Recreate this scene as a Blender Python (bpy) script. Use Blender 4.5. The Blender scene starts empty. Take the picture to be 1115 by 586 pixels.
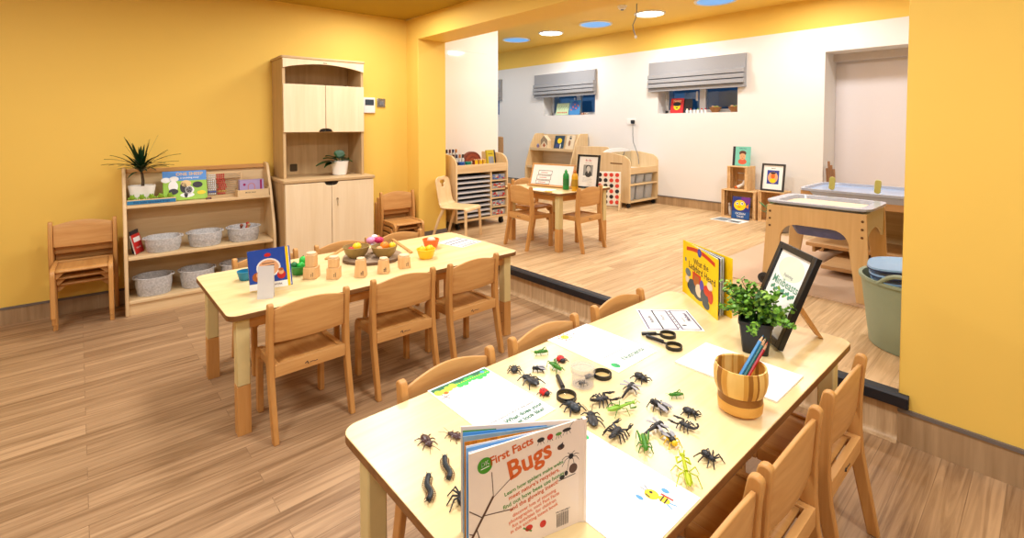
import bpy, math, random
from mathutils import Vector, Matrix
random.seed(7)
SC = bpy.context.scene
COL = SC.collection
PI = math.pi
H_CAM = 1.30
STEP = 0.198          # height of the raised floor
TT = 0.525            # height of the children's table tops

# ------------------------------------------------------------------ camera
# measured camera: focal length 530.58 px in a 1115 px wide frame
RIGHT = Vector((0.6658, 0.7461, 0.0)).normalized()
PITCH = 0.0343
FWD = Vector((-0.74607 * math.cos(PITCH), 0.66588 * math.cos(PITCH), -math.sin(PITCH))).normalized()
RIGHT = FWD.cross(Vector((0, 0, 1))).normalized()
UP = RIGHT.cross(FWD)
cam_d = bpy.data.cameras.new('camera')
cam = bpy.data.objects.new('camera', cam_d)
COL.objects.link(cam)
cam_d.sensor_width = 36.0
cam_d.lens = 36.0 * 530.58 / 1115.0
cam_d.shift_y = -(293.0 - 155.62) / 1115.0
cam_d.clip_start = 0.05
M = Matrix((RIGHT, UP, -FWD)).transposed().to_4x4()
M.translation = Vector((0, 0, H_CAM))
cam.matrix_world = M
SC.camera = cam

def at(px, py, z):
    """world point on the horizontal plane z seen at photo position (px, py)"""
    d = RIGHT * ((px - 557.5) / 530.58) - UP * ((py - 155.62) / 530.58) + FWD
    t = (z - H_CAM) / d.z
    return Vector((d.x * t, d.y * t, z))

# ------------------------------------------------------------------ materials
def srgb(c):
    if isinstance(c, str):
        c = c.lstrip('#'); c = tuple(int(c[i:i + 2], 16) for i in (0, 2, 4))
    return tuple(((v / 255.0) / 12.92 if v / 255.0 <= 0.04045 else ((v / 255.0 + 0.055) / 1.055) ** 2.4) for v in c) + (1.0,)

MATS = {}
def base_mat(name):
    m = bpy.data.materials.new(name); m.use_nodes = True
    nt = m.node_tree
    return m, nt, nt.nodes['Principled BSDF']

def plain(name, c, rough=0.5, metal=0.0, spec=0.5, vary=0.06, scale=30.0, coat=0.0, sheen=0.0, bump=0.0):
    """a colour broken up by a fine noise"""
    if name in MATS: return MATS[name]
    m, nt, b = base_mat(name)
    col = srgb(c)
    tc = nt.nodes.new('ShaderNodeTexCoord')
    no = nt.nodes.new('ShaderNodeTexNoise'); no.inputs['Scale'].default_value = scale; no.inputs['Detail'].default_value = 3
    nt.links.new(tc.outputs['Object'], no.inputs['Vector'])
    mx = nt.nodes.new('ShaderNodeMix'); mx.data_type = 'RGBA'
    mx.inputs[6].default_value = tuple(v * (1 - vary) for v in col[:3]) + (1,)
    mx.inputs[7].default_value = tuple(min(1, v * (1 + vary)) for v in col[:3]) + (1,)
    nt.links.new(no.outputs['Fac'], mx.inputs[0])
    nt.links.new(mx.outputs[2], b.inputs['Base Color'])
    b.inputs['Roughness'].default_value = rough
    b.inputs['Metallic'].default_value = metal
    b.inputs['Specular IOR Level'].default_value = spec
    b.inputs['Coat Weight'].default_value = coat
    if sheen: b.inputs['Sheen Weight'].default_value = sheen
    if bump:
        bu = nt.nodes.new('ShaderNodeBump'); bu.inputs['Strength'].default_value = bump; bu.inputs['Distance'].default_value = 0.002
        nt.links.new(no.outputs['Fac'], bu.inputs['Height']); nt.links.new(bu.outputs['Normal'], b.inputs['Normal'])
    MATS[name] = m
    return m

def wood(name, c1, c2, axis='x', rough=0.45, scale=1.0, spec=0.35, contrast=1.0):
    """long grain along one object axis"""
    if name in MATS: return MATS[name]
    m, nt, b = base_mat(name)
    tc = nt.nodes.new('ShaderNodeTexCoord')
    mp = nt.nodes.new('ShaderNodeMapping')
    s = [28.0 * scale] * 3
    s['xyz'.index(axis)] = 1.6 * scale
    mp.inputs['Scale'].default_value = s
    nt.links.new(tc.outputs['Object'], mp.inputs['Vector'])
    n1 = nt.nodes.new('ShaderNodeTexNoise'); n1.inputs['Scale'].default_value = 1.0; n1.inputs['Detail'].default_value = 5; n1.inputs['Distortion'].default_value = 0.6
    nt.links.new(mp.outputs['Vector'], n1.inputs['Vector'])
    n2 = nt.nodes.new('ShaderNodeTexNoise'); n2.inputs['Scale'].default_value = 5.0; n2.inputs['Detail'].default_value = 3
    nt.links.new(mp.outputs['Vector'], n2.inputs['Vector'])
    ad = nt.nodes.new('ShaderNodeMath'); ad.operation = 'MULTIPLY_ADD'; ad.inputs[1].default_value = 0.35
    nt.links.new(n2.outputs['Fac'], ad.inputs[0]); nt.links.new(n1.outputs['Fac'], ad.inputs[2])
    cr = nt.nodes.new('ShaderNodeValToRGB')
    cr.color_ramp.elements[0].position = 0.68 - 0.26 * 1; cr.color_ramp.elements[0].color = srgb(c1)
    cr.color_ramp.elements[1].position = 0.68 + 0.26 * 1; cr.color_ramp.elements[1].color = srgb(c2)
    nt.links.new(ad.outputs[0], cr.inputs['Fac'])
    nt.links.new(cr.outputs['Color'], b.inputs['Base Color'])
    b.inputs['Roughness'].default_value = rough
    b.inputs['Specular IOR Level'].default_value = spec
    MATS[name] = m
    return m

def planks(name, c1, c2, gap, width=0.18, length=1.25, rough=0.45, rot=0.0, spec=0.3):
    m, nt, b = base_mat(name)
    tc = nt.nodes.new('ShaderNodeTexCoord')
    mp = nt.nodes.new('ShaderNodeMapping'); mp.inputs['Rotation'].default_value = (0, 0, rot)
    nt.links.new(tc.outputs['Object'], mp.inputs['Vector'])
    br = nt.nodes.new('ShaderNodeTexBrick')
    br.offset = 0.37; br.inputs['Scale'].default_value = 1.0
    br.inputs['Brick Width'].default_value = length; br.inputs['Row Height'].default_value = width
    br.inputs['Mortar Size'].default_value = 0.0015; br.inputs['Mortar Smooth'].default_value = 0.1
    br.inputs['Color1'].default_value = (0, 0, 0, 1); br.inputs['Color2'].default_value = (1, 1, 1, 1); br.inputs['Mortar'].default_value = (0.5, 0.5, 0.5, 1)
    nt.links.new(mp.outputs['Vector'], br.inputs['Vector'])
    # per-plank offset so that the grain breaks at the joints
    of = nt.nodes.new('ShaderNodeVectorMath'); of.operation = 'MULTIPLY_ADD'
    of.inputs[1].default_value = (7.0, 3.0, 0.0)
    nt.links.new(br.outputs['Color'], of.inputs[0]); nt.links.new(mp.outputs['Vector'], of.inputs[2])
    m2 = nt.nodes.new('ShaderNodeMapping'); m2.inputs['Scale'].default_value = (1.3, 26.0, 1.0)
    nt.links.new(of.outputs[0], m2.inputs['Vector'])
    n1 = nt.nodes.new('ShaderNodeTexNoise'); n1.inputs['Scale'].default_value = 1.0; n1.inputs['Detail'].default_value = 8; n1.inputs['Roughness'].default_value = 0.62; n1.inputs['Distortion'].default_value = 1.6
    nt.links.new(m2.outputs['Vector'], n1.inputs['Vector'])
    ad = nt.nodes.new('ShaderNodeMath'); ad.operation = 'MULTIPLY_ADD'; ad.inputs[1].default_value = 0.16
    nt.links.new(br.outputs['Color'], ad.inputs[0]); nt.links.new(n1.outputs['Fac'], ad.inputs[2])
    cr = nt.nodes.new('ShaderNodeValToRGB')
    cr.color_ramp.elements[0].position = 0.36; cr.color_ramp.elements[0].color = srgb(c1)
    cr.color_ramp.elements[1].position = 0.76; cr.color_ramp.elements[1].color = srgb(c2)
    nt.links.new(ad.outputs[0], cr.inputs['Fac'])
    mx = nt.nodes.new('ShaderNodeMix'); mx.data_type = 'RGBA'
    mx.inputs[7].default_value = srgb(gap)
    gf = nt.nodes.new('ShaderNodeMath'); gf.operation = 'MULTIPLY'; gf.inputs[1].default_value = 0.45
    nt.links.new(br.outputs['Fac'], gf.inputs[0]); nt.links.new(gf.outputs[0], mx.inputs[0]); nt.links.new(cr.outputs['Color'], mx.inputs[6])
    nt.links.new(mx.outputs[2], b.inputs['Base Color'])
    b.inputs['Roughness'].default_value = rough; b.inputs['Specular IOR Level'].default_value = spec
    MATS[name] = m
    return m

def clear(name, c=(255, 255, 255), rough=0.03, ior=1.45, trans=1.0):
    if name in MATS: return MATS[name]
    m, nt, b = base_mat(name)
    b.inputs['Base Color'].default_value = srgb(c)
    b.inputs['Transmission Weight'].default_value = trans
    b.inputs['Roughness'].default_value = rough; b.inputs['IOR'].default_value = ior
    MATS[name] = m
    return m

def thin_clear(name, gloss=0.08, tint=(255, 255, 255), rough=0.03, body=0.0, edge=0.6):
    """thin clear plastic or glass: mostly passes straight through, with a little shine and body colour"""
    if name in MATS: return MATS[name]
    m = bpy.data.materials.new(name); m.use_nodes = True; nt = m.node_tree; nt.nodes.clear()
    out = nt.nodes.new('ShaderNodeOutputMaterial'); tr = nt.nodes.new('ShaderNodeBsdfTransparent'); gl = nt.nodes.new('ShaderNodeBsdfPrincipled' if body else 'ShaderNodeBsdfGlossy')
    tr.inputs['Color'].default_value = srgb(tint); gl.inputs['Base Color' if body else 'Color'].default_value = srgb(tint); gl.inputs['Roughness'].default_value = rough
    lw = nt.nodes.new('ShaderNodeLayerWeight'); lw.inputs['Blend'].default_value = 0.25
    ma = nt.nodes.new('ShaderNodeMath'); ma.operation = 'MULTIPLY_ADD'; ma.inputs[1].default_value = edge; ma.inputs[2].default_value = gloss + body
    pw = nt.nodes.new('ShaderNodeMath'); pw.operation = 'POWER'; pw.inputs[1].default_value = 3.0
    nt.links.new(lw.outputs['Facing'], pw.inputs[0]); nt.links.new(pw.outputs[0], ma.inputs[0])
    mx = nt.nodes.new('ShaderNodeMixShader'); nt.links.new(ma.outputs[0], mx.inputs['Fac']); nt.links.new(tr.outputs[0], mx.inputs[1]); nt.links.new(gl.outputs[0], mx.inputs[2])
    nt.links.new(mx.outputs[0], out.inputs['Surface'])
    MATS[name] = m
    return m

def glow(name, c, strength):
    m, nt, b = base_mat(name)
    b.inputs['Base Color'].default_value = srgb(tuple(int(v * 0.5) for v in c))
    b.inputs['Emission Color'].default_value = srgb(c); b.inputs['Emission Strength'].default_value = strength
    MATS[name] = m
    return m

# ------------------------------------------------------------------ mesh builder
def rrect(x0, x1, y0, y1, r, n=4, which=(1, 1, 1, 1)):
    """rounded rectangle, counter-clockwise from bottom-left"""
    pts = []
    cs = [(x0 + r, y0 + r, PI), (x1 - r, y0 + r, 1.5 * PI), (x1 - r, y1 - r, 0), (x0 + r, y1 - r, 0.5 * PI)]
    crn = [(x0, y0), (x1, y0), (x1, y1), (x0, y1)]
    for k, (cx, cy, a) in enumerate(cs):
        if not which[k]:
            pts.append(crn[k]); continue
        for i in range(n + 1):
            t = a + 0.5 * PI * i / n
            pts.append((cx + r * math.cos(t), cy + r * math.sin(t)))
    return pts

def circ(r, n=24, cx=0, cy=0, ry=None):
    return [(cx + r * math.cos(2 * PI * i / n), cy + (ry or r) * math.sin(2 * PI * i / n)) for i in range(n)]

class MB:
    def __init__(s):
        s.v = []; s.f = []; s.m = []; s.sm = []
    def add(s, vs, fs, m=0, X=None, smooth=True):
        b = len(s.v)
        s.v += [(X @ Vector(v))[:] if X is not None else tuple(v) for v in vs]
        for f in fs:
            s.f.append(tuple(b + i for i in f)); s.m.append(m); s.sm.append(smooth)
        return s
    def box(s, x0, x1, y0, y1, z0, z1, m=0, X=None):
        vs = [(x, y, z) for z in (z0, z1) for y in (y0, y1) for x in (x0, x1)]
        fs = [(0, 2, 3, 1), (4, 5, 7, 6), (0, 1, 5, 4), (2, 6, 7, 3), (0, 4, 6, 2), (1, 3, 7, 5)]
        return s.add(vs, fs, m, X, False)
    def prism(s, poly, a0, a1, axis='z', m=0, X=None, side_m=None, smooth=True):
        """a polygon extruded along an axis: 'z' (x,y), 'y' (x,z), 'x' (y,z)"""
        def P(p, a):
            return (p[0], p[1], a) if axis == 'z' else ((p[0], a, p[1]) if axis == 'y' else (a, p[0], p[1]))
        n = len(poly)
        vs = [P(p, a0) for p in poly] + [P(p, a1) for p in poly]
        cap = [tuple(reversed(range(n))), tuple(range(n, 2 * n))]
        sd = [(i, (i + 1) % n, n + (i + 1) % n, n + i) for i in range(n)]
        if axis == 'y':
            cap = [tuple(reversed(f)) for f in cap]; sd = [tuple(reversed(f)) for f in sd]
        s.add(vs, cap, m, X, smooth)
        b = len(s.v) - 2 * n
        for f in sd:
            s.f.append(tuple(b + i for i in f)); s.m.append(m if side_m is None else side_m); s.sm.append(smooth)
        return s
    def tube(s, pts, rad, n=8, m=0, X=None, cap=True, flat=None):
        pts = [Vector(p) for p in pts]
        if not isinstance(rad, (list, tuple)): rad = [rad] * len(pts)
        vs = []; N = len(pts); prev = None
        for i, p in enumerate(pts):
            t = (pts[min(i + 1, N - 1)] - pts[max(i - 1, 0)]).normalized()
            if prev is None:
                ref = Vector((0, 0, 1)) if abs(t.z) < 0.9 else Vector((1, 0, 0))
                u = t.cross(ref).normalized()
            else:
                u = (prev - t * prev.dot(t)).normalized()
            prev = u; w = t.cross(u)
            for k in range(n):
                a = 2 * PI * k / n
                vs.append(p + (u * math.cos(a) + w * math.sin(a) * (flat or 1.0)) * rad[i])
        fs = []
        for i in range(N - 1):
            for k in range(n):
                k2 = (k + 1) % n
                fs.append((i * n + k, i * n + k2, (i + 1) * n + k2, (i + 1) * n + k))
        if cap:
            fs.append(tuple(reversed(range(n)))); fs.append(tuple(range((N - 1) * n, N * n)))
        return s.add(vs, fs, m, X)
    def lathe(s, prof, n=24, m=0, X=None, sx=1.0, sy=1.0, power=None, cap=True):
        """profile (r, z) turned round z; sx, sy stretch it; power > 2 squares it off"""
        vs = []
        for r, z in prof:
            for k in range(n):
                a = 2 * PI * k / n
                c, q = math.cos(a), math.sin(a)
                g = 1.0 if not power else (abs(c) ** power + abs(q) ** power) ** (-1.0 / power)
                vs.append((r * c * g * sx, r * q * g * sy, z))
        fs = []
        for i in range(len(prof) - 1):
            for k in range(n):
                k2 = (k + 1) % n
                fs.append((i * n + k, i * n + k2, (i + 1) * n + k2, (i + 1) * n + k))
        closed = (Vector(prof[0]) - Vector(prof[-1])).length < 1e-6
        if closed or not cap: return s.add(vs, fs, m, X)
        if prof[0][0] > 1e-5: fs.append(tuple(reversed(range(n))))
        if prof[-1][0] > 1e-5: fs.append(tuple(range((len(prof) - 1) * n, len(prof) * n)))
        return s.add(vs, fs, m, X)
    def ell(s, c, r, m=0, X=None, n=10, k=7):
        if not isinstance(r, (list, tuple)): r = (r, r, r)
        vs = [(c[0], c[1], c[2] - r[2])]
        for i in range(1, k):
            t = -PI / 2 + PI * i / k
            for j in range(n):
                a = 2 * PI * j / n
                vs.append((c[0] + r[0] * math.cos(t) * math.cos(a), c[1] + r[1] * math.cos(t) * math.sin(a), c[2] + r[2] * math.sin(t)))
        vs.append((c[0], c[1], c[2] + r[2]))
        fs = [(0, 1 + (j + 1) % n, 1 + j) for j in range(n)]
        for i in range(k - 2):
            for j in range(n):
                a = 1 + i * n; b = a + n; j2 = (j + 1) % n
                fs.append((a + j, a + j2, b + j2, b + j))
        L = len(vs) - 1; a = 1 + (k - 2) * n
        fs += [(L, a + j, a + (j + 1) % n) for j in range(n)]
        return s.add(vs, fs, m, X)
    def poly(s, pts, m=0, X=None):
        return s.add(pts, [tuple(range(len(pts)))], m, X, False)
    def disc(s, c, r, m=0, X=None, n=14, ry=None):
        """flat disc in the local xz plane facing -y (a printed spot on an upright cover)"""
        return s.poly([(c[0] + r * math.cos(2 * PI * i / n), c[1], c[2] + (ry or r) * math.sin(2 * PI * i / n)) for i in range(n)], m, X)
    def grid(s, fn, nu, nv, m=0, X=None, thick=None):
        vs = [fn(i / nu, j / nv) for i in range(nu + 1) for j in range(nv + 1)]
        fs = [(i * (nv + 1) + j, (i + 1) * (nv + 1) + j, (i + 1) * (nv + 1) + j + 1, i * (nv + 1) + j + 1) for i in range(nu) for j in range(nv)]
        return s.add(vs, fs, m, X)
    def text(s, body, size, X, m=0, align='CENTER', width=1.0, bold=0.012):
        """lettering: flat glyph shapes in the local xy plane of X"""
        cu = bpy.data.curves.new('t', 'FONT'); cu.body = body; cu.size = size; cu.align_x = align; cu.align_y = 'CENTER'
        cu.space_character = width; cu.resolution_u = 2; cu.offset = size * bold
        ob = bpy.data.objects.new('t', cu); COL.objects.link(ob)
        dg = bpy.context.evaluated_depsgraph_get(); dg.update()
        me = bpy.data.meshes.new_from_object(ob.evaluated_get(dg))
        s.add([v.co[:] for v in me.vertices], [tuple(p.vertices) for p in me.polygons], m, X, False)
        bpy.data.objects.remove(ob); bpy.data.meshes.remove(me); bpy.data.curves.remove(cu)
        return s
    def build(s, name, mats, parent=None, bev=0.0, loc=None, rot=None, sharp=40, seg=2):
        me = bpy.data.meshes.new(name)
        me.from_pydata(s.v, [], s.f)
        if not isinstance(mats, (list, tuple)): mats = [mats]
        for mm in mats: me.materials.append(mm)
        for p, mi, sm in zip(me.polygons, s.m, s.sm):
            p.material_index = mi; p.use_smooth = True
        me.validate(); me.update()
        me.set_sharp_from_angle(angle=math.radians(sharp))
        o = bpy.data.objects.new(name, me); COL.objects.link(o)
        if parent is not None: o.parent = parent
        if loc is not None: o.location = loc
        if rot is not None: o.rotation_euler = (0, 0, rot) if not isinstance(rot, (tuple, list)) else rot
        if bev:
            bm = o.modifiers.new('edge', 'BEVEL'); bm.width = bev; bm.segments = seg; bm.limit_method = 'ANGLE'; bm.angle_limit = math.radians(35)
            bm.use_clamp_overlap = True
        return o

def T(x=0, y=0, z=0): return Matrix.Translation((x, y, z))
def R(axis, deg): return Matrix.Rotation(math.radians(deg), 4, axis)
UPRIGHT = Matrix(((1, 0, 0, 0), (0, 0, -1, 0), (0, 1, 0, 0), (0, 0, 0, 1)))   # xy glyph plane stood up, facing -y

def tag(o, label, cat, group=None, kind=None):
    if label: o['label'] = label
    if cat: o['category'] = cat
    if group: o['group'] = group
    if kind: o['kind'] = kind
    return o
def thing(name, label, cat, loc=(0, 0, 0), rot=0.0, group=None):
    o = bpy.data.objects.new(name, None); COL.objects.link(o)
    o.empty_display_size = 0.05
    o.location = loc; o.rotation_euler = rot if isinstance(rot, (tuple, list)) else (0, 0, rot)
    return tag(o, label, cat, group)
KIDS = {}
def copy_tree(src, loc, rot, label, group=None):
    r = src.copy(); COL.objects.link(r)
    r.location = loc; r.rotation_euler = rot if isinstance(rot, (tuple, list)) else (0, 0, rot)
    r['label'] = label
    if group: r['group'] = group
    for ch in src.children:
        c = ch.copy(); COL.objects.link(c); c.parent = r
        for g in ch.children:
            d = g.copy(); COL.objects.link(d); d.parent = c
    return r
def struct(name, mb, mats, bev=0.0, **k):
    o = mb.build(name, mats, bev=bev, **k); o['kind'] = 'structure'; return o

# shared materials
BEECH = wood('beech', (192, 138, 78), (214, 166, 104), 'x', 0.42)
BEECH_V = wood('beech_upright', (188, 132, 70), (208, 158, 94), 'z', 0.42)
BEECH_Y = wood('beech_long', (188, 132, 70), (208, 158, 94), 'y', 0.42)
MAPLE_Y = wood('maple_top', (230, 204, 146), (242, 220, 168), 'y', 0.26, 0.6, 0.5)
MAPLE = wood('maple_panel', (214, 182, 134), (232, 206, 162), 'x', 0.45, 0.7)
MAPLE_V = wood('maple_panel_upright', (214, 182, 134), (232, 206, 162), 'z', 0.45, 0.7)
PALE_V = wood('pale_maple_door', (228, 204, 164), (240, 220, 186), 'z', 0.42, 0.6)
CARC_V = wood('oak_carcass_upright', (184, 152, 108), (208, 178, 132), 'z', 0.5, 0.8)
CARC = wood('oak_carcass', (184, 152, 108), (208, 178, 132), 'x', 0.5, 0.8)
PLY_EDGE = wood('ply_edge', (112, 74, 38), (150, 104, 58), 'y', 0.5)
CREAM = plain('cream_lacquer', (214, 196, 140), 0.4)
BLACK = plain('black_plastic', (16, 16, 18), 0.35)
SOFT_BLACK = plain('black_satin', (22, 22, 24), 0.5)
WHITE = plain('white_plastic', (236, 236, 234), 0.35)
PAPER = plain('white_paper', (244, 244, 242), 0.7, vary=0.01)
STEEL = plain('steel', (190, 190, 190), 0.25, metal=1.0)
GREY = plain('grey_plastic', (120, 122, 126), 0.4)
RED = plain('red_print', (196, 34, 30), 0.45)
YELLOW = plain('yellow_print', (250, 208, 12), 0.4)
BLUE = plain('blue_print', (28, 72, 168), 0.4)
GREEN = plain('green_print', (46, 150, 58), 0.45)
ORANGE = plain('orange_print', (222, 104, 26), 0.45)
DKGREEN = plain('dark_green_print', (22, 104, 72), 0.5)
SKYB = plain('sky_blue_print', (86, 160, 224), 0.5)
PURPLE = plain('purple_print', (74, 44, 110), 0.5)
INK = plain('ink', (36, 34, 40), 0.6)
GINK = plain('grey_ink', (130, 128, 126), 0.6)
SKIN = plain('printed_skin_tone', (226, 168, 122), 0.5)
PINK = plain('pink_plastic', (222, 84, 140), 0.4)
CLEAR = thin_clear('clear_plastic', 0.02, (246, 246, 248), 0.06, 0.07, 0.55)
MIRROR = plain('mirror_glass', (225, 228, 230), 0.03, metal=1.0, vary=0.0)
# ================================================================== the room
X_L0, X_L1 = -4.56, -4.40            # left wall: a touch out of square
def wall_x(y): return X_L0 + (y + 0.4) * (X_L1 - X_L0) / 2.9
SKEW = math.atan2(X_L1 - X_L0, 2.9)
ROT_L = PI / 2 - SKEW                # furniture standing against the left wall
Y_P, Y_P2 = 2.50, 2.82               # the wall between the two rooms
X_J = -4.18                          # left jamb of the opening
X_R = -0.41                          # right edge of the opening
Z_C, Z_B, Z_F = 2.365, 2.15, 2.716   # near ceiling, soffit of the beam, far ceiling
Y_F = 6.15                           # far wall
Z_W = 2.385                          # top of the white paint on the far wall

M_YEL = plain('yellow_paint', (240, 202, 98), 0.6, spec=0.25, vary=0.015, scale=4)
M_WHT = plain('white_paint', (230, 229, 227), 0.6, spec=0.25, vary=0.012, scale=4)
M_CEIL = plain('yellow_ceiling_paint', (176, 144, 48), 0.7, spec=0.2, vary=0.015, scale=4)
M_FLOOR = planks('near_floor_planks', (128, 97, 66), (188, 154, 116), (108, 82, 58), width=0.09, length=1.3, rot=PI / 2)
M_FLOOR2 = planks('far_floor_planks_lit', (172, 138, 96), (222, 192, 148), (150, 120, 86), width=0.09, length=1.3, rot=PI / 2)  # lighter plank tones: the far room's brighter light is put into the colour
M_RISER = wood('riser_vinyl', (168, 136, 98), (212, 182, 142), 'z', 0.4, 1.2)
M_COVE = wood('coved_vinyl', (150, 122, 88), (190, 160, 122), 'z', 0.45, 0.6)
M_TRIM = plain('grey_capping', (112, 104, 98), 0.5)
M_NOSE = plain('black_stair_nosing', (20, 22, 30), 0.55)

X_W, X_E, Y_S = -4.6, 3.2, -3.0
# near floor and raised far floor
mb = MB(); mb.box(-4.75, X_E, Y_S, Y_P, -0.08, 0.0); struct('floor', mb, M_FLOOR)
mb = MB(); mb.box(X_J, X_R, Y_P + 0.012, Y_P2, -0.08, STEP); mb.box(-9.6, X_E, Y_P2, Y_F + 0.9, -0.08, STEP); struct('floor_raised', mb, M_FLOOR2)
# coved riser under the step
mb = MB()
prof = [(Y_P + 0.012, 0.0), (Y_P - 0.030, 0.0), (Y_P - 0.030, 0.002), (Y_P - 0.018, 0.005), (Y_P - 0.007, 0.012), (Y_P, 0.028), (Y_P, STEP - 0.001), (Y_P + 0.012, STEP - 0.001)]
mb.prism(prof, X_J, X_R, 'x'); struct('trim_1', mb, M_RISER)
mb = MB()
prof = [(Y_P - 0.022, STEP - 0.046), (Y_P - 0.0005, STEP - 0.046), (Y_P - 0.0005, STEP + 0.0005), (Y_P + 0.035, STEP + 0.0005), (Y_P + 0.035, STEP + 0.004), (Y_P - 0.012, STEP + 0.006), (Y_P - 0.022, STEP - 0.004)]
mb.prism(prof, X_J, X_R, 'x'); mb.prism([q for q in prof[:3]] + [(Y_P - 0.0005, STEP + 0.006), prof[5], prof[6]], X_R, X_R + 0.035, 'x'); struct('trim_2', mb, M_NOSE)

# left wall (a prism so that its skew is kept)
def wx(y, d): return wall_x(y) + d
mb = MB(); mb.prism([(wx(Y_S, 0), Y_S), (wx(2.56, 0), 2.56), (wx(2.56, -0.15), 2.56), (wx(Y_S, -0.15), Y_S)][::-1], 0, Z_C, 'z'); struct('wall_left', mb, M_YEL)
mb = MB()
mb.prism([(wx(Y_S, 0), Y_S), (wx(Y_P, 0), Y_P), (wx(Y_P, 0.006), Y_P), (wx(Y_S, 0.006), Y_S)], 0, 0.10, 'z', m=0)
mb.prism([(wx(Y_S, 0), Y_S), (wx(Y_P, 0), Y_P), (wx(Y_P, 0.010), Y_P), (wx(Y_S, 0.010), Y_S)], 0.10, 0.115, 'z', m=1)
struct('baseboard_left', mb, [M_COVE, M_TRIM])
# jamb stub and right wall in the same plane, the beam over the opening
mb = MB(); mb.box(-4.75, X_J, Y_P, Y_P2, 0, Z_C); struct('wall_jamb', mb, M_YEL, 0.004)
mb = MB(); mb.box(X_R, X_E, Y_P, Y_P2, 0, Z_C); struct('wall_right', mb, M_YEL, 0.004)
mb = MB(); mb.box(X_J, X_R, Y_P, Y_P2, Z_B, Z_C); struct('beam', mb, M_YEL)
mb = MB(); mb.box(-9.6, X_E, Y_P2 - 0.1, Y_P2, Z_C, Z_F); struct('wall_bulkhead', mb, M_YEL)
mb = MB()
mb.box(X_R - 0.0, X_E, Y_P - 0.006, Y_P, 0, 0.13, 0); mb.box(X_R, X_E, Y_P - 0.011, Y_P, 0.13, 0.145, 1)
struct('baseboard_right', mb, [M_COVE, M_TRIM])
mb = MB()
mb.box(X_J, X_J + 0.007, Y_P + 0.055, Y_P2 + 0.007, STEP, STEP + 0.05, 0)
mb.box(X_R - 0.007, X_R, Y_P + 0.055, Y_P2, STEP, STEP + 0.05, 0)
struct('baseboard_jamb', mb, [M_TRIM])
# ceilings
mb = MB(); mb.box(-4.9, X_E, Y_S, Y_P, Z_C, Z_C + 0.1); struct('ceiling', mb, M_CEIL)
mb = MB(); mb.box(-9.6, X_E, Y_P2, Y_F + 0.9, Z_F, Z_F + 0.1); struct('ceiling_far', mb, M_YEL)
# walls the photo does not show
mb = MB(); mb.box(-4.9, X_E + 0.15, Y_S - 0.15, Y_S, 0, Z_C); struct('wall_near', mb, M_YEL)
mb = MB(); mb.box(X_E, X_E + 0.15, Y_S, Y_F + 0.9, -0.08, Z_F); struct('wall_east', mb, M_WHT)
mb = MB(); mb.box(-9.75, -9.6, Y_P2 - 0.1, Y_F + 0.9, 0, Z_F); struct('wall_west', mb, M_WHT)
# white partition beyond the jamb with a glossy lining panel
M_GLOSS = plain('glossy_white_panel', (238, 232, 224), 0.06, spec=0.5, vary=0.01, scale=3)
mb = MB(); mb.box(-4.84, -4.70, Y_P2, 3.96, STEP, Z_F, 0); struct('wall_partition', mb, [M_WHT], 0.003)
mb = MB(); mb.box(-4.70, -4.695, Y_P2 + 0.01, 3.93, STEP + 0.1, 2.52, 0)
mb.box(-4.6955, -4.6945, Y_P2 + 0.01, 3.78, 2.18, 2.184, 1)
struct('wall_partition_lining', mb, [M_GLOSS, plain('panel_joint', (214, 206, 196), 0.4)])

# far wall with two windows and an alcove, the yellow band over it
WIN = [(-6.05, -4.91, 1.485, 1.95), (-3.785, -2.67, 1.478, 1.93), (-8.35, -7.26, 1.485, 1.95)]
AL0, AL1, AL_Z = -1.724, 0.20, 2.115
D_W = 0.24
cuts = sorted([(a, b, c, d) for a, b, c, d in WIN] + [(AL0, AL1, STEP, AL_Z)])
mb = MB(); x = -9.6
for a, b, c, d in cuts:
    mb.box(x, a, Y_F, Y_F + 0.4, STEP, Z_W)
    if c > STEP: mb.box(a, b, Y_F, Y_F + 0.4, STEP, c)
    mb.box(a, b, Y_F, Y_F + 0.4, d, Z_W)
    x = b
mb.box(x, X_E, Y_F, Y_F + 0.4, STEP, Z_W)
struct('wall_far', mb, M_WHT)
mb = MB(); mb.box(-9.6, X_E, Y_F, Y_F + 0.4, Z_W, Z_F); struct('wall_far_band', mb, M_YEL)
mb = MB(); mb.box(AL0 - 0.05, AL1 + 0.05, Y_F + 0.41, Y_F + 0.46, STEP, AL_Z + 0.05); struct('wall_alcove', mb, plain('alcove_white', (226, 222, 226), 0.3, vary=0.01))
mb = MB()
for x0, x1 in ((-9.6, AL0), (AL1, X_E)):
    mb.box(x0, x1, Y_F - 0.006, Y_F, STEP, STEP + 0.11, 0); mb.box(x0, x1, Y_F - 0.011, Y_F, STEP + 0.11, STEP + 0.125, 1)
struct('baseboard_far', mb, [M_COVE, M_TRIM])

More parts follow.
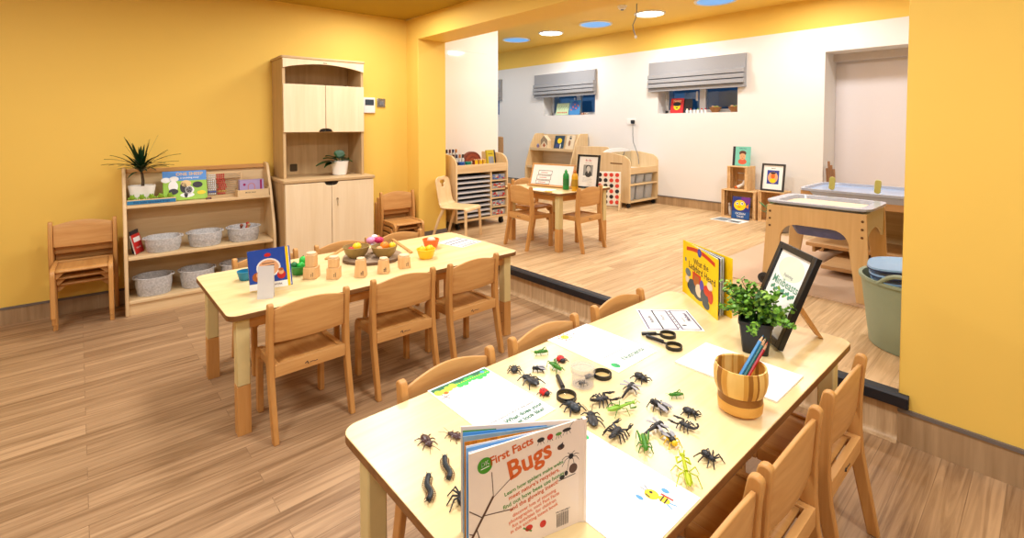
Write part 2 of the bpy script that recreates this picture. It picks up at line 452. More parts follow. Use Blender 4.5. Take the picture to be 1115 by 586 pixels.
# windows: reveal, frame with a central mullion, dusk-blue panes
M_PANE = thin_clear('window_glass', 0.06, (225, 238, 250))
M_UPVC = plain('white_window_frame', (222, 224, 228), 0.35)
for i, (a, b, c, d) in enumerate(WIN):
    y0 = Y_F + 0.20; mb = MB(); w = 0.05; mid = a + (b - a) * (0.55, 0.50, 0.5)[i]
    for x0, x1, z0, z1 in ((a, a + w, c, d), (b - w, b, c, d), (a, b, c, c + w), (a, b, d - w, d), (mid - 0.045, mid + 0.045, c, d)):
        mb.box(x0, x1, y0, y0 + 0.06, z0, z1)
    fr = mb.build('window_%d' % (i + 1), M_UPVC, bev=0.006); fr['kind'] = 'structure'
    mb = MB()
    for x0, x1 in ((a + w, mid - 0.045), (mid + 0.045, b - w)): mb.box(x0, x1, y0 + 0.025, y0 + 0.031, c + w, d - w)
    mb.build('pane', M_PANE, fr)
    mb = MB(); mb.box(mid - 0.085, mid - 0.06, y0 - 0.02, y0 - 0.005, c + 0.17, c + 0.30); mb.box(a + 0.02, a + 0.035, y0 - 0.02, y0 - 0.005, c + 0.12, c + 0.28)
    mb.build('window_handle', M_UPVC, fr, 0.003)

# the garden in the dark beyond the glass
mb = MB(); mb.box(-10, 4, 8.2, 8.3, -0.5, 4.5)
M_NIGHT = plain('dusk_fence_blue', (70, 122, 150), 0.6, vary=0.75, scale=3.5)
struct('exterior_fence', mb, M_NIGHT)
mb = MB(); mb.box(-10, 4, Y_F + 0.45, 8.2, -0.55, -0.5); struct('exterior_ground', mb, plain('dusk_ground', (60, 70, 80), 0.9))

# roman blinds: flat top and three folds
def blind(x0, x1, zt, zb, label):
    t = thing('roman_blind', label, 'window blind', ((x0 + x1) / 2, Y_F, 0), 0, 'grey roman blinds on the white wall')
    w = (x1 - x0) / 2; L = zt - zb
    m_f = plain('grey_blind_fabric', (158, 160, 165), 0.9, vary=0.10, scale=120, spec=0.1)
    mb = MB(); prof = [(-0.004, zt), (-0.05, zt), (-0.052, zt - 0.42 * L)]
    z = zt - 0.42 * L
    for k in range(3):
        prof += [(-0.085 - 0.004 * k, z - 0.012), (-0.088 - 0.004 * k, z - 0.14 * L), (-0.052, z - 0.15 * L)]
        z -= 0.155 * L
    prof += [(-0.066, z - 0.01), (-0.066, zb), (-0.004, zb)]
    mb.prism(prof[::-1], -w, w, 'x'); mb.build('blind_fabric', m_f, t, sharp=25)
    mb = MB(); mb.box(-w, w, -0.048, -0.002, zt, zt + 0.012); mb.build('head_rail', WHITE, t)
    return t
blind(-6.235, -4.88, 2.20, 1.80, 'grey folded fabric blind over the left window')
blind(-3.905, -2.565, 2.195, 1.785, 'wide grey folded blind over the window with the red book')
blind(-8.50, -7.17, 2.20, 1.80, 'sliver of grey blind just past the white partition edge')

# alcove: a worn label at its head is left out; a pale roller panel stands inside
mb = MB(); mb.box(AL0, AL1, Y_F + 0.30, Y_F + 0.31, 2.03, AL_Z); struct('trim_3', mb, plain('alcove_head', (206, 200, 200), 0.5))

# ------------------------------------------------------------------ ceiling fittings of the far room
def downlight(x, y, z, r, emis, label, group):
    t = thing('ceiling_light', label, 'ceiling light', (x, y, z), 0, group)
    mb = MB(); mb.lathe([(r + 0.02, 0), (r + 0.02, -0.012), (r, -0.018), (r - 0.008, -0.008), (r - 0.008, -0.001)], 28); mb.build('trim_ring', WHITE, t)
    mb = MB(); mb.lathe([(r - 0.009, -0.002), (r - 0.009, -0.006), (0.0, -0.0061)], 28); mb.build('diffuser', emis, t)
    return t
G_WARM = glow('lamp_diffuser_warm', (255, 244, 224), 14.0)
G_BLUE = glow('sun_pipe_diffuser_blue', (110, 180, 245), 0.85)
for k, (x, kind) in enumerate([(-5.93, 'b'), (-5.155, 'w'), (-4.30, 'b'), (-3.447, 'w'), (-2.6, 'b'), (-1.74, 'w'), (-0.03, 'w')]):
    y = 5.39
    downlight(x, y, Z_F, 0.17 if kind == 'w' else 0.21, G_WARM if kind == 'w' else G_BLUE,
              {0: 'bluish round ceiling light nearest the white partition', 1: 'white round ceiling light between two bluish ones',
               2: 'large bluish round ceiling light left of the smoke detector', 3: 'bright white ceiling light beside the hanging cable'}.get(k, 'round ceiling light hidden beyond the beam'),
              'round lights in the far ceiling')
t = thing('smoke_detector', 'small white smoke detector on the yellow far ceiling', 'smoke detector', (-3.448, 4.813, Z_F))
mb = MB(); mb.lathe([(0.055, 0), (0.055, -0.015), (0.045, -0.02), (0.045, -0.035), (0.03, -0.045), (0, -0.046)], 20); mb.build('housing', WHITE, t)
mb = MB(); mb.lathe([(0.018, -0.046), (0.018, -0.055), (0, -0.056)], 14); mb.build('sensor', GREY, t)
t = thing('hanging_cable', 'thin grey cable hanging from the far ceiling by the white light', 'cable', (-3.28, 4.86, Z_F))
mb = MB(); mb.tube([(0, 0, 0), (0, 0, -0.12), (-.01, .0, -0.16), (-0.045, -0.01, -0.24), (-0.04, 0, -0.30), (-0.012, 0, -0.37)], 0.006, 6); mb.build('cable', GREY, t)
mb = MB(); mb.ell((-0.010, 0, -0.38), (0.016, 0.016, 0.02)); mb.build('connector', WHITE, t)
t = thing('wall_socket', 'white double socket with black plug on the white wall', 'socket', (-4.22, Y_F, 1.366))
mb = MB(); mb.box(-0.075, 0.075, -0.012, 0, -0.043, 0.043); mb.build('face_plate', WHITE, t, 0.004)
mb = MB(); mb.box(0.01, 0.065, -0.05, -0.012, -0.03, 0.025); mb.build('plug', BLACK, t, 0.01)
mb = MB(); mb.tube([(0.04, -0.03, -0.03), (0.045, -0.035, -0.2), (0.05, -0.03, -0.30), (0.14, -0.035, -0.5), (0.15, -0.03, -0.62)], 0.005, 6); mb.build('flex', GREY, t)

# thermostat and switch on the left wall
def on_left(y, z): return (wall_x(y), y, z)
t = thing('thermostat', 'white wall thermostat with dark display beside the tall cabinet', 'thermostat', on_left(2.098, 1.50), ROT_L)
mb = MB(); mb.box(-0.058, 0.058, -0.022, 0, -0.075, 0.075); mb.build('casing', WHITE, t, 0.006)
mb = MB(); mb.box(-0.043, 0.043, -0.024, -0.0215, 0.0, 0.055); mb.build('display', plain('lcd', (60, 72, 84), 0.2), t)
t = thing('wall_switch', 'small grey metal key switch right of the white thermostat', 'switch', on_left(2.222, 1.527), ROT_L)
mb = MB(); mb.box(-0.042, 0.042, -0.012, 0, -0.042, 0.042); mb.build('face_plate', STEEL, t, 0.003)
mb = MB(); mb.box(-0.022, 0.022, -0.020, -0.011, -0.03, 0.012); mb.box(-0.006, 0.006, -0.026, -0.019, -0.02, 0.0); mb.build('key_slot', GREY, t, 0.002)

# ------------------------------------------------------------------ light: the lamps of both rooms
def lamp(x, y, z, power, size, col=(1.0, 0.985, 0.965)):
    d = bpy.data.lights.new('ceiling_lamp', 'AREA'); d.shape = 'DISK'; d.size = size; d.energy = power; d.color = col
    o = bpy.data.objects.new('ceiling_lamp', d); COL.objects.link(o); o.location = (x, y, z)
    return o
for x in (-5.155, -3.447, -1.74, -0.03): lamp(x, 5.39, Z_F - 0.03, 18, 0.3)
for x in (-3.9, -2.3, -0.7): lamp(x, 3.9, Z_F - 0.03, 18, 0.3)
lamp(-3.75, 1.95, Z_C - 0.02, 13, 0.5)
for x in (-7.0,): lamp(x, 5.0, Z_F - 0.03, 14, 0.3, (0.9, 0.94, 1.0))
for x in (-2.9, -1.0, 0.9):
    for y in (1.3, -0.6): lamp(x, y, Z_C - 0.02, 26, 0.45)
wd = bpy.data.worlds.new('dusk'); SC.world = wd; wd.use_nodes = True
wd.node_tree.nodes['Background'].inputs['Color'].default_value = (0.30, 0.48, 0.72, 1)
wd.node_tree.nodes['Background'].inputs['Strength'].default_value = 1.5
SC.view_settings.view_transform = 'Standard'; SC.view_settings.look = 'None'
SC.view_settings.exposure = 0.0; SC.view_settings.gamma = 1.0; SC.view_settings.use_curve_mapping = False
SC.cycles.max_bounces = 8; SC.cycles.diffuse_bounces = 5; SC.cycles.transparent_max_bounces = 32; SC.cycles.use_denoising = True
# ================================================================== children's chairs
def make_chair(label, loc, rot, group):
    t = thing('child_chair', label, 'chair', loc, rot, group)
    # rear legs run up into the back posts: front is +y, seat at about 0.30 m
    def post(sx):
        ys = [(0.0, -0.155), (0.12, -0.130), (0.25, -0.104), (0.33, -0.096), (0.42, -0.096), (0.50, -0.102), (0.555, -0.110)]
        wd = [0.032, 0.036, 0.040, 0.042, 0.040, 0.036, 0.032]
        prof = [(y - w / 2, z) for (z, y), w in zip(ys, wd)]
        yt, zt = ys[-1][1], ys[-1][0]
        prof += [(yt + 0.016 * math.cos(a), zt + 0.014 * math.sin(a)) for a in [PI * (1 - k / 6) for k in range(1, 6)]]
        prof += [(y + w / 2, z) for (z, y), w in reversed(list(zip(ys, wd)))]
        mb = MB(); x = sx * 0.163
        mb.prism(prof[::-1], x - 0.0115, x + 0.0115, 'x')
        return mb
    for sx in (-1, 1): post(sx).build('leg', BEECH_V, t, 0.004)
    # front legs: rounded at the top where they turn into the side rail
    for sx in (-1, 1):
        x = sx * 0.139
        prof = [(0.124, 0.0), (0.160, 0.0), (0.158, 0.255)]
        prof += [(0.113 + 0.045 * math.cos(a), 0.262 + 0.045 * math.sin(a)) for a in [PI / 2 * k / 6 for k in range(0, 7)]]
        prof += [(0.085, 0.307), (0.085, 0.268), (0.104, 0.266), (0.118, 0.256), (0.124, 0.236)]
        mb = MB(); mb.prism(prof[::-1], x - 0.012, x + 0.012, 'x'); mb.build('leg', BEECH_V, t, 0.004)
        mb = MB(); mb.box(x - 0.0118, x + 0.0118, -0.108, 0.0845, 0.268, 0.307); mb.build('side_rail', BEECH_Y, t, 0.004)
    # seat: thin ply, dished, rounded front lip
    def seat(u, v):
        x = -0.1265 + 0.253 * u; y = -0.088 + 0.238 * v
        z = 0.300 - 0.006 * math.sin(PI * u) * math.sin(PI * min(1, v * 1.1))
        if v > 0.9: z -= 0.012 * ((v - 0.9) / 0.1) ** 2
        return (x, y, z)
    mb = MB(); mb.grid(seat, 8, 12)
    o = mb.build('seat', BEECH_Y, t); sd = o.modifiers.new('ply', 'SOLIDIFY'); sd.thickness = 0.010; sd.offset = -1
    for sx in (-1, 1):
        mb = MB(); mb.prism([(sx * 0.1265, 0.288), (sx * 0.1265, 0.240), (sx * 0.118, 0.240), (sx * 0.085, 0.275), (sx * 0.085, 0.288)][::sx], 0.112, 0.126, 'y'); mb.build('corner_bracket', BEECH, t, 0.002)
    # rear crossbar with the maker's dark mark
    mb = MB(); mb.box(-0.1505, 0.1505, -0.118, -0.098, 0.256, 0.306)
    mb.tube([(-0.028, -0.1185, 0.278), (-0.018, -0.1185, 0.285), (-0.014, -0.1185, 0.272)], 0.0022, 5, 1)
    mb.tube([(-0.008, -0.1185, 0.277), (0.004, -0.1185, 0.279), (0.014, -0.1185, 0.276), (0.026, -0.1185, 0.278)], 0.0014, 5, 1)
    mb.build('crossbar', [BEECH, INK], t, 0.003)
    # backrest: bowed panel with an arched top
    def back(u, v):
        x = -0.1505 + 0.301 * u; b = math.sin(PI * u)
        z0 = 0.398 - 0.004 * b; z1 = 0.540 + 0.026 * b
        return (x, -0.100 - 0.012 * b - 0.010 * v, z0 + (z1 - z0) * v)
    mb = MB(); mb.grid(back, 14, 4)
    o = mb.build('backrest', BEECH, t); sd = o.modifiers.new('ply', 'SOLIDIFY'); sd.thickness = 0.011; sd.offset = 0
    bv = o.modifiers.new('edge', 'BEVEL'); bv.width = 0.003; bv.segments = 2; bv.limit_method = 'ANGLE'
    return t

G_MID = 'chairs around the middle table'; G_FG = 'chairs around the insect table'; G_FAR = 'chairs at the small far table'
proto = make_chair('beech chair at near end of middle table, back to the camera', (-2.255, 0.737, 0), PI / 2 + 0.02, G_MID)
E2 = [
    (-2.262, 1.205, PI / 2 - 0.03, 'beech chair between two others along near side of middle table', G_MID),
    (-2.250, 1.625, PI / 2 + 0.03, 'beech chair on near side of middle table, closest to the step', G_MID),
    (-2.91, 0.80, -PI / 2 + 0.03, 'beech chair on far side of middle table behind the blue board book', G_MID),
    (-2.91, 1.245, -PI / 2 - 0.02, 'beech chair on far side of middle table behind the wooden fruit bowls', G_MID),
    (-2.91, 1.650, -PI / 2, 'beech chair on far side of middle table behind the orange bowl', G_MID),
    (-1.132, 0.845, -PI / 2, 'beech chair tucked beside the green-topped worksheet on the insect table', G_FG),
    (-1.132, 1.272, -PI / 2, 'beech chair at the insect table beside the sunny worksheet', G_FG),
    (-1.132, 1.722, -PI / 2, 'beech chair at the insect table beside the purple-lined sheet', G_FG),
    (-0.513, 1.700, PI / 2, 'beech chair at the insect table next to the bamboo pencil cup and step edge', G_FG),
    (-0.513, 1.262, PI / 2, 'beech chair right of the insect table, the middle one of its row', G_FG),
    (-0.513, 0.885, PI / 2, 'beech chair right of the insect table, cut off by the bottom of the photo', G_FG),
]
for x, y, r, lab, g in E2: copy_tree(proto, (x, y, 0), r, lab, g)
copy_tree(proto, (-3.235, 3.10, STEP), -0.10, 'beech chair on raised floor, back to the camera, left of small table corner', G_FAR)
copy_tree(proto, (-2.865, 3.385, STEP), PI / 2 + 0.06, 'beech chair on raised floor at right side of small table, under the photo frame', G_FAR)
copy_tree(proto, (-3.56, 3.45, STEP), -PI / 2, 'beech chair mostly hidden at left side of small far table by the white easel', G_FAR)
# two stacks against the left wall: every chair is a chair
for k in range(3):
    d = 0.058 * k
    n = ('lowest', 'second', 'topmost')[k]
    dx, dy, dz = d * math.cos(SKEW), -d * math.sin(SKEW), 0.054 * k
    copy_tree(proto, (wall_x(0.02) + 0.185 + dx, 0.018 + dy, dz), -PI / 2 - SKEW, n + ' chair of the stack left of the open bookshelf', 'stacked chairs by the bookshelf')
    copy_tree(proto, (wall_x(2.27) + 0.185 + dx, 2.285 + dy, dz), -PI / 2 - SKEW, n + ' chair of the stack between tall cabinet and yellow jamb', 'stacked chairs by the cabinet')

# ================================================================== tables
def make_table(label, loc, a, b, h, leg_low):
    """a, b: half sizes; top with dark ply edge; cream legs in wooden extension feet"""
    t = thing('childrens_table', label, 'table', loc)
    mb = MB(); mb.prism(rrect(-a, a, -b, b, 0.045, 6), h - 0.024, h, 'z', 0, None, 1); mb.build('tabletop', [MAPLE_Y, PLY_EDGE], t, 0.003)
    L = 0.052
    for sx in (-1, 1):
        for sy in (-1, 1):
            cx, cy = sx * (a - 0.062), sy * (b - 0.062)
            mb = MB(); mb.box(cx - L / 2, cx + L / 2, cy - L / 2, cy + L / 2, leg_low, h - 0.024); lg = mb.build('leg', CREAM, t, 0.005)
            mb = MB(); mb.box(cx - L / 2 + 0.0, cx + L / 2, cy - L / 2, cy + L / 2, 0, leg_low)
            for k in range(3):
                z = 0.03 + 0.055 * k
                if z < leg_low - 0.02:
                    mb.tube([(cx - sx * 0.0, cy - sy * (L / 2 + 0.0006), z), (cx, cy - sy * (L / 2 - 0.004), z)], 0.004, 8, 1)
                    mb.tube([(cx - L / 2 - 0.0006, cy, z), (cx - L / 2 + 0.004, cy, z)], 0.004, 8, 1)
            mb.build('leg_extension', [BEECH_V, INK], lg, 0.004)
    z0, z1 = h - 0.080, h - 0.024; e = 0.062 + L / 2
    for sx in (-1, 1):
        x = sx * (a - 0.062); mb = MB(); mb.box(x - 0.010, x + 0.010, -b + e, b - e, z0, z1); mb.build('apron', BEECH_Y, t)
    for sy in (-1, 1):
        y = sy * (b - 0.062); mb = MB(); mb.box(-a + e, a - e, y - 0.010, y + 0.010, z0, z1); mb.build('apron', BEECH, t)
    return t
make_table('long pale table in the foreground covered with toy insects', (-0.840, 1.279, 0), 0.368, 0.795, TT, 0.20)
make_table('long pale table in the middle with fruit bowls and wooden houses', (-2.582, 1.234, 0), 0.371, 0.797, TT, 0.21)
FZ = STEP + 0.52
make_table('small square table on raised floor with paint bottles and photo frame', (-3.20, 3.44, STEP), 0.37, 0.37, 0.52, 0.20)

# ================================================================== open bookshelf on the left wall
BS = (wall_x(0.235) + 0.004, 0.235, 0)
W_B, D_B = 0.955, 0.335
t = thing('bookshelf', 'low open wooden bookshelf with grey baskets against the yellow wall', 'bookshelf', BS, ROT_L)
sidep = [(0, 0), (-D_B, 0), (-D_B, 0.42), (-0.325, 0.50), (-0.29, 0.60), (-0.245, 0.72), (-0.20, 0.82), (-0.15, 0.92), (-0.125, 0.975), (-0.10, 0.995), (-0.07, 1.0), (0, 1.0)]
for x0 in (0.0, W_B - 0.022):
    mb = MB(); mb.prism(sidep, x0, x0 + 0.022, 'x'); mb.build('side_panel', MAPLE_V, t, 0.006, seg=3)
mb = MB(); mb.box(0.022, W_B - 0.022, -0.012, -0.002, 0.08, 0.97); mb.build('back_panel', MAPLE, t)
for z, d in ((0.10, 0.328), (0.40, 0.322), (0.745, 0.232)):
    mb = MB(); mb.box(0.022, W_B - 0.022, -d, -0.012, z - 0.022, z); mb.build('shelf', MAPLE, t, 0.004)
mb = MB(); mb.box(0.022, W_B - 0.022, -0.315, -0.30, 0.0, 0.078); mb.build('plinth', MAPLE, t)
mb = MB(); mb.box(0.022, W_B - 0.022, -0.034, -0.012, 0.955, 0.988); mb.build('top_rail', BEECH, t, 0.005)

BSM = Matrix.Translation(BS) @ Matrix.Rotation(ROT_L, 4, 'Z')
def on_bs(x, y, z): return BSM @ Vector((x, y, z))

# ================================================================== tall cabinet
CB = (wall_x(1.22) + 0.006, 1.218, 0)
W_C, D_C, ZC_ = 0.728, 0.455, 0.875
t = thing('tall_cabinet', 'tall wooden kitchen dresser cabinet with pale doors against yellow wall', 'cabinet', CB, ROT_L)
mb = MB()
for x0 in (0.0, W_C - 0.02): mb.box(x0, x0 + 0.02, -D_C, 0, 0, ZC_ - 0.03)
mb.box(0.02, W_C - 0.02, -0.012, -0.004, 0.02, ZC_ - 0.03); mb.box(0.02, W_C - 0.02, -D_C + 0.03, -0.012, 0.05, 0.07); mb.box(0.02, W_C - 0.02, -D_C + 0.04, -D_C + 0.055, 0, 0.05)
mb.build('lower_carcass', CARC_V, t, 0.002)
mb = MB(); mb.prism(rrect(-0.012, W_C + 0.012, -D_C - 0.024, -0.002, 0.02, 4, (1, 1, 0, 0)), ZC_ - 0.028, ZC_, 'z'); mb.build('worktop', CARC, t, 0.006, seg=3)
def cab_door(x0, x1, z0, z1, yf, hinge_left, hole_top, parent):
    """slab door with a corner scooped for the finger grip at the meeting edge"""
    r = 0.035; cx = x1 if hinge_left else x0
    zc = z1 if hole_top else z0
    s = -1 if hinge_left else 1          # direction into the door from the meeting edge
    v = -1 if hole_top else 1
    scoop = [(cx + s * 0.055, zc), (cx + s * 0.05, zc + v * 0.012), (cx + s * 0.040, zc + v * 0.024), (cx + s * 0.018, zc + v * 0.030), (cx, zc + v * 0.030)]
    if hole_top:
        poly = [(x0, z0), (x1, z0)]
        poly += (list(reversed(scoop)) + [(x0, z1)]) if hinge_left else ([(x1, z1)] + scoop)
    else:
        poly = ([(x0, z0)] + scoop + [(x1, z1), (x0, z1)]) if hinge_left else (list(reversed(scoop)) + [(x1, z0), (x1, z1), (x0, z1)])
    mb = MB(); mb.prism(poly, yf - 0.018, yf, 'y'); d = mb.build('door', PALE_V, parent, 0.003)
    mb = MB(); mb.prism([(cx, zc + v * 0.006), (cx, zc + v * 0.032), (cx + s * 0.058, zc + v * 0.032), (cx + s * 0.058, zc + v * 0.006)][::(1 if (s * v) < 0 else -1)], yf - 0.012, yf - 0.002, 'y'); mb.build('finger_grip', BLACK, d)
    return d
xm = W_C / 2
d1 = cab_door(0.006, xm - 0.002, 0.03, ZC_ - 0.032, -D_C + 0.0, True, True, t)
d2 = cab_door(xm + 0.002, W_C - 0.006, 0.03, ZC_ - 0.032, -D_C + 0.0, False, True, t)
mb = MB(); mb.tube([(xm + 0.045, -D_C - 0.019, 0.70), (xm + 0.045, -D_C - 0.026, 0.70)], 0.008, 12); mb.tube([(xm + 0.045, -D_C - 0.025, 0.70), (xm + 0.045, -D_C - 0.030, 0.64)], 0.003, 6); mb.build('lock', STEEL, d2)
# upper half
U0, U1, D_U, ZT = 0.028, W_C - 0.036, 0.340, 1.865
mb = MB()
for x0 in (U0, U1 - 0.022): mb.box(x0, x0 + 0.022, -D_U, -0.002, ZC_, ZT - 0.022)
mb.box(U0 + 0.022, U1 - 0.022, -0.014, -0.004, ZC_, ZT - 0.022)
for z in (1.262, 1.640): mb.box(U0 + 0.022, U1 - 0.022, -D_U + 0.022, -0.014, z - 0.018, z)
mb.build('upper_carcass', CARC_V, t, 0.002)
mb = MB(); mb.prism(rrect(U0 - 0.012, U1 + 0.012, -D_U - 0.022, -0.002, 0.02, 4, (1, 1, 0, 0)), ZT - 0.022, ZT, 'z'); mb.build('cornice', CARC, t, 0.006)
u0, u1 = U0 + 0.022, U1 - 0.022; um = (u0 + u1) / 2
v0, v1 = U0 + 0.002, U1 - 0.002
poly = [(v0, ZT - 0.022), (v0, ZT - 0.098)] + [(v0 + (v1 - v0) * k / 14, ZT - 0.098 + 0.046 * math.sin(PI * k / 14) ** 0.8) for k in range(1, 14)] + [(v1, ZT - 0.098), (v1, ZT - 0.022)]
mb = MB(); mb.prism(poly, -D_U - 0.018, -D_U, 'y'); mb.box(um - 0.016, um + 0.016, -D_U - 0.0195, -D_U - 0.018, ZT - 0.044, ZT - 0.038, 1); mb.build('valance', [PALE_V, INK], t, 0.002)
cab_door(U0 + 0.002, um - 0.002, 1.250, 1.640, -D_U, True, False, t)
cab_door(um + 0.002, U1 - 0.002, 1.250, 1.640, -D_U, False, False, t)
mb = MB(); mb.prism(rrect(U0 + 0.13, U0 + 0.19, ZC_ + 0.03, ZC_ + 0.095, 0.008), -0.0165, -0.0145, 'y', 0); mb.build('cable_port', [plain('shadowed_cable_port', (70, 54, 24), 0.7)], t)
CBM = Matrix.Translation(CB) @ Matrix.Rotation(ROT_L, 4, 'Z')
def on_cb(x, y, z): return CBM @ Vector((x, y, z))

# ================================================================== single moulded chair with a cut-out
t = thing('plywood_chair', 'pale bent plywood chair with heart cut-out in front of art trolley', 'chair', (-3.965, 2.815, STEP), -PI / 2 + 0.42)
PLYW = wood('pale_bent_ply', (224, 190, 138), (238, 208, 160), 'z', 0.4, 0.6)
# one bent shell: seat, back and rounded front
hole = []
def shell(u, v):
    # v 0..1 front lip -> seat -> bend -> top of back
    path = [(0.175, 0.275), (0.17, 0.292), (0.155, 0.305), (0.05, 0.303), (-0.06, 0.300), (-0.115, 0.308), (-0.145, 0.335), (-0.158, 0.38), (-0.172, 0.46), (-0.188, 0.54), (-0.198, 0.595)]
    f = v * (len(path) - 1); i = min(int(f), len(path) - 2); k = f - i
    y = path[i][0] * (1 - k) + path[i + 1][0] * k; z = path[i][1] * (1 - k) + path[i + 1][1] * k
    w = 0.155 if v < 0.45 else 0.155 - 0.03 * min(1, (v - 0.45) / 0.2)
    if v > 0.9: w *= math.sqrt(max(0.0, 1 - ((v - 0.9) / 0.1) ** 2)) * 0.55 + 0.45
    return ((2 * u - 1) * w, y + 0.012 * (2 * u - 1) ** 2 * (1 if v > 0.5 else 0), z)
nu, nv = 12, 44
mb = MB()
vs = [shell(i / nu, j / nv) for i in range(nu + 1) for j in range(nv + 1)]
fs = []
for i in range(nu):
    for j in range(nv):
        cu, cv = (i + 0.5) / nu, (j + 0.5) / nv
        if abs(cu - 0.5) < (0.17 if cv > 0.885 else 0.10) and 0.845 < cv < 0.925: continue
        fs.append((i * (nv + 1) + j, (i + 1) * (nv + 1) + j, (i + 1) * (nv + 1) + j + 1, i * (nv + 1) + j + 1))
mb.add(vs, fs); o = mb.build('seat_shell', PLYW, t); sd = o.modifiers.new('ply', 'SOLIDIFY'); sd.thickness = 0.011; sd.offset = 0
for sx in (-1, 1):
    mb = MB(); mb.tube([(sx * 0.135, 0.165, 0.288), (sx * 0.143, 0.172, 0.20), (sx * 0.150, 0.178, 0.0)], [0.016, 0.015, 0.013], 8); mb.build('leg', PLYW, t)
    mb = MB(); mb.tube([(sx * 0.12, -0.09, 0.292), (sx * 0.135, -0.14, 0.18), (sx * 0.150, -0.20, 0.0)], [0.016, 0.015, 0.013], 8); mb.build('leg', PLYW, t)

# ================================================================== art trolley by the partition
AT = (-4.62, 2.93, STEP); W_A, D_A = 0.72, 0.465
t = thing('art_trolley', 'wooden art trolley with white paper drawers and boxes by white partition', 'trolley', AT, PI / 2)
side = [(0, 0.08), (-D_A, 0.08), (-D_A, 0.70), (-D_A + 0.03, 0.755), (-D_A + 0.09, 0.79), (-D_A + 0.17, 0.80), (0, 0.80)]
for x0 in (0, W_A - 0.02):
    mb = MB(); mb.prism(side, x0, x0 + 0.02, 'x'); mb.build('side_panel', MAPLE_V, t, 0.005)
mb = MB(); mb.box(0.02, W_A - 0.02, -0.014, -0.002, 0.09, 0.66); mb.build('back_panel', MAPLE, t)
mb = MB(); mb.box(0.02, W_A - 0.02, -D_A + 0.002, -0.014, 0.085, 0.105); mb.build('bottom_shelf', MAPLE, t)
mb = MB(); mb.box(0.02, W_A - 0.02, -D_A + 0.02, -0.014, 0.600, 0.615); mb.build('top_tray', MAPLE, t)
mb = MB(); mb.box(0.02, W_A - 0.02, -D_A + 0.002, -D_A + 0.020, 0.600, 0.690); mb.build('tray_front', MAPLE, t, 0.003)
XD = 0.470
mb = MB(); mb.box(XD, XD + 0.018, -D_A + 0.01, -0.014, 0.105, 0.600); mb.build('divider', MAPLE_V, t)
TRAY = plain('white_paper_tray', (206, 206, 208), 0.4)
TRAYD = plain('grey_paper_tray_recess', (136, 136, 142), 0.6)
for k in range(9):
    z = 0.122 + 0.052 * k
    mb = MB(); mb.box(0.024, XD - 0.004, -D_A + 0.03, -0.02, z, z + 0.026, 1); mb.box(0.024, XD - 0.004, -D_A + 0.012, -D_A + 0.03, z + 0.002, z + 0.018, 0)
    mb.build('paper_drawer', [TRAY, TRAYD], t, 0.001)
for k in range(4):
    z = 0.195 + 0.098 * k
    mb = MB(); mb.box(XD + 0.018, W_A - 0.02, -D_A + 0.008, -0.014, z, z + 0.012); mb.build('shelf', MAPLE, t)
for x in (0.06, W_A - 0.06):
    for y in (-0.07, -D_A + 0.06):
        mb = MB(); mb.box(x - 0.015, x + 0.015, y - 0.02, y + 0.02, 0.055, 0.08); mb.tube([(x - 0.013, y, 0.032), (x + 0.013, y, 0.032)], 0.032, 16); mb.build('castor', BLACK, t)
ATM = Matrix.Translation(AT) @ Matrix.Rotation(PI / 2, 4, 'Z')
BOXM = thin_clear('cloudy_box_plastic', 0.10, (224, 228, 234), 0.2, 0.42)
# small boxes of coloured bits in the right column
cols = [(70, 110, 190), (200, 90, 50), (60, 100, 170), (110, 140, 180), (190, 70, 60)]
names = ['topmost', 'second', 'middle', 'fourth', 'lowest']
for k in range(5):
    z = (0.207 + 0.098 * 3, 0.207 + 0.098 * 2, 0.207 + 0.098, 0.207, 0.105)[k]
    b = thing('storage_box', 'small clear box of coloured bits, %s in the art trolley column' % names[k], 'box', ATM @ Vector(((XD + W_A) / 2, -D_A + 0.12, z + 0.001)), PI / 2, 'boxes in the art trolley')
    mb = MB(); mb.box(-0.098, 0.098, -0.095, 0.095, 0.0, 0.060); mb.build('box_shell', BOXM, b, 0.006)
    mb = MB()
    for q in range(14):
        c = random.choice([0, 1, 2]); x, y = random.uniform(-0.08, 0.08), random.uniform(-0.105, -0.097)
        mb.box(x - 0.012, x + 0.012, y, y + 0.006, 0.008 + 0.012 * (q % 4), 0.02 + 0.012 * (q % 4), c)
    mb.build('printed_bits', [plain('bits_%d' % k, cols[k], 0.5), RED, plain('bits_pale', (222, 214, 190), 0.6)], b)

# ================================================================== far wall: bookcase, divider, mirror trolley, counter board
BK = (-6.05, Y_F - 0.02, STEP); W_K = 1.02
t = thing('book_display', 'sloped wooden book display unit against the white far wall', 'bookcase', BK)
sp = [(0, 0), (-0.44, 0), (-0.44, 0.38), (-0.42, 0.50), (-0.31, 0.80), (-0.22, 0.955), (-0.19, 0.98), (0, 0.98)]
for x0 in (0, W_K - 0.022):
    mb = MB(); mb.prism(sp, x0, x0 + 0.022, 'x'); mb.build('side_panel', MAPLE_V, t, 0.005)
mb = MB(); mb.box(0.022, W_K - 0.022, -0.02, -0.004, 0.04, 0.965); mb.build('back_panel', MAPLE, t)
for z, d in ((0.715, 0.335), (0.42, 0.415), (0.06, 0.43)):
    mb = MB(); mb.box(0.022, W_K - 0.022, -d, -0.02, z - 0.02, z); mb.box(0.022, W_K - 0.022, -d, -d + 0.012, z, z + 0.025); mb.build('shelf', MAPLE, t, 0.003)

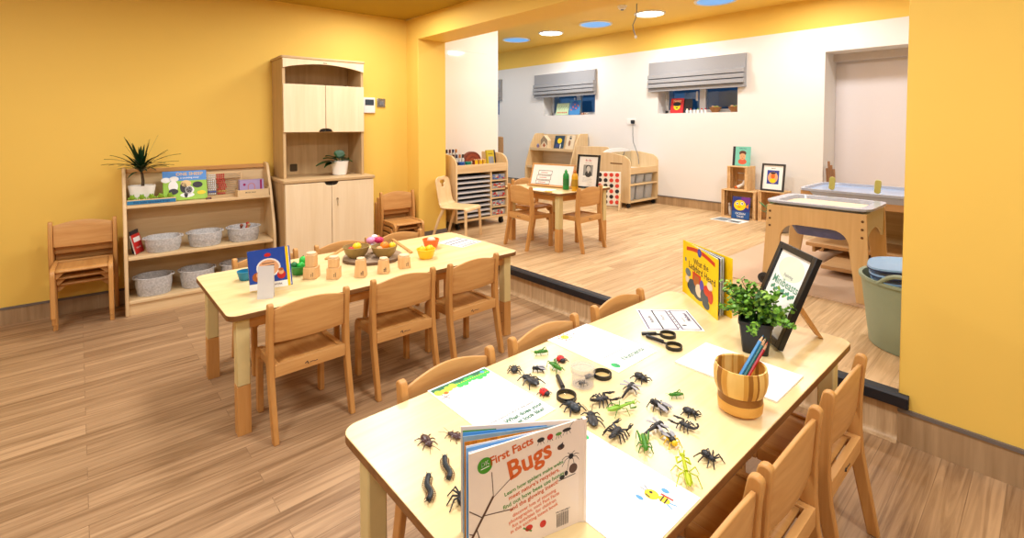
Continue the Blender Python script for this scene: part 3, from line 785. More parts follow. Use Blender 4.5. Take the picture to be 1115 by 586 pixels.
t = thing('wooden_screen', 'tan wooden screen panel with rounded corner left of mirror trolley', 'screen', (-4.62, 5.74, STEP), 0.15)
mb = MB(); mb.prism(rrect(-0.28, 0.28, 0.03, 0.80, 0.05, 5, (0, 0, 1, 1)), -0.012, 0.012, 'y'); mb.build('panel', MAPLE_V, t, 0.004)
for x in (-0.22, 0.22):
    mb = MB(); mb.prism([(-0.16, 0), (0.16, 0), (0.03, 0.05), (-0.03, 0.05)], x - 0.012, x + 0.012, 'x'); mb.build('foot', BEECH, t, 0.003)

MT = (-4.24, 5.46, STEP); W_M, D_M = 0.70, 0.47
t = thing('mirror_trolley', 'wooden trolley with mirror, white tray and clear boxes by far wall', 'trolley', MT, PI / 2)
sp = [(0, 0.07), (-D_M, 0.07), (-D_M, 0.62), (-D_M + 0.02, 0.66), (-D_M + 0.08, 0.70), (-0.16, 0.735), (0, 0.74)]
for x0 in (0, W_M - 0.022):
    mb = MB(); mb.prism(sp, x0, x0 + 0.022, 'x')
    if x0 == 0: mb.prism(rrect(-D_M + 0.12, -0.15, 0.585, 0.603, 0.008), -0.0008, 0.001, 'x', 1)
    mb.build('side_panel', [MAPLE_V, plain('hand_slot', (120, 84, 44), 0.7)], t, 0.005)
mb = MB(); mb.box(0.022, W_M - 0.022, -0.016, -0.002, 0.08, 0.52); mb.build('back_panel', MAPLE, t)
for z in (0.085, 0.315): 
    mb = MB(); mb.box(0.022, W_M - 0.022, -D_M + 0.006, -0.016, z - 0.014, z + 0.006); mb.build('shelf', MAPLE, t, 0.003)
mb = MB(); mb.box(0.022, W_M - 0.022, -D_M + 0.004, -D_M + 0.022, 0.455, 0.545); mb.build('tray_front', MAPLE, t, 0.003)
mb = MB(); mb.box(0.024, W_M - 0.024, -D_M + 0.03, -0.02, 0.480, 0.500); mb.box(0.1, W_M - 0.12, -D_M + 0.10, -0.20, 0.5002, 0.5006, 1); mb.build('play_tray', [WHITE, SKYB], t, 0.003)
mb = MB(); mb.box(0.03, W_M - 0.03, -0.030, -0.022, 0.505, 0.735); mb.build('mirror', MIRROR, t)
mb = MB(); mb.prism([(0.022, 0.74), (0.022, 0.50)] + [(W_M - 0.022, 0.50), (W_M - 0.022, 0.74)] + [(W_M / 2 + 0.3 * math.cos(a), 0.74 + 0.05 * math.sin(a)) for a in [PI * k / 10 for k in range(1, 10)]], -0.020, -0.006, 'y'); mb.build('mirror_board', WHITE, t, 0.002)
for x in (0.05, W_M - 0.05):
    for y in (-0.06, -D_M + 0.05):
        mb = MB(); mb.box(x - 0.014, x + 0.014, y - 0.018, y + 0.018, 0.05, 0.071); mb.tube([(x - 0.012, y, 0.028), (x + 0.012, y, 0.028)], 0.028, 14); mb.build('castor', BLACK, t)
MTM = Matrix.Translation(MT) @ Matrix.Rotation(PI / 2, 4, 'Z')
for row, (z, hh) in enumerate(((0.0915, 0.195), (0.3215, 0.115))):
    for k in range(3):
        b = thing('storage_box', '%s clear storage box, %s in the %s row of the mirror trolley' % (('tall', 'shallow')[row], ('nearest', 'middle', 'furthest')[k], ('bottom', 'upper')[row]), 'box',
                  MTM @ Vector((0.135 + 0.212 * k, -D_M + 0.19, z)), PI / 2, 'clear boxes in the mirror trolley')
        mb = MB(); prof = [(0.086, 0), (0.088, 0.004), (0.096, hh - 0.012), (0.101, hh - 0.010), (0.101, hh), (0.092, hh), (0.083, 0.006), (0, 0.006)]
        mb.lathe(prof, 24, 0, None, 1.0, 1.45, 6); mb.build('box_shell', BOXM, b)
        mb = MB(); mb.lathe([(0, hh + 0.0005), (0.099, hh + 0.0005), (0.099, hh + 0.004), (0, hh + 0.0041)], 24, 0, None, 1.0, 1.45, 6); mb.build('lid', BOXM, b)
        mb = MB()
        for q in range(7):
            mb.ell((random.uniform(-0.05, 0.05), random.uniform(-0.09, 0.06), 0.03 + 0.02 * (q % 3)), (0.022, 0.022, 0.018), q % 2)
        mb.build('contents', [plain('beige_bits', (196, 180, 160), 0.6), plain('grey_bits', (150, 150, 160), 0.6)], b)

t = thing('counter_board', 'white upright counter game board with red and black discs', 'game board', (-3.915, 5.25, STEP), 0.50)
mb = MB(); mb.box(-0.185, 0.125, -0.012, 0.012, 0.05, 0.50); mb.build('board', plain('board_white', (232, 228, 218), 0.5), t, 0.005)
BRD = plain('counter_red', (206, 62, 48), 0.4); BBK = plain('counter_black', (34, 34, 38), 0.4)
for r in range(6):
    for c in range(4):
        pat = ['brrr', 'bbrr', 'rbbr', 'bbrb', 'rbbr', 'rbrr'][r][c]
        mb = MB(); x, z = -0.145 + 0.075 * c, 0.46 - 0.072 * r
        mb.tube([(x, -0.012, z), (x, -0.018, z)], 0.026, 18); mb.build('disc', BRD if pat == 'r' else BBK, t)
for x in (-0.175, 0.115):
    mb = MB(); mb.prism([(-0.10, 0), (0.10, 0), (0.013, 0.22), (-0.013, 0.22)], x - 0.010, x + 0.010, 'x'); mb.build('foot', MAPLE_V, t, 0.003)

# ================================================================== crates by the far wall
CRW = wood('pine_crate', (214, 172, 118), (234, 200, 150), 'x', 0.6, 0.8)
def crate(label, loc, w, d, h, rot=0.0, upright=False):
    """slatted crate lying on its side: open towards -y"""
    t = thing('wooden_crate', label, 'crate', loc, rot, 'pine crates by the far wall')
    n = 4; g = 0.012; th = 0.010
    for sx in (-1, 1):                       # ends
        for k in range(2):
            d0 = -d / 2 + k * (d / 2 + g / 2); mb = MB(); mb.box(sx * w / 2 - (th if sx > 0 else 0), sx * w / 2 + (0 if sx > 0 else th), d0, d0 + d / 2 - g / 2, 0.0, h); mb.build('side_slat', CRW, t, 0.001)
    for z in (0, h - th):
        for k in range(2):
            d0 = -d / 2 + k * (d / 2 + g / 2); mb = MB(); mb.box(-w / 2 + th, w / 2 - th, d0, d0 + d / 2 - g / 2, z, z + th); mb.build('slat', CRW, t, 0.001)
    for k in range(3):
        z0 = th + k * (h - 2 * th) / 3; mb = MB(); mb.box(-w / 2 + th, w / 2 - th, d / 2 - th, d / 2, z0 + 0.004, z0 + (h - 2 * th) / 3 - 0.004); mb.build('back_slat', CRW, t, 0.001)
    for sx in (-1, 1):
        for sy in (-1, 1):
            x = sx * (w / 2 - th - 0.011); y = sy * (d / 2 - th - 0.011); mb = MB(); mb.box(x - 0.010, x + 0.010, y - 0.010, y + 0.010, th, h - th); mb.build('corner_block', CRW, t)
    return t
crate('pine crate on the floor holding the blue book with yellow face', (-2.525, 5.995, STEP), 0.40, 0.26, 0.335)
crate('tall pine crate standing on top of another crate', (-2.545, 5.995, STEP + 0.336), 0.235, 0.24, 0.285)
crate('pine crate on the floor under the framed picture', (-2.165, 6.005, STEP), 0.27, 0.25, 0.355)

# ================================================================== sand table on wheels, water trough, mat
MATM = plain('beige_floor_mat', (206, 176, 148), 0.8, vary=0.05, scale=60)
mb = MB(); mb.prism(rrect(-1.82, 0.55, 3.53, 5.25, 0.02), STEP + 0.0005, STEP + 0.006, 'z'); o = mb.build('floor_mat', MATM); tag(o, 'thin beige floor mat under the sand table and water trough', 'mat')
MZ = STEP + 0.0062
PLYB = wood('birch_ply', (212, 174, 118), (230, 196, 142), 'z', 0.45, 0.6)
BLUEH = plain('hazy_blue_rim', (176, 186, 206), 0.2, coat=0.3)
t = thing('sand_table', 'arched wooden sand table on wheels with blue trays on beige mat', 'sand table', (-1.05, 3.82, MZ))
hx, hy, zt = 0.285, 0.235, 0.555
def arch(w, z_top, leg_top, leg_bot, rise, splay):
    """arched leg board, local (x, z)"""
    out = [(-w - splay, 0), (-w - splay + leg_bot, 0)]
    out += [(-w + leg_top, rise - 0.12)]
    r = 0.10
    out += [(-w + leg_top + r - r * math.cos(a), rise - 0.10 + r * math.sin(a)) for a in [PI / 2 * k / 6 for k in range(7)]]
    out += [(w - leg_top - r + r * math.cos(a), rise - 0.10 + r * math.sin(a)) for a in [PI / 2 * (1 - k / 6) for k in range(7)]]
    out += [(w - leg_top, rise - 0.12), (w + splay - leg_bot, 0), (w + splay, 0), (w, z_top), (-w, z_top)]
    return out
pa = arch(hx, zt, 0.085, 0.070, 0.435, 0.030)
for sy in (-1, 1):
    y = sy * hy; mb = MB(); mb.prism(pa, y - 0.010, y + 0.010, 'y')
    if sy < 0:
        for sx in (-1, 1):
            for k in range(3): mb.tube([(sx * (hx - 0.018), y - 0.0105, zt - 0.045 - 0.05 * k), (sx * (hx - 0.018), y - 0.014, zt - 0.045 - 0.05 * k)], 0.008, 10, 1)
    mb.build('leg_board', [PLYB, plain('bolt_dark', (110, 74, 40), 0.4)], t, 0.004)
pe = [(-hy + 0.011, 0.555), (-hy + 0.011, 0.36)] + [(-hy + 0.012 + (2 * hy - 0.024) * k / 12, 0.361 + 0.085 * math.sin(PI * k / 12) ** 0.7) for k in range(1, 12)] + [(hy - 0.011, 0.36), (hy - 0.011, 0.555)]
for sx in (-1, 1):
    x = sx * (hx - 0.012); mb = MB(); mb.prism(pe[::-1], x - 0.009, x + 0.009, 'x'); mb.build('end_board', plain('cream_end_board', (214, 200, 152), 0.45), t, 0.003)
def tray(rx, ry, z0, z1, rim): return [(rx * 0.93, z0), (rx, z1 - 0.012), (rx + rim, z1 - 0.014), (rx + rim, z1), (rx - 0.010, z1), (rx * 0.93 - 0.010, z0 + 0.012), (0.0, z0 + 0.012)]
mb = MB(); k = 1.0; mb.lathe(tray(0.255, 0.2, 0.500, 0.585, 0.05), 56, 0, None, 1.0, (hy + 0.0) / hx, 9); mb.build('upper_tray', BLUEH, t)
mb = MB(); mb.lathe([(0.240, 0.560), (0.0, 0.5605)], 56, 0, None, 1.0, (hy + 0.0) / hx, 9); mb.build('sand_board', plain('pale_sand', (240, 216, 184), 0.7), t)
mb = MB(); mb.lathe([(0.13, 0.355), (0.170, 0.44), (0.182, 0.44), (0.182, 0.448), (0.160, 0.448), (0.125, 0.362), (0, 0.362)], 48, 0, None, 1.1, 1.05, 8)
mb.build('lower_tray', plain('blue_plastic_tray', (96, 108, 170), 0.25, vary=0.25, scale=24), t)
for sy in (-1, 1):
    y = sy * (hy + 0.020); mb = MB(); mb.tube([(-hx - 0.012, y - 0.012, 0.036), (-hx - 0.012, y + 0.012, 0.036)], 0.036, 20); mb.tube([(-hx - 0.012, y - 0.0135, 0.036), (-hx - 0.012, y + 0.0135, 0.036)], 0.016, 12, 1); mb.build('wheel', [plain('rubber_grey', (48, 50, 52), 0.6), plain('hub_black', (14, 14, 14), 0.3)], t)

t = thing('water_trough', 'long wooden water trough unit with blue trays and low shelves', 'water table', (-0.55, 4.40, MZ))
x0, x1 = -0.86, 1.0
OAKT = wood('trough_oak', (188, 146, 98), (206, 166, 118), 'x', 0.5, 0.6)
mb = MB(); mb.box(x0 + 0.02, x1 - 0.02, 0.0, 0.02, 0.475, 0.575); mb.box(x0 + 0.02, x0 + 0.04, 0.02, 0.6, 0.475, 0.575); mb.box(x1 - 0.04, x1 - 0.02, 0.02, 0.6, 0.475, 0.575); mb.box(x0 + 0.02, x1 - 0.02, 0.6, 0.62, 0.475, 0.575); mb.build('frame', OAKT, t, 0.003)
for xa, xb in ((x0, 0.02), (0.06, x1)):
    mb = MB(); w = (xb - xa) / 2; xc = (xa + xb) / 2
    mb.lathe([(w * 0.9, 0.485), (w * 0.955, 0.575), (w, 0.576), (w, 0.594), (w * 0.945, 0.594), (w * 0.885, 0.495), (0, 0.495)], 56, 0, T(xc, 0.31, 0), 1.0, 0.335 / w, 10); o = mb.build('tray', BLUEH, t)
    mb = MB(); mb.lathe([(w * 0.93, 0.575), (0, 0.5752)], 56, 0, T(xc, 0.31, 0), 1.0, 0.335 / w, 10); mb.build('water', plain('pale_blue_water', (150, 176, 214), 0.15, vary=0.2, scale=6), t)
for x in (x0 + 0.05, 0.04, x1 - 0.05):
    mb = MB(); mb.box(x - 0.02, x + 0.02, 0.45, 0.60, 0.0, 0.475); mb.build('leg', OAKT, t, 0.003)
mb = MB(); mb.box(x0 + 0.02, x1 - 0.02, 0.600, 0.615, 0.0, 0.475); mb.build('back_panel', CARC, t)
mb = MB(); mb.box(x0 + 0.06, x1, 0.02, 0.448, 0.125, 0.155); mb.build('shelf', OAKT, t, 0.004)
mb = MB(); mb.box(x0 + 0.26, x1, -0.30, 0.448, 0.040, 0.068); mb.build('shelf', OAKT, t, 0.004)
for x in (x0 + 0.10, 0.5, x1 - 0.05):
    mb = MB(); mb.box(x - 0.01, x + 0.01, 0.08, 0.448, 0.069, 0.124); mb.build('support', CARC, t)
    mb = MB(); mb.box(max(x, x0 + 0.3) - 0.01, max(x, x0 + 0.3) + 0.01, -0.15, 0.448, 0.0, 0.039); mb.build('support', CARC, t)

# bin of dustpans
t = thing('tub', 'sage green plastic tub behind the yellow wall edge', 'bin', (-0.43, 3.10, STEP))
SAGE = plain('sage_plastic', (142, 156, 132), 0.5, vary=0.03)
mb = MB(); mb.lathe([(0.200, 0), (0.206, 0.004), (0.246, 0.33), (0.256, 0.332), (0.256, 0.346), (0.240, 0.344), (0.198, 0.012), (0, 0.012)], 40); mb.build('tub_body', SAGE, t)
for a in (-100, 80):
    mb = MB(); pts = []
    for k in range(9):
        ang = math.radians(a - 22 + 44 * k / 8); rr = 0.250; z = 0.340 + 0.055 * math.sin(PI * k / 8); pts.append((rr * math.cos(ang), rr * math.sin(ang), z))
    mb.tube(pts, 0.010, 8); mb.build('handle', SAGE, t)
DUST = plain('pale_blue_enamel', (142, 182, 222), 0.3)
BRISTLE = plain('brush_tan', (176, 134, 78), 0.8, vary=0.3, scale=80)
for k in range(4):
    t = thing('dustpan', 'pale blue dustpan with tan handle, %s of those in the green tub' % ('topmost', 'second', 'third', 'lowest')[k], 'dustpan', (-0.485 + 0.006 * k, 3.06 + 0.008 * k, STEP + 0.398 - 0.034 * k), (math.radians(4), math.radians(-5), 0.16 + 0.05 * k), 'dustpans in the tub')
    mb = MB(); mb.lathe([(0, 0.0), (0.108, 0.0), (0.122, 0.010), (0.120, 0.018), (0.104, 0.012), (0, 0.010)], 36, 0, T(-0.02, 0, 0), 1.12, 1.0, 3); mb.build('pan', DUST, t)
    mb = MB(); mb.lathe([(0, -0.004), (0.110, -0.004), (0.124, 0.004), (0.1225, 0.0085), (0.1085, -0.0005), (0, -0.0005)], 36, 0, T(-0.02, 0, 0), 1.12, 1.0, 3); mb.build('pan_lip', plain('navy_edge', (26, 44, 84), 0.4), t)
    mb = MB(); mb.tube([(0.085, -0.05, 0.010), (0.12, -0.07, 0.012), (0.17, -0.085, 0.012)], [0.007, 0.009, 0.007], 8); mb.tube([(0.085, 0.0, 0.010), (0.14, 0.0, 0.012), (0.185, 0.0, 0.012)], [0.009, 0.010, 0.007], 8); mb.build('handle', BRISTLE, t)
t = thing('hand_brush', 'orange-brown hand brush lying on the dustpans in the tub', 'brush', (-0.35, 3.09, STEP + 0.455), (0, 0.15, 0.3))
mb = MB(); mb.ell((0, 0, 0.02), (0.075, 0.035, 0.022), 0, None, 16, 9); mb.build('brush_back', plain('brush_orange', (214, 130, 84), 0.25), t)
mb = MB(); mb.box(-0.055, 0.055, -0.022, 0.022, -0.012, 0.012); mb.build('bristles', BRISTLE, t, 0.006)
# ================================================================== helpers for small things
def book(label, loc, rot, w, h, th, cover, tilt=0.0, spine=None, deco=None, cat='book', group=None, name='picture_book', pages=PAPER, extra=()):
    """closed book standing upright, front cover towards -y, spine on the left, leaning back by tilt degrees"""
    loc = Vector(loc) + Vector((0, 0, th / 2 * math.sin(math.radians(tilt)) + 0.0006))
    t = thing(name, label, cat, loc, (math.radians(-tilt), 0, rot), group)
    mb = MB(); mb.box(-w / 2 + 0.003, w / 2 - 0.004, -th / 2 + 0.0025, th / 2 - 0.0025, 0.003, h - 0.003); mb.build('pages', pages, t)
    mb = MB(); mb.box(-w / 2, w / 2, -th / 2, -th / 2 + 0.0022, 0, h); mb.box(-w / 2, w / 2, th / 2 - 0.0022, th / 2, 0, h)
    mb.box(-w / 2, -w / 2 + 0.0022, -th / 2, th / 2, 0, h, 1)
    if deco: deco(mb, -th / 2 - 0.0004, w, h)
    mb.build('cover', [cover, spine or cover] + list(extra), t)
    return t
def put_text(mb, s, size, x, y, z, m, deg=0, width=1.0):
    mb.text(s, size, T(x, y, z) @ R('Y', -deg) @ UPRIGHT, m, 'CENTER', width)
def sheet(label, loc, rot, w, l, deco=None, extra=(), name='paper_sheet', cat='paper', th=0.0012, group=None):
    """paper lying flat: local x across (w), y along (l)"""
    t = thing(name, label, cat, loc, rot, group)
    mb = MB(); mb.box(-w / 2, w / 2, -l / 2, l / 2, 0, th)
    if deco: deco(mb, th + 0.0003)
    mb.build('sheet', [PAPER] + list(extra), t)
    return t
def flat(mb, pts, z, m): mb.poly([(x, y, z) for x, y in pts], m)
def fdisc(mb, x, y, z, r, m, ry=None, n=14): flat(mb, circ(r, n, x, y, ry), z, m)
def fline(mb, x0, y0, x1, y1, w, z, m):
    d = Vector((x1 - x0, y1 - y0)).normalized(); p = Vector((-d.y, d.x)) * w / 2
    flat(mb, [(x0 + p.x, y0 + p.y), (x0 - p.x, y0 - p.y), (x1 - p.x, y1 - p.y), (x1 + p.x, y1 + p.y)], z, m)

# ================================================================== foreground table: papers
ZT = TT + 0.0005
def deco_green(mb, z):
    # green leafy band along the -x end (reads upside down from the camera)
    w, l = 0.31, 0.212
    flat(mb, [(-w / 2 + 0.006, -l / 2 + 0.005), (-w / 2 + 0.030, -l / 2 + 0.005), (-w / 2 + 0.030, l / 2 - 0.005), (-w / 2 + 0.006, l / 2 - 0.005)], z, 1)
    for k in range(11):
        y = -l / 2 + 0.016 + k * 0.018
        fdisc(mb, -w / 2 + 0.032 + 0.006 * math.sin(k * 1.7), y, z + 0.0001 * (1 + k % 2), 0.015, 2 if k > 3 else 3, 0.012)
    for k in range(24): fdisc(mb, -w / 2 + 0.028, -l / 2 + 0.010 + k * 0.0083, z + 0.0004, 0.0022, 4, n=8)
    fdisc(mb, -w / 2 + 0.045, -l / 2 + 0.034, z + 0.0004, 0.007, 5); fdisc(mb, -w / 2 + 0.020, l / 2 - 0.026, z + 0.0004, 0.007, 6)
    for a in (0.3, 1.8, 3.4, 4.9): fline(mb, -w / 2 + 0.062, -l / 2 + 0.022, -w / 2 + 0.062 + 0.016 * math.cos(a), -l / 2 + 0.022 + 0.016 * math.sin(a), 0.0022, z + 0.0003, 7)
    X = lambda x, y: T(x, y, z + 0.0002) @ R('Z', 90)
    mb.text('What does your', 0.0200, X(w / 2 - 0.044, 0.030), 1, bold=0.03)
    mb.text('minibeast look like?', 0.0200, X(w / 2 - 0.022, 0.006), 1, bold=0.03)
    mb.text('Draw a picture of it in the space', 0.0120, X(w / 2 - 0.066, 0.005), 8)
t = sheet('white worksheet with green leafy border beside the bugs book', (-1.052, 0.853, ZT), 0.0, 0.312, 0.212, deco_green,
      (DKGREEN, plain('leaf_green_print', (64, 190, 84), 0.6), plain('lime_print', (170, 214, 70), 0.6), YELLOW, ORANGE, SKYB, plain('brown_print', (120, 74, 44), 0.6), GINK), 'worksheet', 'worksheet')
def deco_sun(mb, z):
    fdisc(mb, -0.130, -0.045, z, 0.016, 1); 
    for k in range(10):
        a = 2 * PI * k / 10; fline(mb, -0.130 + 0.020 * math.cos(a), -0.045 + 0.020 * math.sin(a), -0.130 + 0.028 * math.cos(a), -0.045 + 0.028 * math.sin(a), 0.006, z, 2 if k % 2 else 1)
    fdisc(mb, -0.134, -0.048, z + 0.0002, 0.003, 3); fdisc(mb, -0.127, -0.042, z + 0.0002, 0.003, 2); fdisc(mb, -0.126, 0.0, z, 0.004, 5)
    fline(mb, 0.066, -0.070, 0.066, 0.040, 0.0026, z, 5)
    mb.text('Nutrients', 0.030, T(0.112, 0.030, z) @ R('Z', 90), 4, bold=0.02)
    fline(mb, 0.088, 0.02, 0.088, 0.07, 0.0012, z, 5)
    fdisc(mb, 0.122, -0.080, z, 0.017, 6, 0.013); fdisc(mb, 0.125, -0.076, z + 0.0002, 0.006, 4, 0.004)
sheet('white worksheet with small yellow sun doodle and green heading', (-1.055, 1.362, ZT), 0.0, 0.312, 0.220, deco_sun,
      (YELLOW, ORANGE, INK, plain('grey_green_heading', (62, 118, 92), 0.6), plain('mid_grey_ink', (90, 88, 92), 0.6), plain('leaf_logo_green', (46, 178, 96), 0.6)), 'worksheet', 'worksheet')
def deco_bee(mb, z):
    bx, by = 0.088, 0.045
    fdisc(mb, bx, by, z, 0.0155, 1, 0.014); fdisc(mb, bx + 0.026, by + 0.006, z, 0.013, 1, 0.009)
    for k in range(2): fline(mb, bx + 0.022 + 0.009 * k, by - 0.003, bx + 0.020 + 0.009 * k, by + 0.014, 0.003, z + 0.0002, 2)
    fline(mb, bx + 0.012, by + 0.016, bx + 0.040, by + 0.018, 0.004, z + 0.0003, 3)
    fdisc(mb, bx - 0.004, by + 0.004, z + 0.0002, 0.0035, 2); fline(mb, bx - 0.010, by - 0.008, bx + 0.002, by - 0.010, 0.003, z + 0.0002, 2)
    fdisc(mb, bx + 0.014, by + 0.030, z, 0.009, 4, 0.006); fdisc(mb, bx - 0.012, by - 0.026, z, 0.009, 4, 0.005)
    fline(mb, bx - 0.014, by + 0.006, bx - 0.026, by + 0.012, 0.0015, z, 2); fline(mb, bx - 0.014, by, bx - 0.028, by + 0.001, 0.0015, z, 2)
    fline(mb, bx + 0.038, by + 0.006, bx + 0.052, by + 0.010, 0.003, z, 4); fline(mb, bx + 0.036, by, bx + 0.050, by - 0.004, 0.003, z, 4)
    fdisc(mb, -0.130, 0.088, z, 0.014, 5, 0.009); fline(mb, -0.128, 0.0, -0.128, 0.066, 0.0016, z, 6)
sheet('white worksheet with a cartoon bee drawing beside the bugs book', (-0.637, 0.838, ZT), 0.0, 0.322, 0.225, deco_bee,
      (YELLOW, INK, RED, SKYB, plain('leaf_logo_green2', (46, 178, 96), 0.6), GINK), 'worksheet', 'worksheet')
def deco_grid(mb, z):
    a, b = 0.098, 0.094
    for x0, x1 in ((-a, -0.045), (-0.045, 0.012), (0.028, a)):
        for p in ((x0, -b, x0, b), (x1, -b, x1, b), (x0, -b, x1, -b), (x0, b, x1, b)): fline(mb, *p, 0.0055, z, 1)
    for k in range(7): fline(mb, 0.020, -b + 0.012 + k * 0.026, 0.020, -b + 0.026 + k * 0.026, 0.004, z, 1)
    mb.text('Butterfly', 0.020, T(-0.070, 0, z) @ R('Z', 90), 2, bold=0.025); mb.text('Worm', 0.020, T(-0.018, 0.02, z) @ R('Z', 90), 2)
    mb.text('Minibeast', 0.022, T(0.080, 0.03, z) @ R('Z', 90), 1, bold=0.03); mb.text('hunt list', 0.012, T(0.058, 0.0, z) @ R('Z', 90), 2)
    fdisc(mb, 0.045, -0.055, z, 0.010, 3, 0.006)
sheet('square paper printed with purple boxes near the two magnifiers', (-1.018, 1.748, ZT), math.radians(46), 0.213, 0.212, deco_grid, (plain('deep_purple_print', (48, 22, 84), 0.5), plain('mid_grey_ink', (90, 88, 92), 0.6), INK), 'worksheet', 'worksheet')
sheet('thick blank white card under the bamboo pencil cup', (-0.660, 1.548, ZT), 0.0, 0.312, 0.212, None, (), 'blank_card', 'card', 0.005)

# ================================================================== foreground table: the bugs book
S = Vector((-0.603, 0.722, ZT)); HB, WB = 0.205, 0.236
t = thing('bugs_book', 'open hardback bugs book standing upright at the front of the table', 'book', S, 0)
BACKC = plain('pale_peach_cover', (236, 222, 210), 0.35, vary=0.02)
TITLE = plain('orange_title', (206, 92, 30), 0.4)
LEAFG = plain('green_badge', (60, 146, 30), 0.3)
BROWN = plain('brown_print2', (84, 54, 40), 0.5)
th1, th2 = math.radians(74.5), math.radians(54.1)
X1 = Matrix.Rotation(th1, 4, 'Z')
mb = MB(); mb.box(-WB, 0, 0.0, 0.003, 0, HB, 0, X1)
yy = -0.0004
def bt(s, size, x, z, m, deg=14.0, al='CENTER', width=1.0, bold=0.022): mb.text(s, size, X1 @ T(x, yy, z) @ R('Y', -deg) @ UPRIGHT, m, al, width, bold)
def bp(pts, m, dy=0.0): mb.poly([(x, yy - dy, z) for x, z in pts], m, X1)
def bl(x0, z0, x1, z1, w, m):
    d = Vector((x1 - x0, z1 - z0)).normalized(); p = Vector((-d.y, d.x)) * w / 2
    bp([(x0 + p.x, z0 + p.y), (x0 - p.x, z0 - p.y), (x1 - p.x, z1 - p.y), (x1 + p.x, z1 + p.y)], m)
bp(circ(0.0145, 24, -0.206, 0.176), 2); bt('DK', 0.011, -0.206, 0.179, 5, 10); bp([(-0.214, 0.170), (-0.198, 0.1725), (-0.198, 0.174), (-0.214, 0.1715)], 5, 0.0002)
bt('First Facts', 0.0215, -0.153, 0.1865, 1, 10, bold=0.026); bt('Bugs', 0.050, -0.116, 0.158, 1, 12, bold=0.026)
for i, (s, z, m, sz) in enumerate([('Learn how spiders make webs', .1215, 3, .0090), ('meet nature\'s recyclers,', .1105, 1, .0098), ('find out how bees use honey', .0985, 3, .0098), ('and the glowing insect!', .0880, 1, .0098),
                          ('discover lots of stunning', .0740, 4, .0082), ('photographs, cool Fast Facts', .0645, 4, .0082), ('fun activities for children', .0545, 4, .0082), ('in this exciting insect book', .0450, 4, .0082)]):
    bt(s, sz * 1.15, -0.106, z, m, 11)
# printed creatures: stick insect, ants, spider, beetle and ladybirds
bl(-0.236, 0.045, -0.190, 0.115, 0.0045, 6); bl(-0.190, 0.115, -0.193, 0.160, 0.0014, 6); bl(-0.190, 0.113, -0.150, 0.140, 0.0014, 6)
bl(-0.212, 0.084, -0.236, 0.103, 0.0018, 6); bl(-0.210, 0.086, -0.150, 0.078, 0.0018, 6); bl(-0.222, 0.066, -0.212, 0.030, 0.0018, 6); bl(-0.228, 0.058, -0.236, 0.062, 0.0018, 6)
for x, z, r, m, s in ((-0.093, .1895, .008, 7, .55), (-0.073, .1895, .0065, 8, .9), (-0.054, .190, .007, 3, .45), (-0.036, .193, .010, 7, .35)):
    bp(circ(r, 14, x, z, r * s), m)
    for k in (-1, 0, 1): bl(x + 0.5 * r * k, z - 0.003, x + 0.9 * r * k, z - 0.009, 0.0009, 7)
bl(-0.030, 0.196, -0.020, 0.206, 0.0008, 7)
bp(circ(0.008, 12, -0.049, 0.163, 0.0055), 6); bp([(-0.054, .165), (-0.046, .159), (-0.044, .172)], 7, 0.0001)
bp(circ(0.0055, 12, -0.026, 0.138), 7)
for k in range(8):
    a = PI * (0.12 + 0.76 * (k % 4) / 3) + (PI if k > 3 else 0); x, z = -0.026 + 0.013 * math.cos(a), 0.138 + 0.008 * math.sin(a)
    bl(-0.026, 0.138, x, z, 0.0012, 7); bl(x, z, -0.026 + 0.022 * math.cos(a), 0.134 + 0.018 * math.sin(a) - 0.004, 0.0010, 7)
bp(circ(0.0095, 18, -0.021, 0.113), 6); bp(circ(0.006, 12, -0.046, 0.103, 0.0042), 7); bp(circ(0.004, 12, -0.037, 0.108, 0.0052), 7); bl(-0.054, 0.098, -0.016, 0.101, 0.0016, 7)
bp(circ(0.008, 12, -0.118, 0.030, 0.006), 8); bp(circ(0.007, 12, -0.088, 0.027), 8); bl(-0.130, 0.034, -0.112, 0.022, 0.003, 3)
for k in range(17): bp([(-0.058 + 0.0016 * k, 0.008), (-0.058 + 0.0016 * k + (0.0005 if k % 3 else 0.0010), 0.008), (-0.058 + 0.0016 * k + (0.0005 if k % 3 else 0.0010), 0.034), (-0.058 + 0.0016 * k, 0.034)], 7)
bt('978-1-4053-6783-7', 0.004, -0.044, 0.037, 7, 0)
mb.build('front_board', [BACKC, TITLE, LEAFG, plain('green_lettering', (84, 142, 60), 0.5), plain('salmon_lettering', (226, 128, 92), 0.5), PAPER, BROWN, INK, RED], t)
X2 = Matrix.Rotation(th2, 4, 'Z')
mb = MB(); mb.box(-WB, 0, -0.003, 0, 0, HB, 0, X2); mb.build('rear_board', [BACKC], t)
mb = MB()
mb.prism([(0.0, -0.004), (0.005, 0.0), (0.006, 0.006), (-0.002, 0.010), (-0.006, 0.003)], 0, HB, 'z'); mb.build('spine', BACKC, t)
HONEY = wood('honeycomb_print', (150, 70, 14), (226, 160, 40), 'z', 0.5, 2.5)
SKYP = plain('sky_page', (110, 168, 226), 0.5, vary=0.12, scale=14)
SKYG = plain('sky_meadow_page', (150, 190, 220), 0.5, vary=0.35, scale=26)
for k, (f, hh, mm) in enumerate([(0.06, 0.200, PAPER), (0.11, 0.198, SKYB), (0.17, 0.199, PAPER), (0.34, 0.197, SKYP), (0.38, 0.199, PAPER), (0.56, 0.197, HONEY), (0.74, 0.198, SKYG), (0.88, 0.198, SKYB), (0.95, 0.198, plain('meadow_print', (96, 158, 84), 0.5)), (0.985, 0.200, ORANGE)]):
    Xp = Matrix.Rotation(th1 + (th2 - th1) * f, 4, 'Z'); mb = MB(); mb.box(-WB + 0.004, -0.002, 0, 0.0007, 0.003, hh, 0, Xp); mb.build('page', mm, t)

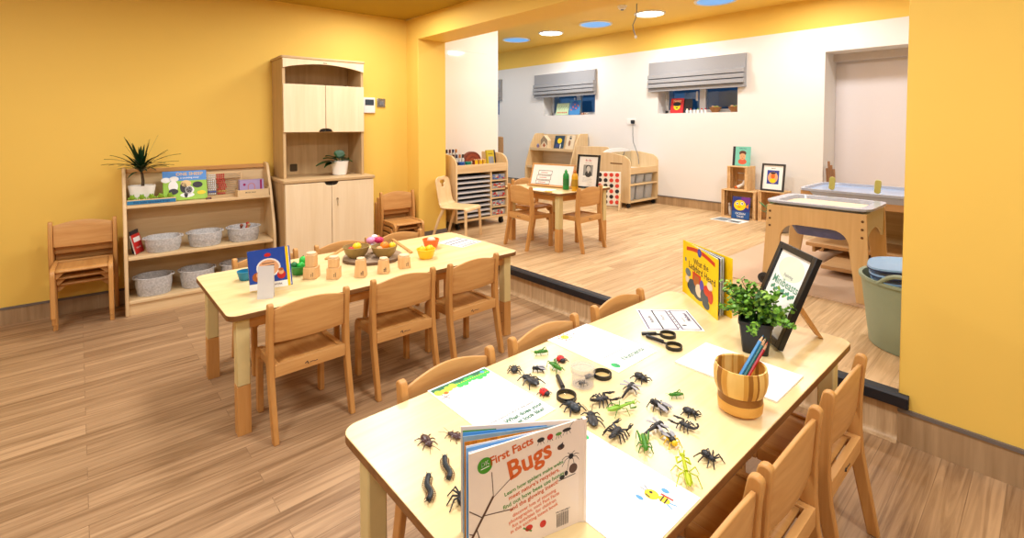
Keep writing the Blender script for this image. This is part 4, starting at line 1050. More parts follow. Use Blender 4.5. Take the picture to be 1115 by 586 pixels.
# ================================================================== foreground table: yellow book, frame, plant, cup
S = Vector((-1.155, 2.040, ZT)); 
C1 = at(781, 349, TT); S = at(744, 317.5, TT); C2 = at(797, 347, TT); S.z = ZT
HB2 = 0.243
t = thing('ladybird_book', 'open yellow picture book standing at the far end of the insect table', 'book', S, 0)
d1 = (C1 - S).to_2d(); d2 = (C2 - S).to_2d(); w1, w2 = d1.length, d2.length
a1, a2 = math.atan2(d1.y, d1.x), math.atan2(d2.y, d2.x)
X1 = Matrix.Rotation(a1, 4, 'Z'); yy = -0.0004
mb = MB(); mb.box(0, w1, 0, 0.003, 0, HB2, 0, X1)
pts = []
for k in range(9):
    u = k / 8; x = 0.035 + (w1 - 0.06) * u; pts.append((x, HB2 - 0.038 + 0.016 * math.sin(PI * u)))
bp(pts + [(x, z + 0.017) for x, z in reversed(pts)], 1); bp(circ(0.019, 16, w1 / 2, HB2 - 0.018), 2, 0.0002); bp(circ(0.010, 16, w1 / 2, HB2 - 0.016), 7, 0.0004)
put = lambda s, size, x, z, m, deg=0, width=1.0: mb.text(s, size, X1 @ T(x, yy, z) @ R('Y', -deg) @ UPRIGHT, m, 'CENTER', width)
put('What the', 0.038, w1 * 0.54, HB2 - 0.066, 3, 3); put('Ladybird Heard', 0.042, w1 * 0.56, HB2 - 0.100, 3, -2)
bp(circ(0.010, 12, 0.026, HB2 - 0.082), 4)
# plain farmyard shapes: a red door and round animals
bp([(w1 * .30, .075), (w1 * .30, .128), (w1 * .55, .128), (w1 * .55, .075)], 1); bp([(w1 * .35, .075), (w1 * .35, .118), (w1 * .50, .118), (w1 * .50, .075)], 8, 0.0002)
for x, z, rx, rz, m in ((.16, .108, .030, .018, 4), (.14, .075, .022, .016, 6), (.30, .056, .045, .034, 5), (.42, .088, .03, .02, 8), (.50, .060, .036, .028, 6), (.66, .052, .040, .030, 5), (.72, .085, .03, .022, 1), (.80, .112, .026, .018, 6), (.82, .072, .024, .030, 1), (.58, .090, .02, .025, 7), (.46, .035, .05, .018, 5), (.70, .026, .035, .02, 5), (.20, .050, .02, .016, 3)):
    bp(circ(rx, 14, w1 * x, z, rz), m, 0.0003 + 0.00003 * int(x * 20))
mb.build('front_board', [YELLOW, plain('book_red', (202, 52, 30), 0.4), plain('book_blue', (36, 70, 160), 0.4), INK, plain('book_grey', (104, 122, 130), 0.4), plain('book_slate', (52, 74, 92), 0.4), plain('book_cream', (232, 216, 190), 0.4), plain('book_violet', (90, 80, 180), 0.4), plain('book_tan', (176, 104, 50), 0.4)], t)
mb = MB(); mb.box(0, w2, -0.003, 0, 0, HB2, 0, Matrix.Rotation(a2, 4, 'Z')); mb.build('rear_board', YELLOW, t)
mb = MB(); mb.prism([(0.002, -0.003), (-0.004, 0.0), (-0.003, 0.006), (0.004, 0.004)], 0, HB2, 'z'); mb.build('spine', YELLOW, t)
for k, (f, m, g) in enumerate([(0.10, plain('cream_page2', (240, 220, 160), 0.5), 0.94), (0.22, PAPER, 0.93), (0.36, plain('navy_edge_page', (46, 48, 110), 0.5), 0.93), (0.42, PAPER, 0.93), (0.50, PAPER, 0.92), (0.60, plain('dark_green_page', (60, 84, 70), 0.5), 0.90), (0.68, PAPER, 0.91), (0.78, GINK, 0.90)]):
    mb = MB(); mb.box(0.004, w2 * g, 0, 0.001, 0.003, HB2 - 0.004, 0, Matrix.Rotation(a1 + (a2 - a1) * f, 4, 'Z')); mb.build('page', m, t)

def frame(label, loc, rot, w, h, tilt, deco=None, extra=(), leg=True, mat=BLACK, border=0.022, leg_m=None):
    t = thing('photo_frame', label, 'picture frame', loc, (math.radians(-tilt), 0, rot))
    mb = MB()
    for x0, x1, z0, z1 in ((-w / 2, -w / 2 + border, 0, h), (w / 2 - border, w / 2, 0, h), (-w / 2 + border, w / 2 - border, 0, border), (-w / 2 + border, w / 2 - border, h - border, h)):
        mb.box(x0, x1, -0.018, 0.002, z0, z1)
    mb.build('frame_moulding', mat, t, 0.002)
    mb = MB(); mb.box(-w / 2 + border, w / 2 - border, -0.008, 0.001, border, h - border)
    if deco: deco(mb, -0.0086, w, h)
    mb.build('print', [PAPER] + list(extra), t)
    if leg:
        tt = math.tan(math.radians(tilt)); zb = h * 0.55; dy = 0.36 * h + 0.05 * (tilt > 15)
        mb = MB(); mb.prism([(0.004, zb - 0.012), (0.004, zb + 0.012), (dy + 0.014, dy * tt + 0.004), (dy - 0.006, dy * tt + 0.004)], -0.014, 0.014, 'x'); mb.build('strut', leg_m or mat, t)
    return t
def deco_mini(mb, y, w, h):
    put_text(mb, 'Minibeasts', 0.042, 0.0, y, h * 0.60, 1, 0); put_text(mb, 'Exploring', 0.016, 0.0, y, h * 0.69, 2)
    mb.disc((0.0, y + 0.0002, h * 0.77), 0.085, 3, None, 20, 0.045)
    for k in range(14): mb.disc((-0.075 + 0.0115 * k, y, h * (0.51 + 0.02 * math.sin(k * 2.1))), 0.008, 1, None, 8)
    put_text(mb, 'Which bugs can you find today?', 0.010, 0, y, h * 0.30, 2)
BL = at(852, 384, TT); 
frame('black frame with green minibeast heading leaning behind the leafy plant', (BL.x - 0.128 * 0.7071, BL.y + 0.128 * 0.7071, ZT + 0.002), math.radians(-45), 0.256, 0.342, 21.5, deco_mini,
      (plain('sage_lettering', (86, 150, 122), 0.6), GINK, plain('faint_green_wash', (222, 234, 214), 0.7)), True, BLACK, 0.024, BEECH_V)

# leafy pot
pc = at(829, 383, TT)
t = thing('potted_plant', 'small leafy green plant in black pot beside the black frame', 'plant', (pc.x - 0.018, pc.y - 0.004, ZT))
mb = MB(); mb.lathe([(0.040, 0), (0.052, 0.098), (0.055, 0.098), (0.055, 0.110), (0.049, 0.110), (0.046, 0.095), (0, 0.095)], 32, 0, R('Z', 20), 1, 1, 6); mb.build('pot', SOFT_BLACK, t)
LEAF = plain('fresh_leaf', (104, 158, 44), 0.45, vary=0.5, scale=40); LEAF2 = plain('light_leaf', (142, 186, 62), 0.45, vary=0.3, scale=40); LEAF3 = plain('deep_leaf', (40, 84, 26), 0.5, vary=0.4, scale=40)
rnd = random.Random(3)
fr_c = Vector((BL.x - 0.0905, BL.y + 0.0905, ZT)); fr_n = Vector((-0.7071 * math.cos(math.radians(21.5)), -0.7071 * math.cos(math.radians(21.5)), math.sin(math.radians(21.5))))
pl_o = Vector((pc.x - 0.018, pc.y - 0.004, ZT))
def clear_of_frame(q): return (pl_o + q - fr_c).dot(fr_n) > 0.036
mb = MB(); ml = MB()
for k in range(34):
    a = rnd.uniform(0, 2 * PI); b = rnd.uniform(0.05, 1.75); L = rnd.uniform(0.105, 0.165)
    tip = Vector((math.cos(a) * math.sin(b), math.sin(a) * math.sin(b), math.cos(b) * 0.85)) * L + Vector((0, 0, 0.10))
    while not clear_of_frame(tip): tip = tip * 0.85 + Vector((0, 0, 0.014))
    mid = Vector((tip.x * 0.35, tip.y * 0.35, 0.10 + (tip.z - 0.10) * 0.6))
    mb.tube([(0.01 * math.cos(a), 0.01 * math.sin(a), 0.09), mid, tip], [0.0022, 0.0018, 0.001], 5)
    for q in range(17):
        f = 0.30 + 0.72 * q / 16; p = mid.lerp(tip, max(0, (f - 0.4) / 0.6)) if f > 0.4 else Vector((0.01 * math.cos(a), 0.01 * math.sin(a), 0.09)).lerp(mid, f / 0.4)
        for _ in range(2):
            n = Vector((rnd.uniform(-1, 1), rnd.uniform(-1, 1), rnd.uniform(0.1, 1.3))).normalized(); u = n.orthogonal().normalized(); w_ = n.cross(u); ra = rnd.uniform(0.0058, 0.0100)
            c = p + Vector((rnd.uniform(-1, 1), rnd.uniform(-1, 1), rnd.uniform(-0.6, 1))) * 0.014
            if not clear_of_frame(c): continue
            vs = [c + (u * math.cos(2 * PI * i / 7) + w_ * math.sin(2 * PI * i / 7) * 0.8) * ra + n * (0.0015 if i % 2 else -0.001) for i in range(7)]
            ml.add(vs, [tuple(range(7))], rnd.choice([0, 0, 0, 1, 2]))
mb.build('stem', LEAF3, t); ml.build('foliage', [LEAF, LEAF2, LEAF3], t)

# bamboo pencil cup
cc = Vector((-0.560, 1.335, ZT + 0.0055))
t = thing('pencil_cup', 'striped bamboo cup of coloured pencils on the white card', 'cup', cc)
mb = MB(); n = 72
mb.lathe([(0, 0), (0.052, 0), (0.056, 0.003), (0.058, 0.026), (0.0565, 0.029)], n, 3, cap=False); mb.lathe([(0.0565, 0.029), (0.0565, 0.048), (0.059, 0.050)], n, 4, cap=False)
b0 = len(mb.f); mb.lathe([(0.059, 0.050), (0.065, 0.064), (0.0685, 0.084), (0.068, 0.104), (0.0645, 0.120), (0.0620, 0.1205), (0.0600, 0.118), (0.0620, 0.100), (0.060, 0.07), (0.048, 0.012), (0.0, 0.012)], n, 0, cap=False)
rr = random.Random(11); colr = []
while len(colr) < n: colr += [rr.choice([0, 1, 2, 1, 0])] * rr.choice([1, 2, 2, 3])
for i in range(b0, len(mb.f)):
    mb.m[i] = colr[(i - b0) % n] if len(mb.f[i]) == 4 else 0
mb.build('cup_body', [wood('bamboo_mid', (206, 150, 62), (226, 176, 88), 'z', 0.35), wood('bamboo_pale', (236, 192, 102), (246, 210, 130), 'z', 0.35), wood('bamboo_dark', (138, 90, 32), (166, 112, 46), 'z', 0.35), wood('bamboo_base', (216, 158, 70), (232, 180, 92), 'x', 0.35), wood('bamboo_band', (130, 84, 34), (164, 112, 52), 'x', 0.4)], t)
PC = {'blue': (18, 104, 176), 'teal': (12, 120, 130), 'green': (14, 112, 74), 'navy': (22, 60, 130), 'red': (196, 26, 42), 'crimson': (176, 16, 36), 'sky': (46, 140, 206)}
order = ['sky', 'blue', 'teal', 'green', 'red', 'crimson']
fh = Vector((FWD.x, FWD.y, 0)).normalized()
dirc = (RIGHT * 0.073 + fh * 0.020 + Vector((0, 0, 0.105))).normalized()
side = (RIGHT - dirc * RIGHT.dot(dirc)).normalized(); upv = dirc.cross(side)
for k, nme in enumerate(order):
    offs = side * (-0.0116 + 0.0094 * (k // 2) + (0.0046 if k % 2 else 0)) + upv * (0.0046 if k % 2 else -0.0044)
    base = Vector((cc.x, cc.y, cc.z + 0.024)) - RIGHT * 0.0312 - fh * 0.008 + offs
    L = 0.198 - 0.007 * ((k * 2) % 3)
    q = dirc.to_track_quat('Z', 'Y')
    o = bpy.data.objects.new('pencil', None); COL.objects.link(o); o.location = base; o.rotation_euler = q.to_euler()
    tag(o, {'sky': 'light blue coloured pencil, leftmost in the bamboo cup', 'blue': 'bright blue coloured pencil in the bamboo cup', 'teal': 'teal coloured pencil in the bamboo cup', 'green': 'green coloured pencil in the bamboo cup', 'navy': 'navy coloured pencil in the bamboo cup', 'red': 'bright red coloured pencil in the bamboo cup', 'crimson': 'dark crimson coloured pencil in the bamboo cup'}[nme], 'pencil', 'coloured pencils in the bamboo cup')
    pm = plain('pencil_' + nme, PC[nme], 0.3)
    mb = MB(); mb.tube([(0, 0, 0), (0, 0, L - 0.018)], 0.0044, 6); mb.build('barrel', pm, o, sharp=20)
    mb = MB(); mb.tube([(0, 0, L - 0.018), (0, 0, L - 0.005)], [0.0043, 0.0016], 6); mb.build('sharpened_cone', plain('pencil_wood', (226, 184, 140), 0.6), o)
    mb = MB(); mb.tube([(0, 0, L - 0.005), (0, 0, L)], [0.0016, 0.0003], 6); mb.build('lead', pm, o)

# magnifiers
LENS = thin_clear('magnifier_lens', 0.03, (252, 250, 244), 0.02, 0, 0.1)
def magnifier(label, c, h, r=0.030):
    p = at(*c, TT); q = at(*h, TT); d = (q - p); ang = math.atan2(d.y, d.x); L = d.length
    t = thing('magnifying_glass', label, 'magnifying glass', (p.x, p.y, ZT), ang, 'black magnifying glasses on the insect table')
    mb = MB(); mb.lathe([(r - 0.003, 0.0), (r, 0.0), (r, 0.013), (r - 0.003, 0.013), (r - 0.003, 0.0)], 32); mb.build('rim', BLACK, t, 0.001)
    mb = MB(); mb.lathe([(0, 0.005), (r - 0.0035, 0.006), (r - 0.0035, 0.007), (0, 0.0095)], 28); mb.build('lens', LENS, t)
    mb = MB(); mb.tube([(r - 0.001, 0, 0.0068), (r + 0.012, 0, 0.0070), (r + 0.014, 0, 0.009), (L, 0, 0.0072)], [0.004, 0.004, 0.007, 0.0065], 10); mb.build('handle', BLACK, t, 0.001)
magnifier('black magnifying glass beside the red ladybird, handle pointing away', (616.7, 434), (607.0, 412.0), 0.0285)
magnifier('black magnifying glass with handle under the clear bug pot', (656, 410), (637.5, 413.5), 0.0285)
magnifier('black magnifying glass nearest the purple-boxed paper', (727.2, 366.5), (698.5, 365.5), 0.0285)
magnifier('black magnifying glass lying just below another, pointing at the paper', (733.8, 379.5), (704.0, 368.2), 0.0285)

# clear bug viewer
p = at(634.5, 419, TT)
t = thing('bug_viewer', 'clear plastic bug pot with lid holding a black spider', 'bug viewer', (p.x, p.y, ZT))
mb = MB(); mb.lathe([(0.0, 0.0), (0.033, 0.0), (0.034, 0.046), (0.0315, 0.046), (0.031, 0.003), (0, 0.003)], 32); mb.build('jar', CLEAR, t)
mb = MB(); mb.lathe([(0.0, 0.0585), (0.026, 0.057), (0.026, 0.0565), (0.0365, 0.0605), (0.0375, 0.0595), (0.0375, 0.042), (0.0352, 0.042), (0.0352, 0.054), (0.0, 0.054)], 36); mb.build('lid', CLEAR, t)

# ================================================================== toy insects
BK1 = plain('toy_black', (26, 26, 30), 0.4, vary=0.3, scale=120); BK2 = plain('toy_charcoal', (58, 60, 66), 0.4, vary=0.4, scale=160)
GR1 = plain('toy_green', (62, 130, 34), 0.4, vary=0.3, scale=120); GR2 = plain('toy_lime', (140, 190, 60), 0.4, vary=0.25, scale=120); GR3 = plain('toy_yellow_green', (176, 192, 20), 0.4, vary=0.2, scale=90)
RD1 = plain('toy_red', (206, 24, 22), 0.3); BR1 = plain('toy_brown', (66, 36, 34), 0.35, vary=0.3, scale=120); YL1 = plain('toy_yellow', (226, 190, 30), 0.4); WNG = plain('toy_wing_grey', (150, 150, 156), 0.4, vary=0.4, scale=160)
SLATE = plain('toy_slate', (26, 38, 46), 0.4, vary=0.25, scale=120)
G_BUG = 'toy insects on the foreground table'
def bug(kind, label, tail, head, body, limb=None, wing=None, scale=1.0):
    a = at(*tail, TT + 0.006); b = at(*head, TT + 0.006); d = b - a; L = d.length * scale * {'scorpion': 1.3, 'fly': 1.15, 'beetle': 1.1, 'spider': 1.3, 'dragonfly': 1.1, 'cockroach': 1.1}.get(kind, 1.0); c = (a + b) / 2
    t = thing('toy_' + kind, label, {'scorpion': 'toy scorpion', 'spider': 'toy spider', 'grasshopper': 'toy grasshopper', 'mantis': 'toy mantis', 'centipede': 'toy centipede', 'ladybird': 'toy ladybird'}.get(kind, 'toy insect'), (c.x, c.y, ZT), math.atan2(d.y, d.x) - PI / 2, G_BUG)
    limb = limb or body; S_ = Matrix.Scale(L, 4)
    def E(mb, y, z, rx, ry, rz, m=0, x=0): mb.ell((x, y, z), (rx, ry, rz), m, S_, 10, 7)
    def leg(y0, y1, sp, zk, m=limb, r=0.022, x0=0.10, z0=0.16, name='leg', kn=0.55, foot=0.012):
        for sx in (-1, 1):
            mb = MB(); mb.tube([(sx * x0, y0, z0), (sx * (x0 + (sp - x0) * kn), y0 + (y1 - y0) * kn, zk), (sx * sp, y1, foot)], [r * 1.35, r * 1.25, r * 0.8], 5, 0, S_); mb.build(name, m, t)
    def ant(y0, y1, sp, z1=0.25, r=0.012, z0=0.2):
        for sx in (-1, 1):
            mb = MB(); mb.tube([(sx * 0.05, y0, z0), (sx * sp * 0.6, (y0 + y1) / 2, z1), (sx * sp, y1, z1 * 0.8)], r, 4, 0, S_); mb.build('antenna', limb, t)
    mb = MB(); ms = [body]
    if kind == 'spider':
        E(mb, -0.14, 0.20, 0.20, 0.26, 0.17); E(mb, 0.20, 0.17, 0.15, 0.17, 0.12); E(mb, 0.36, 0.15, 0.05, 0.05, 0.05); mb.build('body', ms, t)
        for y0, y1, sp in ((0.26, 0.62, 0.40), (0.22, 0.36, 0.58), (0.14, -0.14, 0.60), (0.08, -0.50, 0.48)): leg(y0, y1, sp, 0.30, r=0.030)
    elif kind == 'scorpion':
        E(mb, 0.02, 0.14, 0.13, 0.26, 0.09); E(mb, 0.24, 0.14, 0.11, 0.12, 0.08); E(mb, -0.18, 0.14, 0.10, 0.14, 0.08); mb.build('body', ms, t)
        mb = MB(); pts = [(0, -0.26, 0.14), (0.0, -0.42, 0.17), (0.05, -0.54, 0.24), (0.14, -0.56, 0.30), (0.22, -0.48, 0.33), (0.24, -0.38, 0.30)]
        mb.tube(pts, [0.07, 0.06, 0.055, 0.05, 0.05, 0.012], 7, 0, S_); mb.build('tail', body, t)
        for sx in (-1, 1):
            mb = MB(); mb.tube([(sx * 0.09, 0.28, 0.14), (sx * 0.30, 0.34, 0.19), (sx * 0.27, 0.52, 0.17)], [0.032, 0.036, 0.05], 6, 0, S_); mb.ell((sx * 0.26, 0.60, 0.16), (0.065, 0.11, 0.06), 0, S_)
            mb.tube([(sx * 0.28, 0.66, 0.16), (sx * 0.29, 0.78, 0.16), (sx * 0.25, 0.86, 0.16)], [0.03, 0.026, 0.008], 5, 0, S_); mb.tube([(sx * 0.22, 0.66, 0.16), (sx * 0.19, 0.76, 0.16), (sx * 0.22, 0.84, 0.16)], [0.024, 0.02, 0.006], 5, 0, S_); mb.build('pincer', body, t)
        for y0, y1, sp in ((0.20, 0.30, 0.40), (0.10, 0.08, 0.44), (0.0, -0.14, 0.44), (-0.08, -0.32, 0.38)): leg(y0, y1, sp, 0.22, r=0.026)
    elif kind == 'grasshopper':
        E(mb, 0.36, 0.20, 0.10, 0.14, 0.11); E(mb, 0.14, 0.20, 0.11, 0.20, 0.12); E(mb, -0.18, 0.19, 0.10, 0.34, 0.11); mb.build('body', ms, t)
        for sx in (-1, 1):
            mb = MB(); mb.prism([(-0.52, 0.20), (-0.1, 0.14), (0.14, 0.20), (0.10, 0.30), (-0.2, 0.30)], sx * 0.10, sx * 0.125, 'x', 0, S_); mb.build('wing', wing or body, t)
            mb = MB(); mb.tube([(sx * 0.12, -0.02, 0.18), (sx * 0.22, -0.34, 0.40), (sx * 0.24, -0.40, 0.36), (sx * 0.26, -0.44, 0.012)], [0.055, 0.03, 0.02, 0.016], 6, 0, S_); mb.build('leg', limb, t)
        leg(0.24, 0.42, 0.28, 0.20, r=0.022); leg(0.10, 0.06, 0.30, 0.20, r=0.022); ant(0.46, 0.72, 0.12, 0.26)
    elif kind == 'mantis':
        E(mb, 0.44, 0.24, 0.07, 0.055, 0.05); mb.tube([(0, 0.40, 0.23), (0, 0.15, 0.20), (0, -0.05, 0.16)], [0.03, 0.045, 0.05], 7, 0, S_); E(mb, -0.26, 0.13, 0.075, 0.26, 0.07); mb.build('body', ms, t)
        for sx in (-1, 1):
            mb = MB(); mb.tube([(sx * 0.03, 0.30, 0.20), (sx * 0.16, 0.24, 0.16), (sx * 0.15, 0.44, 0.16), (sx * 0.06, 0.52, 0.13)], [0.022, 0.026, 0.028, 0.012], 6, 0, S_); mb.build('foreleg', limb, t)
            mb = MB(); mb.prism([(-0.55, 0.14), (-0.2, 0.10), (0.0, 0.16), (-0.1, 0.22)], sx * 0.065, sx * 0.08, 'x', 0, S_); mb.build('wing', wing or body, t)
        leg(-0.02, 0.12, 0.34, 0.22, r=0.013); leg(-0.10, -0.40, 0.30, 0.22, r=0.013); ant(0.48, 0.62, 0.10, 0.3)
    elif kind == 'ladybird':
        E(mb, -0.05, 0.16, 0.34, 0.40, 0.26); E(mb, 0.36, 0.15, 0.20, 0.14, 0.14, 1); E(mb, 0.25, 0.17, 0.26, 0.12, 0.16, 1)
        for x, y in ((0.14, 0.08), (-0.14, 0.08), (0.18, -0.16), (-0.18, -0.16), (0.09, -0.32), (-0.09, -0.32)):
            zz = 0.16 + 0.26 * math.sqrt(max(0, 1 - (x / 0.34) ** 2 - ((y + 0.05) / 0.40) ** 2)); mb.ell((x, y, zz - 0.005), (0.055, 0.055, 0.02), 1, S_, 8, 5)
        mb.build('body', [body, BK1], t)
        for y0, y1, sp in ((0.2, 0.36, 0.50), (0.02, 0.02, 0.54), (-0.18, -0.34, 0.50)): leg(y0, y1, sp, 0.14, BK1, 0.03, 0.24, 0.10)
        ant(0.44, 0.60, 0.14, 0.18)
    elif kind == 'cockroach':
        E(mb, -0.10, 0.12, 0.20, 0.38, 0.09); E(mb, 0.26, 0.12, 0.17, 0.14, 0.085); E(mb, 0.40, 0.10, 0.09, 0.07, 0.06); mb.tube([(0, 0.2, 0.212), (0, -0.45, 0.18)], 0.012, 4, 1, S_); mb.build('body', [body, limb], t)
        for y0, y1, sp in ((0.24, 0.40, 0.36), (0.08, -0.02, 0.42), (-0.08, -0.42, 0.40)): leg(y0, y1, sp, 0.14, r=0.022)
        ant(0.44, 0.95, 0.22, 0.14, 0.012, 0.10)
    elif kind == 'dragonfly':
        E(mb, 0.34, 0.18, 0.12, 0.10, 0.10); E(mb, 0.18, 0.18, 0.11, 0.15, 0.11); mb.tube([(0, 0.08, 0.18), (0, -0.2, 0.15), (0, -0.5, 0.08)], [0.06, 0.05, 0.035], 7, 0, S_); mb.build('body', ms, t)
        for sx in (-1, 1):
            for y, dy in ((0.26, 0.06), (0.14, -0.10)):
                mb = MB(); mb.prism([(sx * 0.06, y - 0.04), (sx * 0.30, y + dy - 0.07), (sx * 0.36, y + dy), (sx * 0.30, y + dy + 0.05), (sx * 0.06, y + 0.04)][::sx], 0.235, 0.25, 'z', 0, S_); mb.build('wing', wing or WNG, t)
        for y0, y1, sp in ((0.28, 0.46, 0.22), (0.18, 0.12, 0.26)): leg(y0, y1, sp, 0.12, r=0.018)
    elif kind == 'fly':
        E(mb, 0.36, 0.20, 0.15, 0.12, 0.13, 1); E(mb, 0.12, 0.21, 0.17, 0.20, 0.16); E(mb, -0.22, 0.17, 0.17, 0.28, 0.13); mb.build('body', [body, limb], t)
        for sx in (-1, 1):
            mb = MB(); mb.prism([(sx * 0.06, 0.12), (sx * 0.28, -0.10), (sx * 0.32, -0.40), (sx * 0.20, -0.56), (sx * 0.08, -0.30)][::-sx], 0.30, 0.315, 'z', 0, S_ @ R('X', 8)); mb.build('wing', wing or WNG, t)
        for y0, y1, sp in ((0.22, 0.46, 0.34), (0.10, 0.06, 0.42), (0.0, -0.36, 0.40)): leg(y0, y1, sp, 0.26, r=0.026)
    else:   # beetle: domed wing cases
        E(mb, -0.14, 0.18, 0.27, 0.36, 0.19); E(mb, 0.24, 0.17, 0.22, 0.15, 0.14); E(mb, 0.40, 0.14, 0.12, 0.10, 0.09); mb.tube([(0, 0.15, 0.31), (0, -0.14, 0.372), (0, -0.40, 0.30)], 0.012, 4, 1, S_); mb.build('body', [body, wing or limb], t)
        for y0, y1, sp in ((0.26, 0.48, 0.46), (0.06, 0.02, 0.54), (-0.12, -0.44, 0.50)): leg(y0, y1, sp, 0.20, r=0.034, x0=0.18)
        for sx in (-1, 1):
            mb = MB(); mb.tube([(sx * 0.06, 0.46, 0.14), (sx * 0.14, 0.58, 0.15), (sx * 0.06, 0.68, 0.16)], [0.03, 0.026, 0.01], 5, 0, S_); mb.build('jaw', limb, t)
    return t
bug('beetle', 'small black toy beetle nearest the table edge above the green-bordered worksheet', (559.8, 405.5), (560.3, 399), BK1)
bug('grasshopper', 'green toy grasshopper closest to the table edge, beside the chair backs', (597.5, 383.5), (580.5, 385), GR1, None, GR1, 0.9)
bug('ladybird', 'red toy ladybird with black head left of the sunny worksheet', (607, 388), (615, 395), RD1, BK1, None, 0.85)
bug('grasshopper', 'green toy grasshopper between red ladybird and clear bug pot', (598, 396), (612, 405), GR1, None, GR1, 0.9)
bug('fly', 'black and grey toy fly left of the grasshopper beside the bug pot', (593, 402), (580, 402), BK1, BK1, WNG)
bug('cockroach', 'long black toy cricket beside the smaller red ladybird', (586, 420), (570, 409.5), BK1)
bug('ladybird', 'red toy ladybird beside the magnifier rim near the worksheet', (587.5, 424.5), (598, 430), RD1, BK1)
bug('scorpion', 'black toy scorpion right of the round magnifier, in front of bug pot', (646, 438), (663, 434), BK1)
bug('beetle', 'black toy stag beetle below the sunny worksheet logo', (692, 408), (704, 415), BK1, BK1)
bug('dragonfly', 'black toy dragonfly beneath the stag beetle, tail to the lower left', (678, 433), (690, 421), BK1)
bug('grasshopper', 'green toy grasshopper left of the bamboo cup', (745, 430), (727, 431), GR1, None, GR1, 0.85)
bug('mantis', 'pale green toy stick mantis in the middle of the insects', (660, 449), (693, 443), GR2, GR1, GR2, 0.9)
bug('fly', 'black toy wasp left of the grasshopper near the cup', (727, 448), (709, 439), BK1, BK1, WNG)
bug('cockroach', 'black toy ant standing behind the top corner of the bugs book', (647.5, 465), (642.5, 449), BK1)
bug('scorpion', 'black toy scorpion with raised claws above the bee worksheet', (665, 478), (676, 467), BK1)
bug('dragonfly', 'grey and black toy dragonfly next to the green grasshopper facing down', (701, 474), (722, 464), BK1, BK1, WNG)
bug('beetle', 'black and white toy beetle closest to the base of the bamboo cup', (744, 446), (760, 452), BK1, BK1, WNG)
bug('scorpion', 'black toy scorpion below the black and white beetle', (755, 468), (739, 460), BK1)
bug('fly', 'black toy bumblebee with yellow collar above the mantis', (726, 473), (736, 487), BK1, YL1, WNG, 0.9)
bug('grasshopper', 'green toy grasshopper pointing towards the bee worksheet', (699, 474), (704, 494), GR1, GR1, GR2, 0.9)
bug('mantis', 'large yellow-green toy praying mantis near the right table edge', (752, 534), (742, 500), GR3, GR3, GR3, 0.92)
bug('spider', 'black toy spider alone by the right edge of the insect table', (764, 493), (779, 503), BK1, BK1, None, 1.0)
bug('cockroach', 'brown toy cockroach near the white corner of the table', (460, 474), (469, 486), BR1)
bug('cockroach', 'brown toy cockroach half hidden behind the open bugs book', (503, 477), (488, 471), BR1)
bug('beetle', 'dark blue toy beetle peeping over the bugs book spine', (630, 449), (618, 439), SLATE, BK1, WNG)
bug('spider', 'black toy spider mostly hidden behind the left edge of bugs book', (503, 552), (503, 536), BK1)
p = at(634.5, 421, TT)
o = bug('spider', 'small black toy spider sitting inside the clear bug pot', (630, 420), (638, 418), BK1, BK1, None, 0.85); o.location.z = ZT + 0.0035; o.location.x, o.location.y = p.x - 0.003, p.y + 0.0
def centipede(label, px):
    P_ = [at(*q, TT + 0.006) for q in px]; c = sum(P_, Vector()) / len(P_)
    t = thing('toy_centipede', label, 'toy centipede', (c.x, c.y, ZT), 0, G_BUG)
    # smooth path
    path = []
    n = len(P_)
    for i in range(n - 1):
        p0, p1, p2, p3 = P_[max(i - 1, 0)], P_[i], P_[i + 1], P_[min(i + 2, n - 1)]
        for k in range(6):
            u = k / 6; path.append(0.5 * ((2 * p1) + (p2 - p0) * u + (2 * p0 - 5 * p1 + 4 * p2 - p3) * u * u + (3 * p1 - p0 - 3 * p2 + p3) * u ** 3))
    path.append(P_[-1]); path = [q - c for q in path]
    mb = MB(); rad = []
    for i in range(len(path)): rad.append(0.0062 * (1.0 if i % 2 else 0.82) * (0.75 if i in (0, len(path) - 1) else 1))
    for q in path: q.z = 0.0068
    mb.tube(path, rad, 8); mb.ell((path[0].x, path[0].y, 0.007), (0.0066, 0.0066, 0.006)); mb.build('body', SLATE, t)
    for i in range(1, len(path) - 1):
        d = (path[i + 1] - path[i - 1]).normalized(); s_ = Vector((-d.y, d.x, 0))
        for sx in (-1, 1):
            mb = MB(); mb.tube([path[i] + s_ * sx * 0.004, path[i] + s_ * sx * 0.0085 + Vector((0, 0, 0.000)), path[i] + s_ * sx * 0.0105 + Vector((0, 0, -0.0055))], [0.0010, 0.0008, 0.0005], 4); mb.build('leg', plain('toy_leg_rust', (120, 84, 40), 0.5), t)
    for e, o_ in ((0, 1), (-1, -2)):
        d = (path[e] - path[o_]).normalized(); s_ = Vector((-d.y, d.x, 0))
        for sx in (-1, 1):
            mb = MB(); mb.tube([path[e] + s_ * sx * 0.002, path[e] + d * 0.010 + s_ * sx * 0.006 + Vector((0, 0, 0.002))], [0.0012, 0.0005], 4); mb.build('antenna', SLATE, t)
centipede('dark toy centipede curved in an S, nearest the table corner', [(466.5, 519), (464.8, 528), (469.2, 537), (466.5, 545)])
centipede('dark toy centipede lying between the other centipede and bugs book', [(484.2, 499), (484.8, 506.5), (490, 515), (488.3, 521.5)])
